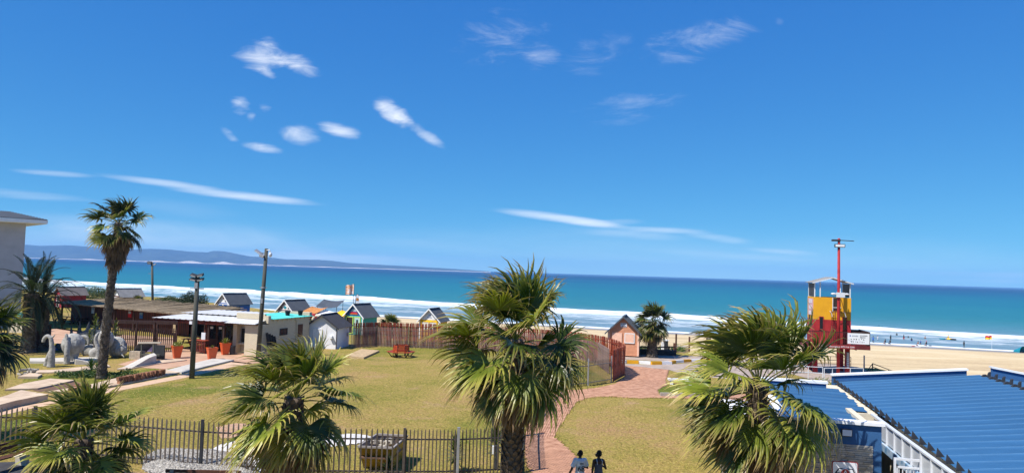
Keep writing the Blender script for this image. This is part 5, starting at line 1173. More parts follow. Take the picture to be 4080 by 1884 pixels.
# skip
sk = [G(1427, 1778, .95), G(1567, 1783, .95), G(1623, 1735, .95), G(1502, 1729, .95)]; sb = [G(1448, 1862), G(1566, 1868), G(1604, 1822), G(1515, 1815)]; c = sb[0]
t = thing('rubble_skip', 'yellow steel skip with sloping sides, full of rubble, behind the front fence', 'skip', c); sb = [p-c for p in sb]; sk = [p-c for p in sk]
for i, m in zip(range(4), ('skip_yellow', 'skip_yellow', 'skip_grey', 'skip_grey')):
    j = (i+1) % 4; n = (sb[j]-sb[i]).cross(Vector((0, 0, 1))).normalized()*-.03
    MB().slab([sb[i], sb[j], sk[j], sk[i]], n).build('side_panel', M[m], t); MB().beam(sk[i], sk[j], .07, .07).build('rim', M['skip_grey'], t)
MB().prism([(p.x, p.y) for p in sb], .01, .06).build('floor', M['skip_grey'], t)
MB().prism([(p.x*.93+.02, p.y*.93+.03) for p in sk], .50, .55).build('debris_bed', M['soil'], t)
rubble('rubble_load', 'broken bricks and stones heaped in the yellow skip', c+(sk[0]+sk[1]+sk[2]+sk[3])/4+Vector((0, 0, -.40)), 34, .26, (.26, .17, .15), 'rubble', 12, 'rubble', 1.2)
# gravel heap and white stone dump
def heap(name, label, pts, h, m, stones, seed, size, cat):
    P = [G(u, v) for u, v in pts]; c = sum(P, Vector())/len(P); r = random.Random(seed); t = thing(name, label, cat, c)
    xs_ = [p.x-c.x for p in P]; ys_ = [p.y-c.y for p in P]; poly = list(zip(xs_, ys_)); n = 40; b = MB(); nv = {}
    def hz(x, y):
        dmin = 9
        for i in range(len(poly)):
            a, q = Vector(poly[i]), Vector(poly[(i+1) % len(poly)]); ab = q-a; s = max(0, min(1, (Vector((x, y))-a).dot(ab)/ab.length_squared)); dmin = min(dmin, (a+ab*s-Vector((x, y))).length)
        return h*min(1, dmin/.8)**.8*(.8+.3*math.sin(x*2.3+1)*math.sin(y*2.9))+.012
    x0_, x1_, y0_, y1_ = min(xs_), max(xs_), min(ys_), max(ys_)
    for i in range(n+1):
        for j in range(n+1):
            x, y = x0_+(x1_-x0_)*i/n, y0_+(y1_-y0_)*j/n
            if inside(x, y, poly): nv[i, j] = len(b.v); b.v.append((x, y, hz(x, y)))
    for i in range(n):
        for j in range(n):
            q = [(i, j), (i+1, j), (i+1, j+1), (i, j+1)]
            if all(k in nv for k in q): b.f.append(tuple(nv[k] for k in q))
    b.build('heap', M[m], t, True)
    if stones:
        s = MB()
        while stones:
            x, y = r.uniform(x0_, x1_), r.uniform(y0_, y1_)
            if not inside(x, y, poly): continue
            stones -= 1; z = hz(x, y); q = size*r.uniform(.5, 1.3); mm = Euler((r.uniform(0, 6), r.uniform(0, 6), r.uniform(0, 6))).to_matrix()
            s.add([mm @ Vector(v)*q + Vector((x, y, z)) for v in ((1, 0, 0), (-1, 0, 0), (0, .7, 0), (0, -.7, 0), (0, 0, .6), (0, 0, -.6))], [(0, 2, 4), (2, 1, 4), (1, 3, 4), (3, 0, 4), (2, 0, 5), (1, 2, 5), (3, 1, 5), (0, 3, 5)])
        s.build('gravel', M['gravel'], t, kind='stuff')
    return t
heap('gravel_heap', 'heap of white gravel behind the front fence', [(565, 1870), (575, 1820), (620, 1795), (700, 1792), (820, 1800), (900, 1800), (1000, 1830), (1030, 1890), (900, 1925), (640, 1915)], .28, 'gravel', 5200, 7, .055, 'gravel')
heap('stone_dust_heap', 'white stone dust spread on the lawn left of the skip', [(820, 1795), (900, 1760), (980, 1750), (1130, 1745), (1250, 1735), (1400, 1725), (1470, 1732), (1500, 1748), (1440, 1770), (1320, 1782), (1220, 1800), (1150, 1870), (1010, 1890), (990, 1830), (900, 1805)], .10, 'stone_white', 0, 8, .03, 'stone dust')
# park benches on the near side of the fence
def park_bench(label, pos, rz):
    t = thing('park_bench', label, 'bench', pos, rz, 'benches with concrete ends')
    for x in (-1.0, 1.0): MB().slab([(x-.06, -.28, 0), (x-.06, .2, 0), (x-.06, .30, .86), (x-.06, .18, .88), (x-.06, .06, .46), (x-.06, -.30, .44)], (.12, 0, 0)).build('end_support', M['concrete'], t)
    for i in range(3): MB().bx(-1.2, 1.2, -.30+i*.12, -.20+i*.12, .45, .50).build('seat_plank', M['brown_wood'], t)
    for i in range(3): MB().beam((-1.2, .13+.035*i, .58+i*.13), (1.2, .13+.035*i, .58+i*.13), .04, .11).build('back_plank', M['brown_wood'], t)
    return t
park_bench('brown plank bench back at the bottom edge left of the shaggy palm', G(795, 1990), R(2))
park_bench('shaded bench with concrete ends at the bottom left corner', G(-20, 1880), R(75))
t = thing('bollard_light', 'dark bollard with a white box behind the fence by the tallest palm', 'bollard', G(1978, 1872)); MB().cyl((0, 0, 0), (0, 0, .95), .075).build('post', M['charcoal'], t); MB().bx(-.19, -.08, -.06, .06, .62, .92).build('box', M['white'], t)
# ------------------------------------------------------------------ blue roofed building
e_ = Vector((.238, .971, 0)); OB = Vector((11.1, 17.6, 0))-e_*6; RB = -math.atan2(.238, .971)
def LB(x, y, z=0): return OB + Matrix.Rotation(RB, 3, 'Z') @ Vector((x, y, z))
bb = thing('blue_roofed_building', 'building with large bright blue ribbed roof and white capped parapets', 'building', OB, RB)
ZE, SL, WR, LRF = 3.0, .118, 6.0, 22.0
MB().bx(.7, 12.3, .2, LRF-.2, 0, 2.9).build('wall', M['cream'], bb)
sw = .73; k = 0; y = 0.0
def roof_sheet(x0, x1, z0, z1):
    b = MB(); lv = Vector((x1-x0, 0, z1-z0)); prof = [(0, 0), (.23, .0), (.24, .004), (.26, .004), (.27, 0), (.47, 0), (.48, .004), (.50, .004), (.51, 0), (.660, 0), (.700, .024), (.722, .024), (.73, .0)]
    for (a, c) in zip(prof[:-1], prof[1:]):
        P = [Vector((x0, a[0], z0+a[1])), Vector((x0, c[0], z0+c[1]))]
        b.hexa([P[0]+Vector((0, 0, -.01)), P[1]+Vector((0, 0, -.01)), P[1]+lv+Vector((0, 0, -.01)), P[0]+lv+Vector((0, 0, -.01))], [P[0], P[1], P[1]+lv, P[0]+lv])
    return b.mesh('roof_sheet', M['blue_roof'])
me1 = roof_sheet(.12, WR, ZE, ZE+SL*WR); me2 = roof_sheet(12.6, WR+.02, ZE-.08, ZE+SL*WR-.02)
rib_highlight1 = MB().beam((.12, .705, ZE+.026), (WR, .705, ZE+SL*WR+.026), .016, .008).mesh('seam', M['seam']); rib_highlight2 = MB().beam((12.6, .705, ZE-.054), (WR+.02, .705, ZE+SL*WR+.006), .016, .008).mesh('seam', M['seam'])  # thin strips painting a highlight along each rib crest
fin = MB().add([(.0, 0, 0), (.20, 0, .02), (.03, 0, .24), (.0, .05, 0), (.20, .02, .02), (.03, .05, .24)], [(0, 1, 2), (5, 4, 3), (0, 2, 5, 3), (1, 4, 5, 2), (0, 3, 4, 1)]).mesh('end_cap', M['charcoal'])  # upturned sheet ends, backlit shade put in as charcoal
scp = MB().slab([(0, 0, 0), (.06, 0, .10), (.16, 0, .12), (.22, 0, .04), (.27, 0, .20), (.33, 0, .24), (.32, 0, 0)], (0, .14, 0)).mesh('ridge_flashing', M['charcoal'])  # raised rib ends at the ridge, their shadow put in as charcoal
rj = random.Random(2)
while y < LRF-.3:
    o = link('roof_sheet', me1, bb); o.location = (0, y, rj.uniform(0, .006)); link('seam', rib_highlight1, o); o = link('roof_sheet', me2, bb); o.location = (0, y, rj.uniform(0, .006)); link('seam', rib_highlight2, o)
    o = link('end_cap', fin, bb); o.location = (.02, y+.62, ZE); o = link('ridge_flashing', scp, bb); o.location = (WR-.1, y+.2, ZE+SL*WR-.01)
    y += sw
def parapet(x0, x1, za, zb, y0_, y1_, m='blue_wall'):
    MB().hexa([(x0, y0_, 2.6), (x1, y0_, 2.6), (x1, y1_, 2.6), (x0, y1_, 2.6)], [(x0, y0_, za), (x1, y0_, zb), (x1, y1_, zb), (x0, y1_, za)]).build('parapet', M[m], bb)
    MB().hexa([(x0-.04, y0_-.07, za), (x1+.04, y0_-.07, zb), (x1+.04, y1_+.07, zb), (x0-.04, y1_+.07, za)], [(x0-.04, y0_-.07, za+.075), (x1+.04, y0_-.07, zb+.075), (x1+.04, y1_+.07, zb+.075), (x0-.04, y1_+.07, za+.075)]).build('coping', M['white'], bb)
parapet(.0, 5.5, ZE+.30, ZE+SL*5.5+.24, LRF-.05, LRF+.15); parapet(6.5, 12.6, ZE+SL*6+.34, ZE+.05, LRF-.05, LRF+.15)
# walkway balustrade along the eave
wk = thing('walkway_balustrade', 'pale translucent panel balustrade running along the blue eave', 'balustrade', OB, RB)
MB().bx(-.15, .45, -2, 14.3, 2.05, 2.28).build('walkway_slab', M['steel_white'], wk); MB().bx(-.22, -.14, -2, 14.3, 2.10, 2.34).build('skirting', M['plate_blue'], wk)
pnl = MB().bx(-.115, -.095, 0, .80, 2.36, 2.86).mesh('panel', mat('frosted', (.50, .52, .54), .3, .05, 3, spec=.5)); pst = MB().bx(-.16, -.06, -.03, .03, 2.28, 2.96).mesh('post', M['steel_white'])
for i in range(18): o = link('panel', pnl, wk); o.location = (0, -1.8+i*.88, 0); o = link('post', pst, wk); o.location = (0, -1.86+i*.88, 0)
MB().bx(-.17, -.05, -2, 14.2, 2.95, 3.0).build('hand_rail', M['steel_white'], wk)
st = MB().bx(-.05, .5, -2, 9.5, 0, 2.04).build('stone_wall', M['stone']); st.location = OB; st.rotation_euler = (0, 0, RB); tag(st, 'rough stone wall under the pale balustrade', 'wall')
# front wing with stone cladding
fw = thing('stone_clad_wing', 'blue framed wing with pale stone clad front and white coping', 'building', LB(-.75, 10.3), RB)
HW = 3.28; WW = 2.85
MB().bx(-WW, 0, .06, 9.0, 0, HW-.52).build('wall', M['blue_wall'], fw); MB().bx(-WW, -WW+.16, .06, 9.0, HW-.52, HW).build('parapet', M['blue_wall'], fw); MB().bx(-WW+.16, 0, 8.85, 9.0, HW-.52, HW).build('parapet', M['blue_wall'], fw); MB().bx(-WW, 0, 0, .055, HW-.62, HW).build('fascia', M['blue_wall'], fw)
MB().bx(-.24, 0, 0, .055, 0, HW-.62).build('pilaster', M['blue_wall'], fw); MB().bx(-WW, -WW+.28, 0, .055, 0, HW-.62).build('pilaster', M['blue_wall'], fw)
MB().bx(-WW-.08, .08, -.10, .25, HW, HW+.095).build('coping', M['white'], fw); MB().bx(-WW-.08, -WW+.2, .25, 9.0, HW, HW+.12).build('coping', M['white'], fw)
MB().bx(-WW+.2, .05, 8.8, 9.05, HW, HW+.11).build('coping', M['white'], fw)
MB().bx(-.2, .0, .3, 4.1, HW-.35, HW-.18).build('gutter', M['cream'], fw); MB().bx(-.2, .86, 4.1, 11.2, 2.0, HW-.34).build('valley_wall', M['cream'], fw)
b = 0
for i in range(11): 
    q = MB(); q.ribbed((-WW+.2, .3+i*.78, HW-.28+.012*i), (0, 1, 0), (1, 0, -.02), .78, WW-.32+(0 if i < 5 else .58+.1*(i % 2)), .78, .05); q.build('roof_sheet', M['blue_roof'], fw)
r = random.Random(14); sw0, sw1 = -WW+.28, -.24; z = HW-.62; cnt = 0; rest = MB(); stm = mat('ledge_stone', (.50, .47, .42), .9, .22, 6, .5, 25, rnd=.22)
row = 0
while z > .1:
    h_ = r.uniform(.055, .085); x = sw0-r.uniform(0, .15)
    while x < sw1:
        l = r.uniform(.13, .34); x0, x1 = max(sw0, x), min(sw1, x+l); dp = r.uniform(.012, .06)
        if x1-x0 > .03:
            q = MB() if cnt < 300 else rest; t1, t2 = r.uniform(-.012, .012), r.uniform(-.012, .012)
            q.hexa([(x0+.003, -dp*.8, z-h_+.004), (x1-.003, -dp*.7, z-h_+.004), (x1-.003, .058, z-h_+.004), (x0+.003, .058, z-h_+.004)], [(x0+.003, -dp+t1*.5, z-.004), (x1-.003, -dp+t2, z-.004), (x1-.003, .058, z-.004), (x0+.003, .058, z-.004)])
            if cnt < 300: q.build('stone', stm, fw)
            cnt += 1
        x += l
    z -= h_
rest.build('lower_stones', stm, fw, kind='stuff')
MB().bx(-1.15, -.85, -.16, -.06, HW-.36, HW-.14).build('floodlight', M['charcoal'], fw); MB().bx(-1.13, -.87, -.17, -.155, HW-.34, HW-.16).build('lens', M['sign_white'], fw); MB().beam((-2.3, -.12, HW-.22), (-1.25, -.08, HW-.28), .05, .05).build('lamp_arm', M['white'], fw)
an = thing('cream_annex', 'cream plastered annex wall left of the stone clad front', 'building', LB(-3.62, 11.0), RB); MB().bx(-1.5, 0, 0, 6, 0, 2.5).build('wall', M['cream'], an); MB().bx(-1.6, 0, -.1, 6.1, 2.5, 2.68).build('coping', M['white'], an)
t = thing('planter_wall', 'low stone planter edge by the windswept palm', 'planter', LB(-5.9, 9.0), RB); MB().bx(-.15, .15, -2.5, 2.5, 0, .35).build('wall', M['stone'], t); MB().bx(.15, .9, -2.5, 2.5, 0, .2).build('soil', M['soil'], t)
# white security gate
sg = thing('security_gate', 'white barred security gate between stone front and balustrade', 'gate', LB(-.72, 8.9), RB)
f = MB()
for (x0, x1, z0, z1) in ((0, .05, 0, 2.45), (.60, .65, 0, 2.45), (0, .65, 2.40, 2.45), (.05, .60, 1.35, 1.40), (0.05, .60, 1.95, 2.0)): f.bx(x0, x1, -.03, .03, z0, z1)
f.build('gate_frame', M['steel_white'], sg)
for i in range(6): MB().bx(.07+i*.095, .095+i*.095, -.012, .012, 2.0, 2.4).build('bar', M['steel_white'], sg)
MB().bx(.05, .6, .0, .015, .05, 1.95).build('mesh_panel', M['galv'], sg); MB().bx(-.05, .85, -.03, .03, 2.62, 2.68).build('top_rail', M['steel_white'], sg)
for x in (-.05, .72): MB().bx(x, x+.05, -.04, .04, 0, 2.62).build('gate_post', M['steel_white'], sg)
# parking sign with a car emblem and letter A
ps = D(3367, 1838, 20.4); t = thing('parking_sign', 'white sign with a car and a red circled letter A before the stone wall', 'sign', (ps.x, ps.y, 0), R(-8)); zt = ps.z
def rrect(w, h, r_, n=5):
    P = []
    for (cx_, cz_, a0) in ((w-r_, h-r_, 0), (-w+r_, h-r_, 90), (-w+r_, -h+r_, 180), (w-r_, -h+r_, 270)):
        for k in range(n+1): a = R(a0+90*k/n); P.append((cx_+r_*math.cos(a), cz_+r_*math.sin(a)))
    return P
zc = zt-.34
pn = MB().slab([(x, 0, zc+z_) for x, z_ in rrect(.35, .35, .06)], (0, .02, 0)).build('panel', M['red_sign'], t); MB().slab([(x, -.006, zc+z_) for x, z_ in rrect(.325, .325, .05)], (0, .004, 0)).build('face', M['sign_white'], pn)
carp = [(-.27, -.12), (.27, -.12), (.27, .04), (.21, .16), (-.17, .16), (-.27, .03)]
MB().slab([(x, -.012, zc+z_) for x, z_ in carp], (0, .004, 0)).build('car_emblem', M['ink'], pn)
MB().slab([(x, -.018, zc+z_) for x, z_ in ((-.22, .04), (.23, .04), (.19, .135), (-.155, .135))], (0, .004, 0)).build('car_window', M['sign_white'], pn)
def disc(r_, y_, cx_, cz_, m, nm, par, n=24): return MB().slab([(cx_+r_*math.cos(2*math.pi*k/n), y_, cz_+r_*math.sin(2*math.pi*k/n)) for k in range(n)], (0, .004, 0)).build(nm, M[m], par)
for x in (-.19, .19): disc(.075, -.022, x, zc-.12, 'sign_white', 'wheel', pn); disc(.055, -.028, x, zc-.12, 'ink', 'wheel', pn)
disc(.135, -.030, 0, zc+.03, 'sign_white', 'ring', pn); disc(.118, -.036, 0, zc+.03, 'red_sign', 'disc', pn); text('A', .22, M['sign_white'], pn, (0, -.042, zc+.03), (R(90), 0, 0))
MB().cyl((0, .05, 0), (0, .05, zt+.02), .03).build('post', M['galv'], t)
rp_ = D(3156, 1834, 20.9); t = thing('red_standpipe', 'bright red upright pipe in front of the blue pilaster', 'pipe', (rp_.x, rp_.y, 0)); MB().cyl((0, 0, 0), (0, 0, rp_.z-.08), .052, n=12).build('pipe', M['red_paint'], t); MB().cyl((0, 0, rp_.z-.08), (0, 0, rp_.z), .066, n=12).build('cap', M['red_paint'], t)

# ------------------------------------------------------------------ lifeguard tower
tw = thing('lifeguard_tower', 'yellow and red lifeguard tower on red pillars with a sign board', 'tower', G(3314, 1488), R(-12))
for (x, y) in ((-1.28, .15), (1.22, .15), (-1.28, 2.3), (1.22, 2.3)):
    MB().bx(x-.17, x+.17, y-.17, y+.17, 0, 2.28).build('pillar', M['red_paint'], tw)
def cabin(z0, z1, m, nm):
    b = MB(); b.bx(-1.45, 1.45, 0, .12, z0, z1); b.bx(-1.45, -1.33, .12, 2.5, z0, z1); b.bx(1.33, 1.45, .12, 2.5, z0, z1); b.bx(-1.45, 1.45, 2.5, 2.62, z0, z1); return b.build(nm, M[m], tw)
lo = cabin(2.45, 4.45, 'red_paint', 'lower_wall'); up = cabin(4.45, 6.3, 'yellow_paint', 'upper_wall')
MB().bx(-1.33, 1.33, .12, 2.5, 6.05, 6.12).build('lookout_floor', M['concrete'], tw)
d = MB().bx(.05, .62, -.03, -.004, 5.2, 6.28).build('door', M['shadow_in'], up); MB().bx(.0, .05, -.05, -.002, 5.15, 6.3).build('frame', M['steel_white'], d); MB().bx(.0, .66, -.06, -.03, 5.45, 5.5).build('guard_bar', M['steel_white'], d)
for x in (-.98, .82):
    w_ = MB().bx(x, x+.26, -.03, -.004, 3.65, 4.65).build('window', M['glass_dark'], lo); f = MB(); f.bx(x-.05, x, -.05, -.003, 3.6, 4.7); f.bx(x+.26, x+.31, -.05, -.003, 3.6, 4.7); f.bx(x, x+.26, -.05, -.003, 3.6, 3.65); f.bx(x, x+.26, -.05, -.003, 4.65, 4.7); f.build('frame', M['red_paint'], w_)
for y in (.7, 1.5): MB().bx(-1.48, -1.455, y, y+.4, 3.9, 4.7).build('window', M['shadow_in'], lo)
# pink notice on the left face
ns = MB().bx(-1.475, -1.452, .25, 2.2, 4.75, 6.15).build('notice', M['pink_sign'], up)
for z, hw_, n_ in ((5.92, .62, 4), (5.42, .42, 2), (4.94, .66, 4)):
    pb_ = MB().bx(-1.482, -1.476, 1.22-hw_, 1.22+hw_, z-.14, z+.14).build('white_block', M['sign_white'], ns)
    if n_ == 2: text('ED', .24, M['pink_sign'], pb_, (-1.488, 1.22, z), (R(90), 0, R(-90)))
    else:
        for q in range(n_): y_ = 1.22-hw_+.2+q*(2*hw_-.4)/(n_-1); MB().bx(-1.488, -1.483, y_-.07, y_+.07, z-.08, z-.03).bx(-1.488, -1.483, y_-.07, y_-.03, z-.03, z+.08).bx(-1.488, -1.483, y_-.03, y_+.07, z+.03, z+.08).build('glyph', M['pink_sign'], pb_)
# lookout frame and roof
for (x, y) in ((-1.38, .06), (1.38, .06), (-1.38, 2.55), (1.38, 2.55), (-.95, .06)): MB().bx(x-.04, x+.04, y-.04, y+.04, 6.3, 7.55).build('lookout_post', M['steel_white'], tw)
for (x0, x1, y0_, y1_) in ((-1.40, -1.37, .3, 2.4), (1.37, 1.40, .3, 2.4)): MB().bx(x0, x1, y0_, y1_, 6.35, 7.45).build('lookout_panel', M['charcoal'], tw)
for s in (-1, 1): MB().ribbed((s*1.62, -.2, 7.5), (0, 1, 0), (-s*1.62, 0, .48), 3.0, 1.69, .2, .03).build('roof_sheet', M['roof_grey'], tw); MB().beam((s*1.6, -.2, 7.46), (0, -.2, 7.94), .05, .08).build('barge_board', M['steel_white'], tw)
# ladder with cage
b = MB(); 
for x in (-.28, .0): MB().cyl((x+.2, -.22, 2.2), (x+.2, -.22, 5.3), .025, n=6).build('ladder_rail', M['red_deck'], tw)
for i in range(14): MB().cyl((-.08, -.22, 2.4+i*.2), (.2, -.22, 2.4+i*.2), .015, n=5).build('rung', M['red_deck'], tw)
for x in (-.2, .85):
    MB().tube([(x, -.05, 5.15), (x, -.5, 5.1), (x+.1, -.5, 4.75), (x+.12, -.1, 4.7)], .022, 6).build('cage_bar', M['steel_white'], tw)
MB().tube([(-.2, -.5, 5.1), (.85, -.5, 5.1), (1.3, -.1, 5.1)], .025, 6).build('cage_bar', M['brown_wood'], tw); MB().tube([(.85, -.5, 5.1), (.6, -.3, 6.2)], .022, 6).build('cage_bar', M['brown_wood'], tw)
# mast in front
ms = MB().tube([(.32, -.75, 0), (.32, -.75, 6), (.30, -.75, 11.2)], [.13, .12, .10], 12).build('mast', M['red_paint'], tw, True)
MB().bx(-.05, .75, -.95, -.75, 10.45, 10.72).build('floodlight', M['charcoal'], ms); MB().bx(0, .7, -.96, -.945, 10.5, 10.67).build('lens', M['sign_white'], ms); MB().beam((.0, -.8, 11.05), (1.45, -.75, 11.0), .10, .06).build('floodlight_bar', M['charcoal'], ms); MB().bx(-.25, .4, -.9, -.6, 10.95, 11.1).build('bracket', M['charcoal'], ms)
MB().bx(.1, .75, -1.0, -.82, 6.35, 6.75).build('siren_box', M['steel_white'], ms); MB().tube([(.42, -.9, 6.75), (.42, -.9, 7.1)], .04, 6).build('antenna', M['steel_white'], ms)
for x in (-.1, .9): MB().ball((x, -.85, 6.62), (.22, .16, .09), 10, 6).build('horn', M['steel_white'], ms)
# deck
dk = MB().bx(-2.45, 1.75, -1.1, 3.7, 2.0, 2.2).build('deck', M['red_deck'], tw); MB().bx(1.75, 2.65, -1.1, 2.2, 2.0, 2.2).build('deck', M['red_deck'], tw)
MB().bx(-2.45, 2.65, -1.16, -1.1, 1.90, 2.24).build('deck_fascia', M['red_deck'], tw)
for (x0, x1) in ((-2.42, 1.0),):
    MB().bx(x0, x1, -1.1, -1.04, 3.22, 3.28).build('hand_rail', M['dark_wood'], tw)
    for i in range(26): MB().bx(x0+i*(x1-x0)/25-.015, x0+i*(x1-x0)/25+.015, -1.09, -1.05, 2.2, 3.22).build('baluster', M['dark_wood'], tw)
for i in range(22): MB().bx(-2.42, -2.38, -1.0+i*.21, -.97+i*.21, 2.2, 3.22).build('baluster', M['dark_wood'], tw)
MB().bx(-2.44, -2.36, -1.1, 3.6, 3.22, 3.28).build('hand_rail', M['dark_wood'], tw); MB().bx(-2.4, 1.7, 3.58, 3.64, 3.22, 3.28).build('hand_rail', M['dark_wood'], tw)
MB().bx(2.58, 2.64, -1.1, 2.2, 2.2, 3.35).build('side_screen', M['dark_wood'], tw); MB().bx(1.3, 2.64, -1.12, -1.04, 3.22, 3.34).build('hand_rail', M['dark_wood'], tw); MB().bx(1.75, 2.64, 2.15, 2.21, 2.2, 3.3).build('back_screen', M['charcoal'], tw)
MB().slab([(1.2, .0, 2.0), (1.9, .0, 2.0), (1.9, .0, 1.72)], (0, .12, 0)).build('brace', M['red_deck'], tw); MB().slab([(-1.2, .0, 2.0), (-.75, .0, 2.0), (-.75, .0, 1.7)], (0, .12, 0)).build('brace', M['cream'], tw)
bn = MB().bx(-1.3, 1.52, -1.19, -1.165, 1.93, 2.22).build('banner', M['red_sign'], tw); text('In Case of Emergency 079 916 0390', .185, M['sign_white'], bn, (.1, -1.195, 2.07), (R(90), 0, 0))
sb_ = MB().bx(.92, 2.56, -1.22, -1.17, 2.36, 3.22).build('sign_board', M['sign_white'], tw)
MB().slab([(1.33, -1.226, 3.0), (1.39, -1.226, 2.93), (1.45, -1.226, 3.0), (1.39, -1.226, 3.08)], (0, .004, 0)).build('emblem', M['hut_blue'], sb_)
text('KOUGA', .13, M['ink_soft'], sb_, (1.76, -1.227, 3.0), (R(90), 0, 0)); text('DOLPHIN', .125, M['ink'], sb_, (2.14, -1.227, 3.04), (R(90), 0, 0), align='LEFT'); text('BEACH', .125, M['ink'], sb_, (2.14, -1.227, 2.90), (R(90), 0, 0), align='LEFT')
r = random.Random(3)
for (z, n) in ((2.74, 6), (2.54, 7)):
    for i in range(n):
        x = 1.48+i*(1.12/n); s = MB()
        for q in range(3): s.ball((x+r.uniform(-.03, .03), -1.226, z+r.uniform(-.03, .03)), (r.uniform(.02, .045), .004, r.uniform(.01, .03)), 8, 5)
        s.build('pictogram', M['ink'], sb_)
for o in sb_.children: o.location.x -= .28
nb = MB().bx(1.12, 1.34, -.05, -.025, .5, 1.85).build('notice_strip', M['ink_soft'], tw)
for i in range(8): MB().bx(1.15, 1.31, -.058, -.045, .55+i*.16, .65+i*.16).build('notice_panel', M['sign_white'], nb)
MB().beam((-2.2, -.9, 2.0), (-3.3, -1.3, .05), .06, .12).build('stair_stringer', M['brown_wood'], tw); MB().beam((-2.2, -.4, 2.0), (-3.3, -.8, .05), .06, .12).build('stair_stringer', M['brown_wood'], tw)
for i in range(7): MB().beam(Vector((-2.2, -.9, 2.0)).lerp(Vector((-3.3, -1.3, .05)), (i+.5)/7), Vector((-2.2, -.4, 2.0)).lerp(Vector((-3.3, -.8, .05)), (i+.5)/7), .2, .03).build('tread', M['brown_wood'], tw)
for o_ in list(tw.children):
    if o_.name.split('.')[0] in ('deck', 'deck_fascia', 'hand_rail', 'baluster', 'side_screen', 'back_screen', 'brace', 'banner', 'sign_board'): o_.location.z += .28
# railings round the tower
def railing(label, P, h, rails, m, r_=.03, post_sp=1.6, name='railing'):
    P = [Vector(p) for p in P]; t = thing(name, label, 'railing', P[0])
    for z in rails:
        MB().tube([p-P[0]+Vector((0, 0, z)) for p in P], r_, 6).build('rail', M[m], t)
    flat = [Vector(p) for p in P]
    for (p, a) in resample(flat, post_sp): MB().cyl(p-P[0], p-P[0]+Vector((0, 0, h)), r_, n=6).build('post', M[m], t)
    MB().cyl((0, 0, 0), (0, 0, h), r_, n=6).build('post', M[m], t); MB().cyl(P[-1]-P[0], P[-1]-P[0]+Vector((0, 0, h)), r_, n=6).build('post', M[m], t)
    return t
railing('white pipe railing left of the tower foot', [G(3090, 1500), G(3180, 1506), G(3278, 1512)], .95, (.5, .95), 'steel_white')
railing('white pipe railing right of the tower foot running to the blue roof', [G(3284, 1516), G(3350, 1514), G(3440, 1516)], .95, (.5, .95), 'steel_white')
railing('dark pipe railing on the sand edge behind the tower', [G(3140, 1462), G(3210, 1462), G(3300, 1464), G(3390, 1468)], 1.0, (.35, .68, 1.0), 'charcoal', .025)
railing('dark pipe railing of the ramp left of the tower', [G(3060, 1488), G(3130, 1478), G(3200, 1472)], 1.0, (.5, 1.0), 'charcoal', .03)
q0 = D(3502, 1470, 64); q1 = D(3448, 1530, 62); q2 = D(3548, 1496, 68)
def stair_rail(label, P, m='pole_wood'):
    t = thing('stair_railing', label, 'railing', (P[0].x, P[0].y, P[0].z-1.0))
    for z in (.4, .7, 1.0): MB().tube([p-P[0]+Vector((0, 0, z)) for p in P], .035, 6).build('rail', M[m], t)
    for a, b_ in zip(P[:-1], P[1:]):
        for s in (0, .5, .97): p = a.lerp(b_, s)-P[0]; MB().cyl(p+Vector((0, 0, -.6)), p+Vector((0, 0, 1.0)), .04, n=6).build('post', M[m], t)
pt = D(3477, 1447, 63)
stair_rail('brown railing of the beach stairs behind the blue roof', [D(3445, 1490, 61.5), pt, D(3600, 1494, 68)])
o = MB().cyl((0, 0, -1.0), (0, 0, 1.2), .06).build('marker_post', M['galv']); o.location = D(3443, 1470, 63); tag(o, 'single grey post beside the beach stair railing', 'post')
# beach access near the short palm
t = thing('beach_stair', 'grey and white painted beach stair between two posts', 'stairs', D(2718, 1390, 79), R(-10)); t.location.z = -.02
zt = 0
sd = D(2718, 1345, 84)
MB().slab([(-.8, 0, .05), (.8, 0, .05), (.8, 3.0, -1.3), (-.8, 3.0, -1.3)], (0, 0, -.12)).build('ramp', M['concrete_white'], t)
for i in range(8): MB().bx(-.8, .8, .2+i*.36, .5+i*.36, -.2-i*.16, .08-i*.16).build('tread', M['concrete_white'], t)
for (u, v, h, lab) in ((2693, 1405, 1.9, 'dark timber gate post at the beach access, left one'), (2746, 1404, 1.6, 'dark timber gate post at the beach access, right one'), (2688, 1404, .95, 'short thick shaggy post left of the beach access')):
    o = MB().cyl((0, 0, 0), (0, 0, h), .09 if h > 1 else .16).build('gate_post', M['brown_wood']); o.location = G(u, v); tag(o, lab, 'post')
wl = [G(2545, 1410), G(2620, 1411), G(2690, 1409)]
railing('low dark timber rail in front of the green bushes', wl, .75, (.7,), 'dark_wood', .07, 2.2)
t = thing('retaining_wall', 'dark low retaining wall behind the short palm', 'wall', G(2560, 1412), R(-3)); MB().bx(-.3, 3.2, -.12, .12, 0, .55).build('wall', M['charcoal'], t)
t = thing('pedestal_bin', 'small white topped bin on the sand edge right of the short palm', 'bin', G(2652, 1400), 0); MB().bx(-.2, .2, -.2, .2, 0, 1.1).build('body', M['charcoal'], t); MB().bx(-.28, .28, -.25, .25, 1.1, 1.2).build('lid', M['white'], t); MB().bx(-.42, -.21, -.2, .2, .2, .95).build('panel', M['white'], t)

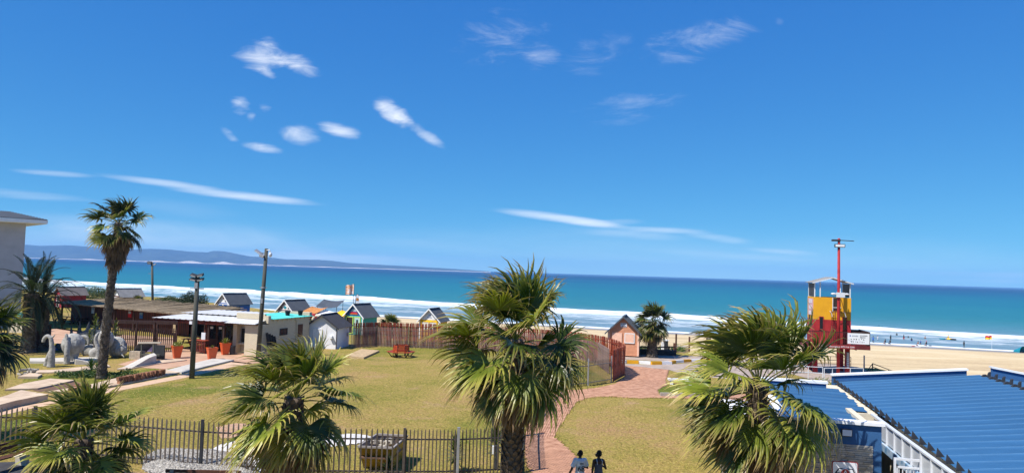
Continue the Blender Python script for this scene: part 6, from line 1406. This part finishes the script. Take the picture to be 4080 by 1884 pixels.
# ------------------------------------------------------------------ grass blades standing on the lawn
def np_inside(X, Y, poly):
    c = np.zeros(len(X), bool); n = len(poly); j = n-1
    for i in range(n):
        xi, yi = poly[i]; xj, yj = poly[j]
        if yi != yj: c ^= ((yi > Y) != (yj > Y)) & (X < (xj-xi)*(Y-yi)/(yj-yi)+xi)
        j = i
    return c
def gpoly(pts): return [(G(u, v).x, G(u, v).y) for u, v in pts]
NOGRASS = [PXY] + [gpoly(q) for q in ([(470, 1452), (560, 1425), (640, 1390), (905, 1380), (1060, 1380), (1230, 1345), (1390, 1345), (1390, 1392), (1240, 1410), (1075, 1440), (1000, 1450), (930, 1443), (850, 1436), (655, 1470), (560, 1464)],
    [(-120, 1672), (60, 1600), (190, 1560), (454, 1508), (700, 1460), (850, 1430), (1010, 1447), (930, 1460), (720, 1508), (420, 1566), (170, 1618), (0, 1655), (-120, 1700)], [(0, 1565), (90, 1530), (200, 1508), (353, 1535), (190, 1568)], [(100, 1430), (420, 1420), (640, 1418), (640, 1452), (466, 1480), (140, 1492)],
    [(555, 1880), (570, 1815), (620, 1790), (900, 1790), (980, 1745), (1250, 1730), (1400, 1720), (1510, 1745), (1440, 1775), (1220, 1805), (1150, 1875), (900, 1930), (640, 1920)], [(1375, 1424), (1450, 1430), (1512, 1402), (1440, 1394)], [(2430, 1380), (3600, 1400), (3600, 1520), (2760, 1520), (2650, 1480), (2430, 1462)], [(-300, 1850), (170, 1830), (560, 1880), (700, 1900), (900, 2300), (-600, 2300)])]
gr = np.random.default_rng(77); X = []; Y = []
for (ya, yb, dens) in ((22.5, 32, 150), (32, 42, 90), (42, 56, 40), (56, 70, 18)):
    n = int((yb-ya)*34*dens); yv = gr.uniform(ya, yb, n); xv = gr.uniform(-.74, .52, n)*yv; X.append(xv); Y.append(yv)
X = np.concatenate(X); Y = np.concatenate(Y)
ok = np.ones(len(X), bool)
for q in NOGRASS: ok &= ~np_inside(X, Y, q)
for (a, b_) in ((-200, 1760), (2600, 3600)): pass
ok &= ~((X > 7.5) & (Y < 33)) & ~((X < -20) & (Y > 52))
X = X[ok]; Y = Y[ok]; nb_ = len(X)
EX = []; EY = []                                   # longer tufts along the path edge and fence feet
for a, b_ in list(zip(PXY, PXY[1:]+PXY[:1])) + [((p.x, p.y), (q.x, q.y)) for P_ in (FF, FR, FG, BK) for p, q in zip(P_[:-1], P_[1:])]:
    l_ = math.hypot(b_[0]-a[0], b_[1]-a[1]); k_ = int(l_*70); s_ = gr.random(k_); EX.append(a[0]+(b_[0]-a[0])*s_+gr.normal(0, .10, k_)); EY.append(a[1]+(b_[1]-a[1])*s_+gr.normal(0, .10, k_))
EX = np.concatenate(EX); EY = np.concatenate(EY); ko = (EY < 47) | (EX < 7); EX = EX[ko]; EY = EY[ko]; ki = ~np_inside(EX, EY, PXY) | (gr.random(len(EX)) < .12); EX = EX[ki]; EY = EY[ki]
X = np.concatenate([X, EX]); Y = np.concatenate([Y, EY]); n = len(X)
th = gr.uniform(0, 6.283, n); ht = gr.uniform(.015, .04, n); ht[nb_:] *= 2.6; wd = gr.uniform(.008, .016, n)*(1+Y/60); lx = gr.normal(-.02, .04, n); ly = gr.normal(.02, .03, n); Zz = np.full(n, .006)
V = np.stack([np.stack([X-np.cos(th)*wd, Y-np.sin(th)*wd, Zz], 1), np.stack([X+np.cos(th)*wd, Y+np.sin(th)*wd, Zz], 1), np.stack([X+lx, Y+ly, Zz+ht], 1)], 1).reshape(-1, 3)
me = bpy.data.meshes.new('grass'); me.from_pydata(V.tolist(), [], np.arange(3*n).reshape(-1, 3).tolist()); me.update()
ga = me.attributes.new('tone', 'FLOAT', 'POINT'); ga.data.foreach_set('value', np.repeat(gr.random(n), 3).astype(np.float32))
gm_, N, L, p = newmat('grass_blade'); at_ = N.new('ShaderNodeAttribute'); at_.attribute_name = 'tone'; ge = N.new('ShaderNodeNewGeometry')
tone = nmath(N, L, 'ADD', nmath(N, L, 'MULTIPLY', at_.outputs['Fac'], .55), nmath(N, L, 'MULTIPLY', nz(N, L, ge.outputs['Position'], .3, 4, .6), .75))
L.new(ramp(N, L, tone, [(.28, (.13, .17, .022)), (.5, (.24, .23, .04)), (.72, (.38, .29, .08)), (.95, (.50, .38, .14))]), p.inputs['Base Color']); p.inputs['Roughness'].default_value = .8; p.inputs['Specular IOR Level'].default_value = .15
me.materials.append(gm_); link('grass', me, kind='stuff')
# ------------------------------------------------------------------ people
def limb(b, pts, rad, n=10):
    b.tube(pts, rad, n)
    for p, r_ in zip(pts, rad): b.ball(p, r_*.99, n, 6)
def hand(b, w, d, curl, side):
    w = Vector(w); d = Vector(d).normalized(); s = Vector((side, 0, 0)); s = (s-d*s.dot(d)).normalized(); n = d.cross(s)
    b.tube([w, w+d*.045, w+d*.085], [.024, .034, .032], 8)
    for i, l in enumerate((.062, .075, .07, .055)):
        p = w+d*.085+n*(-.027+.018*i); q = p+d*l*.5; b.tube([p, q, q+(d*.8-s*curl).normalized()*l*.5], [.009, .0085, .006], 6)
    p = w+d*.03+n*-.034; b.tube([p, p+(d*.6-n*.6).normalized()*.035, p+(d*.9-n*.3)*.06], [.011, .010, .007], 6)
def person(label, pos, rz, H, clothes, armL, armR, headturn, female=False, hairr=1.0):
    t = thing('person', label, 'person', pos, rz, None); b = MB(); k = H/1.7
    def S(p): return tuple(Vector(p)*k)
    sh = .185 if not female else .165; hp = .10
    # local frame: faces +y (away from the camera); legs in mid stride
    legs = [(-hp, [( -hp, 0, .88), (-hp-.01, .12, .48), (-hp, .02, .09)]), (hp, [(hp, 0, .88), (hp+.01, -.05, .47), (hp, -.24, .12)])]
    for (_, P) in legs:
        limb(b, [S(p) for p in P], [.085*k, .058*k, .042*k]); f = Vector(P[-1]); b.tube([S(f+Vector((0, -.05, -.05))), S(f+Vector((0, .08, -.06))), S(f+Vector((0, .17, -.07)))], [.042*k, .04*k, .028*k], 8)
    b.ball(S((0, 0, .92)), (.155*k, .11*k, .13*k), 14, 8); b.tube([S((0, 0, .9)), S((0, .01, 1.08)), S((0, .02, 1.25)), S((0, .0, 1.40)), S((0, 0, 1.45))], [.135*k, .118*k, .14*k, .13*k, .07*k], 14)
    b.ball(S((-sh*.75, 0, 1.38)), (.08*k, .075*k, .07*k), 10, 6); b.ball(S((sh*.75, 0, 1.38)), (.08*k, .075*k, .07*k), 10, 6)
    b.tube([S((0, 0, 1.40)), S((0, .01, 1.52))], [.055*k, .05*k], 10)
    for s, A in ((-1, armL), (1, armR)):
        P = [Vector((s*sh, 0, 1.38))]+[Vector(p) for p in A]; limb(b, [S(p) for p in P], [.052*k, .04*k, .028*k]); hand(b, S(P[-1]), P[-1]-P[-2], .5, -s)
    # head with nose, lips, ears
    hm = Matrix.Rotation(headturn, 3, 'Z'); hc = Vector((0, .02, 1.60))
    b.ball(S(hc), tuple(x*k for x in (.076, .092, .112)), 16, 12); b.ball(S(hc+hm @ Vector((0, .075, -.05))), tuple(x*k for x in (.05, .035, .05)), 10, 8); b.ball(S(hc+hm @ Vector((0, .105, -.015))), tuple(x*k for x in (.016, .02, .022)), 8, 6)
    for s in (-1, 1): b.ball(S(hc+hm @ Vector((s*.078, 0, -.01))), tuple(x*k for x in (.008, .018, .026)), 8, 6)
    o = b.build('body', M['skin'], t, True); md = o.modifiers.new('remesh', 'REMESH'); md.mode = 'VOXEL'; md.voxel_size = .011; md.use_smooth_shade = True
    for s in (-1, 1): MB().ball(S(hc+hm @ Vector((s*.03, .088, .012))), tuple(x*k for x in (.012, .008, .008)), 8, 6).build('eye', M['sign_white'], o)
    MB().ball(S(hc+hm @ Vector((0, .10, -.062))), tuple(x*k for x in (.022, .01, .009)), 8, 6).build('lips', M['cloth_pink'] if False else M['skin_tan'], o)
    h = MB(); h.ball(S(hc+hm @ Vector((0, -.018, .02))), tuple(x*k*hairr for x in (.084, .096, .108)), 18, 12)
    h.build('hair', M['hair'], t, True)
    # clothing shells
    c = MB()
    c.ball(S((0, 0, .90)), (.172*k, .128*k, .13*k), 14, 8)
    for (_, P) in legs: P = [Vector(p) for p in P]; kn = P[0].lerp(P[1], .85); c.tube([S(P[0]), S(P[0].lerp(P[1], .4)), S(kn)], [.105*k, .095*k, .085*k], 12)
    p_ = c.build('trousers', M[clothes[1]], t, True); md = p_.modifiers.new('remesh', 'REMESH'); md.mode = 'VOXEL'; md.voxel_size = .014; md.use_smooth_shade = True
    c = MB()
    if not female:
        c.tube([S((0, 0, .84)), S((0, 0, .95)), S((0, .01, 1.1)), S((0, .015, 1.25)), S((0, 0, 1.40)), S((0, 0, 1.455))], [.170*k, .162*k, .145*k, .160*k, .150*k, .075*k], 18)
        for s, A in ((-1, armL), (1, armR)): a0 = Vector((s*sh*.85, 0, 1.385)); a1 = a0.lerp(Vector(A[0]), .75)+Vector((s*.01, 0, 0)); c.ball(S(a0), (.088*k,)*3, 10, 6); c.tube([S(a0), S(a1)], [.082*k, .074*k], 12)
    else:
        c.tube([S((0, 0, .90)), S((0, 0, 1.0)), S((0, .01, 1.1)), S((0, .015, 1.24)), S((0, .01, 1.30))], [.160*k, .150*k, .134*k, .150*k, .142*k], 18)
    q_ = c.build('shirt' if not female else 'vest', M[clothes[0]], t, True); md = q_.modifiers.new('remesh', 'REMESH'); md.mode = 'VOXEL'; md.voxel_size = .014; md.use_smooth_shade = True
    if female:
        for s in (-1, 1): MB().tube([S((s*.08, -.138, 1.28)), S((s*.095, -.125, 1.38)), S((s*.08, -.03, 1.455)), S((s*.075, .1, 1.38)), S((s*.075, .14, 1.28))], .009*k, 6).build('strap', M['cloth_white'], q_)
        MB().tube([S((0, 0, .89)), S((0, 0, .93))], [.170*k, .168*k], 18).build('waistband', M['cloth_blue'], p_)
    return t
pA = D(2312, 1812, 24.3)
pa = person('person walking away in a white shirt numbered 68, dark shorts, arm swinging', (pA.x, 24.3, 0), R(8), 1.70, ('cloth_white', 'cloth_black'), [(-.30, -.06, 1.10), (-.40, -.02, .88)], [(.27, .06, 1.12), (.20, .26, 1.10)], R(38))
text('68', .25, M['ink'], pa, (.0, -.176, 1.14), (R(90), 0, 0), ext=.012); MB().box((.02, -.162, 1.31), (.12, .02, .025)).build('print', M['ink'], pa)
pB = D(2386, 1812, 24.4)
person('person walking away in a grey strappy vest and dark trousers, looking left', (pB.x, 24.4, 0), R(10), 1.68, ('cloth_grey', 'cloth_black'), [(-.22, -.03, 1.08), (-.22, .02, .84)], [(.26, .0, 1.12), (.14, .22, 1.20)], R(62), True, 1.09)
# figures on the beach and in the shallows
def small_person(label, pos, rz, H, top, bottom, pose, skin='skin_tan', extra=None):
    t = thing('person', label, 'person', pos, rz, 'people on the beach and in the shallows'); k = H/1.7; b = MB()
    def S(p): return tuple(Vector(p)*k)
    dz = -.45 if pose == 'sit' else 0
    if pose == 'sit': LG = [[(s*.1, 0, .5), (s*.14, .4, .75), (s*.14, .62, .32)] for s in (-1, 1)]; dz = -.40; LG = [[(a[0], a[1], a[2]-.40) for a in l] for l in LG]
    else: LG = [[(s*.1, 0, .88), (s*.12, .05*s, .48), (s*.13, -.04*s, .04)] for s in (-1, 1)]
    for l in LG: b.tube([S(p) for p in l], [.09*k, .06*k, .04*k], 7); b.ball(S(Vector(l[-1])+Vector((0, .05, -.01))), (.04*k, .1*k, .04*k), 7, 5)
    b.tube([S((0, 0, .88+dz)), S((0, 0, 1.1+dz)), S((0, 0, 1.3+dz)), S((0, 0, 1.42+dz))], [.15*k, .13*k, .17*k, .08*k], 9); b.tube([S((0, 0, 1.4+dz)), S((0, 0, 1.52+dz))], .05*k, 7); b.ball(S((0, 0, 1.6+dz)), (.08*k, .09*k, .11*k), 9, 7)
    for s in (-1, 1):
        a = {'out': [(s*.17, 0, 1.38+dz), (s*.42, .05, 1.28+dz), (s*.62, .1, 1.36+dz)]}.get(pose, [(s*.17, 0, 1.38+dz), (s*.25, .05, 1.1+dz), (s*.2, .22, .98+dz)])
        b.tube([S(p) for p in a], [.05*k, .04*k, .03*k], 6); b.ball(S(a[-1]), .045*k, 6, 5)
    b.build('body', M[skin], t, True); MB().ball(S((0, -.02, 1.63+dz)), (.09*k, .1*k, .1*k), 9, 7).build('hair', M['hair'] if extra != 'pinkhat' else M['cloth_pink'], t, True)
    if top: MB().tube([S((0, 0, .95+dz)), S((0, 0, 1.1+dz)), S((0, 0, 1.3+dz)), S((0, 0, 1.42+dz))], [.165*k, .15*k, .185*k, .09*k], 9).build('top', M[top], t, True)
    c = MB(); c.tube([S((0, 0, .98+dz)), S((0, 0, .84+dz))], [.165*k, .17*k], 9)
    if pose != 'sit':
        for l in LG: c.tube([S(l[0]), S(Vector(l[0]).lerp(Vector(l[1]), .6))], [.105*k, .1*k], 7)
    c.build('trunks', M[bottom], t, True)
    return t
def on_beach(u, v):     # a photo point on the sand or water near the shore line
    z = SEA
    for _ in range(20):
        p = G(u, v, z); ye, ys = y_edge(p.x)+4, y_shore(p.x); tt = (p.y-ye)/(ys-ye); z = -2.6+(SEA+2.6)*min(1.0, max(0, tt)) + .18*math.sin(p.x*.09+tt*9)*math.sin(min(1, max(0, tt))*math.pi)
    return G(u, v, z)
BP = [(3841, 1385, 0, 'cloth_black', 'cloth_black', 'stand', 'skin', 'person in black standing alone on wet sand near the flag'),
      (3479, 1365, 0, 'hut_blue', 'hut_blue', 'out', 'skin', 'person in blue with arms held out at the water edge beside the tower'),
      (3497, 1354, .5, 'cloth_white', 'cloth_white', 'stand', 'skin_tan', 'person in white clothes wading behind the blue clothed one'),
      (3549, 1353, .4, 'cloth_black', 'cloth_black', 'stand', 'skin', 'tall person in black wading in the shallows'),
      (3601, 1353, .35, 'cloth_black', 'cloth_red', 'stand', 'skin_tan', 'person in black top wading beside a companion'),
      (3632, 1358, .8, 'cloth_black', 'cloth_blue', 'stand', 'skin', 'person wading waist deep, leaning in dark swimwear'),
      (3619, 1349, .9, None, 'cloth_black', 'stand', 'skin', 'bather waist deep between two waders in black'),
      (3686, 1353, .7, None, 'cloth_blue', 'stand', 'skin_tan', 'bare chested bather alone in the shallows'),
      (3502, 1299, 1.35, None, 'cloth_black', 'stand', 'skin', 'swimmer head and shoulders in the white surf, left one'),
      (3515, 1303, 1.4, None, 'cloth_black', 'stand', 'skin', 'swimmer head in the white surf, right one'),
      (3573, 1336, .95, 'cloth_black', 'cloth_black', 'stand', 'skin', 'bather in black in deeper water before the surf')]
for (u, v, sub, top, bot, pose, sk, lab) in BP:
    p = on_beach(u, v+ (sub*1.0)*15*0); small_person(lab, (p.x, p.y, p.z-sub), random.Random(u).uniform(-2, 2), 1.72, top, bot, pose, sk)
for (u, v, top, bot, sk, ex, lab) in ((3527, 1370, 'cloth_black', 'cloth_black', 'skin_tan', None, 'person sitting on the sand near the water, left of two'), (3547, 1371, None, 'cloth_black', 'skin', None, 'person sitting low on the sand near the water, right of two'),
                                  (3658, 1379, None, 'cloth_white', 'skin_tan', None, 'bare backed person sitting on a towel beside a standing child'), (3691, 1378, 'cloth_black', 'cloth_black', 'skin_tan', 'pinkhat', 'person in black with a pink hat sitting on the sand'), (3778, 1352, 'cloth_yellow', 'cloth_yellow', 'skin_tan', None, 'bather sitting on a yellow float in the shallows')):
    p = on_beach(u, v); small_person(lab, p, 0.4, 1.7, top, bot, 'sit', sk, ex)
p = on_beach(3668, 1374); small_person('child standing behind the person on the towel', p, .3, 1.2, 'cloth_blue', 'cloth_black', 'stand', 'skin_tan')
for (u, v, m, s, lab) in ((3657, 1382, 'cloth_white', (1.6, .8), 'white towel under the bare backed sitter'), (3639, 1378, 'cloth_red', (1.0, .5), 'red towel left of the sitters'), (3706, 1378, 'cloth_black', (.9, .5), 'dark bag lying right of the pink hat')):
    p = on_beach(u, v); o = MB().ball((0, 0, .08), (s[0]/2, s[1]/2, .09), 12, 6).build('beach_towel' if 'towel' in lab else 'bag', M[m]); o.location = p; tag(o, lab, 'towel' if 'towel' in lab else 'bag')
for (u, v, m, lab) in ((3755, 1351, 'cloth_teal', 'light blue inflatable ring in the shallows'), (3783, 1352, 'cloth_yellow', 'yellow inflatable float in the shallows'), (3798, 1354, 'cloth_black', 'dark bodyboard floating in the shallows')):
    p = on_beach(u, v); b = MB(); n = 12
    b.tube([(.6*math.cos(2*math.pi*k/n), .45*math.sin(2*math.pi*k/n), .15) for k in range(n+1)], .2, 8); o = b.build('float', M[m], None, True); o.location = p; tag(o, lab, 'float')
# beach tent
p = on_beach(4062, 1403); t = thing('beach_tent', 'dark teal dome beach tent at the right edge', 'tent', p, .3); b = MB(); n = 8
for i in range(n):
    a0, a1 = math.pi*i/n, math.pi*(i+1)/n
    b.hexa([(-1.1*math.cos(a0), -.9, 1.5*math.sin(a0)), (-1.1*math.cos(a1), -.9, 1.5*math.sin(a1)), (-.6*math.cos(a1), 1.0, .5*math.sin(a1)), (-.6*math.cos(a0), 1.0, .5*math.sin(a0))], [(-1.13*math.cos(a0), -.9, 1.53*math.sin(a0)), (-1.13*math.cos(a1), -.9, 1.53*math.sin(a1)), (-.63*math.cos(a1), 1.0, .53*math.sin(a1)), (-.63*math.cos(a0), 1.0, .53*math.sin(a0))])
b.build('canopy', M['cloth_teal'], t); MB().bx(-1.6, 1.4, -1.8, 1, 0, .02).build('groundsheet', M['charcoal'], t)
p = on_beach(4076, 1399); o = MB().bx(-.35, .35, -.25, .25, 0, .4).bx(-.36, .36, -.26, .26, .4, .47).build('cool_box', M['cloth_white']); o.location = p; tag(o, 'white cool box in front of the beach tent', 'box')
# flags
def flag(label, base, h, w, fh, cols, z0, name='beach_flag'):
    t = thing(name, label, 'flag', base); MB().cyl((0, 0, 0), (0, 0, h), .035, .025, 8).build('pole', M['steel_white'] if name == 'beach_flag' else M['charcoal'], t)
    nseg = 10; nh = len(cols)
    for j, m in enumerate(cols):
        b = MB(); za, zb = z0+fh*(j)/nh, z0+fh*(j+1)/nh
        for i in range(nseg):
            x0_, x1_ = -w*i/nseg, -w*(i+1)/nseg; y0_, y1_ = .10*math.sin(i*.9), .10*math.sin((i+1)*.9); d0, d1 = -.12*fh*(i/nseg)**1.5+.05*math.sin(i), -.12*fh*((i+1)/nseg)**1.5+.05*math.sin(i+1)
            b.hexa([(x0_, y0_-.006, za+d0), (x1_, y1_-.006, za+d1), (x1_, y1_+.006, za+d1), (x0_, y0_+.006, za+d0)], [(x0_, y0_-.006, zb+d0), (x1_, y1_-.006, zb+d1), (x1_, y1_+.006, zb+d1), (x0_, y0_+.006, zb+d0)])
        b.build('flag_cloth', M[m], t)
    return t
pf = on_beach(3952, 1390); sc = (pf.y)/F
flag('red over yellow lifeguard flag on a thin pole at the water edge', pf, 53*sc, 26*sc, 15*sc, ('cloth_yellow', 'cloth_red'), 38*sc)
pf = gp(1414, 88); hp_ = D(1418, 1130, 88).z
flag('white and orange banner flag on a tall dark pole behind the green hut', pf, hp_, 1.05, 1.2, ('flag_print',), hp_-1.3, 'tall_flag')
pf = gp(1422, 87); z1 = D(1424, 1170, 87).z; t = thing('feather_flag', 'small white and blue feather flag behind the green hut roof', 'flag', pf)
MB().tube([(0, 0, 0), (0, 0, z1-.3), (.15, 0, z1), (.45, 0, z1-.25)], .025, 6).build('pole', M['charcoal'], t); MB().slab([(0.03, 0, z1-1.3), (0.03, 0, z1-.32), (.17, 0, z1-.04), (.42, 0, z1-.25), (.5, 0, z1-1.2)], (0, .012, 0)).build('flag_cloth', M['cloth_white'], t); MB().slab([(0.05, -.01, z1-.85), (.1, -.01, z1-.45), (.38, -.01, z1-.55), (.4, -.01, z1-.85)], (0, .006, 0)).build('print', M['cloth_orange'], t)
# ------------------------------------------------------------------ air over the bay
hz_ = MB().bx(-16000, 16000, -400, 11200, -20, float(prof.max())+SEA+12).mesh('haze', None)
hm_ = bpy.data.materials.new('haze_air'); hm_.use_nodes = True; N = hm_.node_tree.nodes; N.clear()
pv = N.new('ShaderNodeVolumePrincipled'); pv.inputs['Color'].default_value = (.30, .60, 1.0, 1); pv.inputs['Density'].default_value = 8.0e-5; pv.inputs['Anisotropy'].default_value = -.1
ou = N.new('ShaderNodeOutputMaterial'); hm_.node_tree.links.new(pv.outputs[0], ou.inputs['Volume']); hz_.materials.append(hm_)
ho = link('haze', hz_); ho['kind'] = 'stuff'
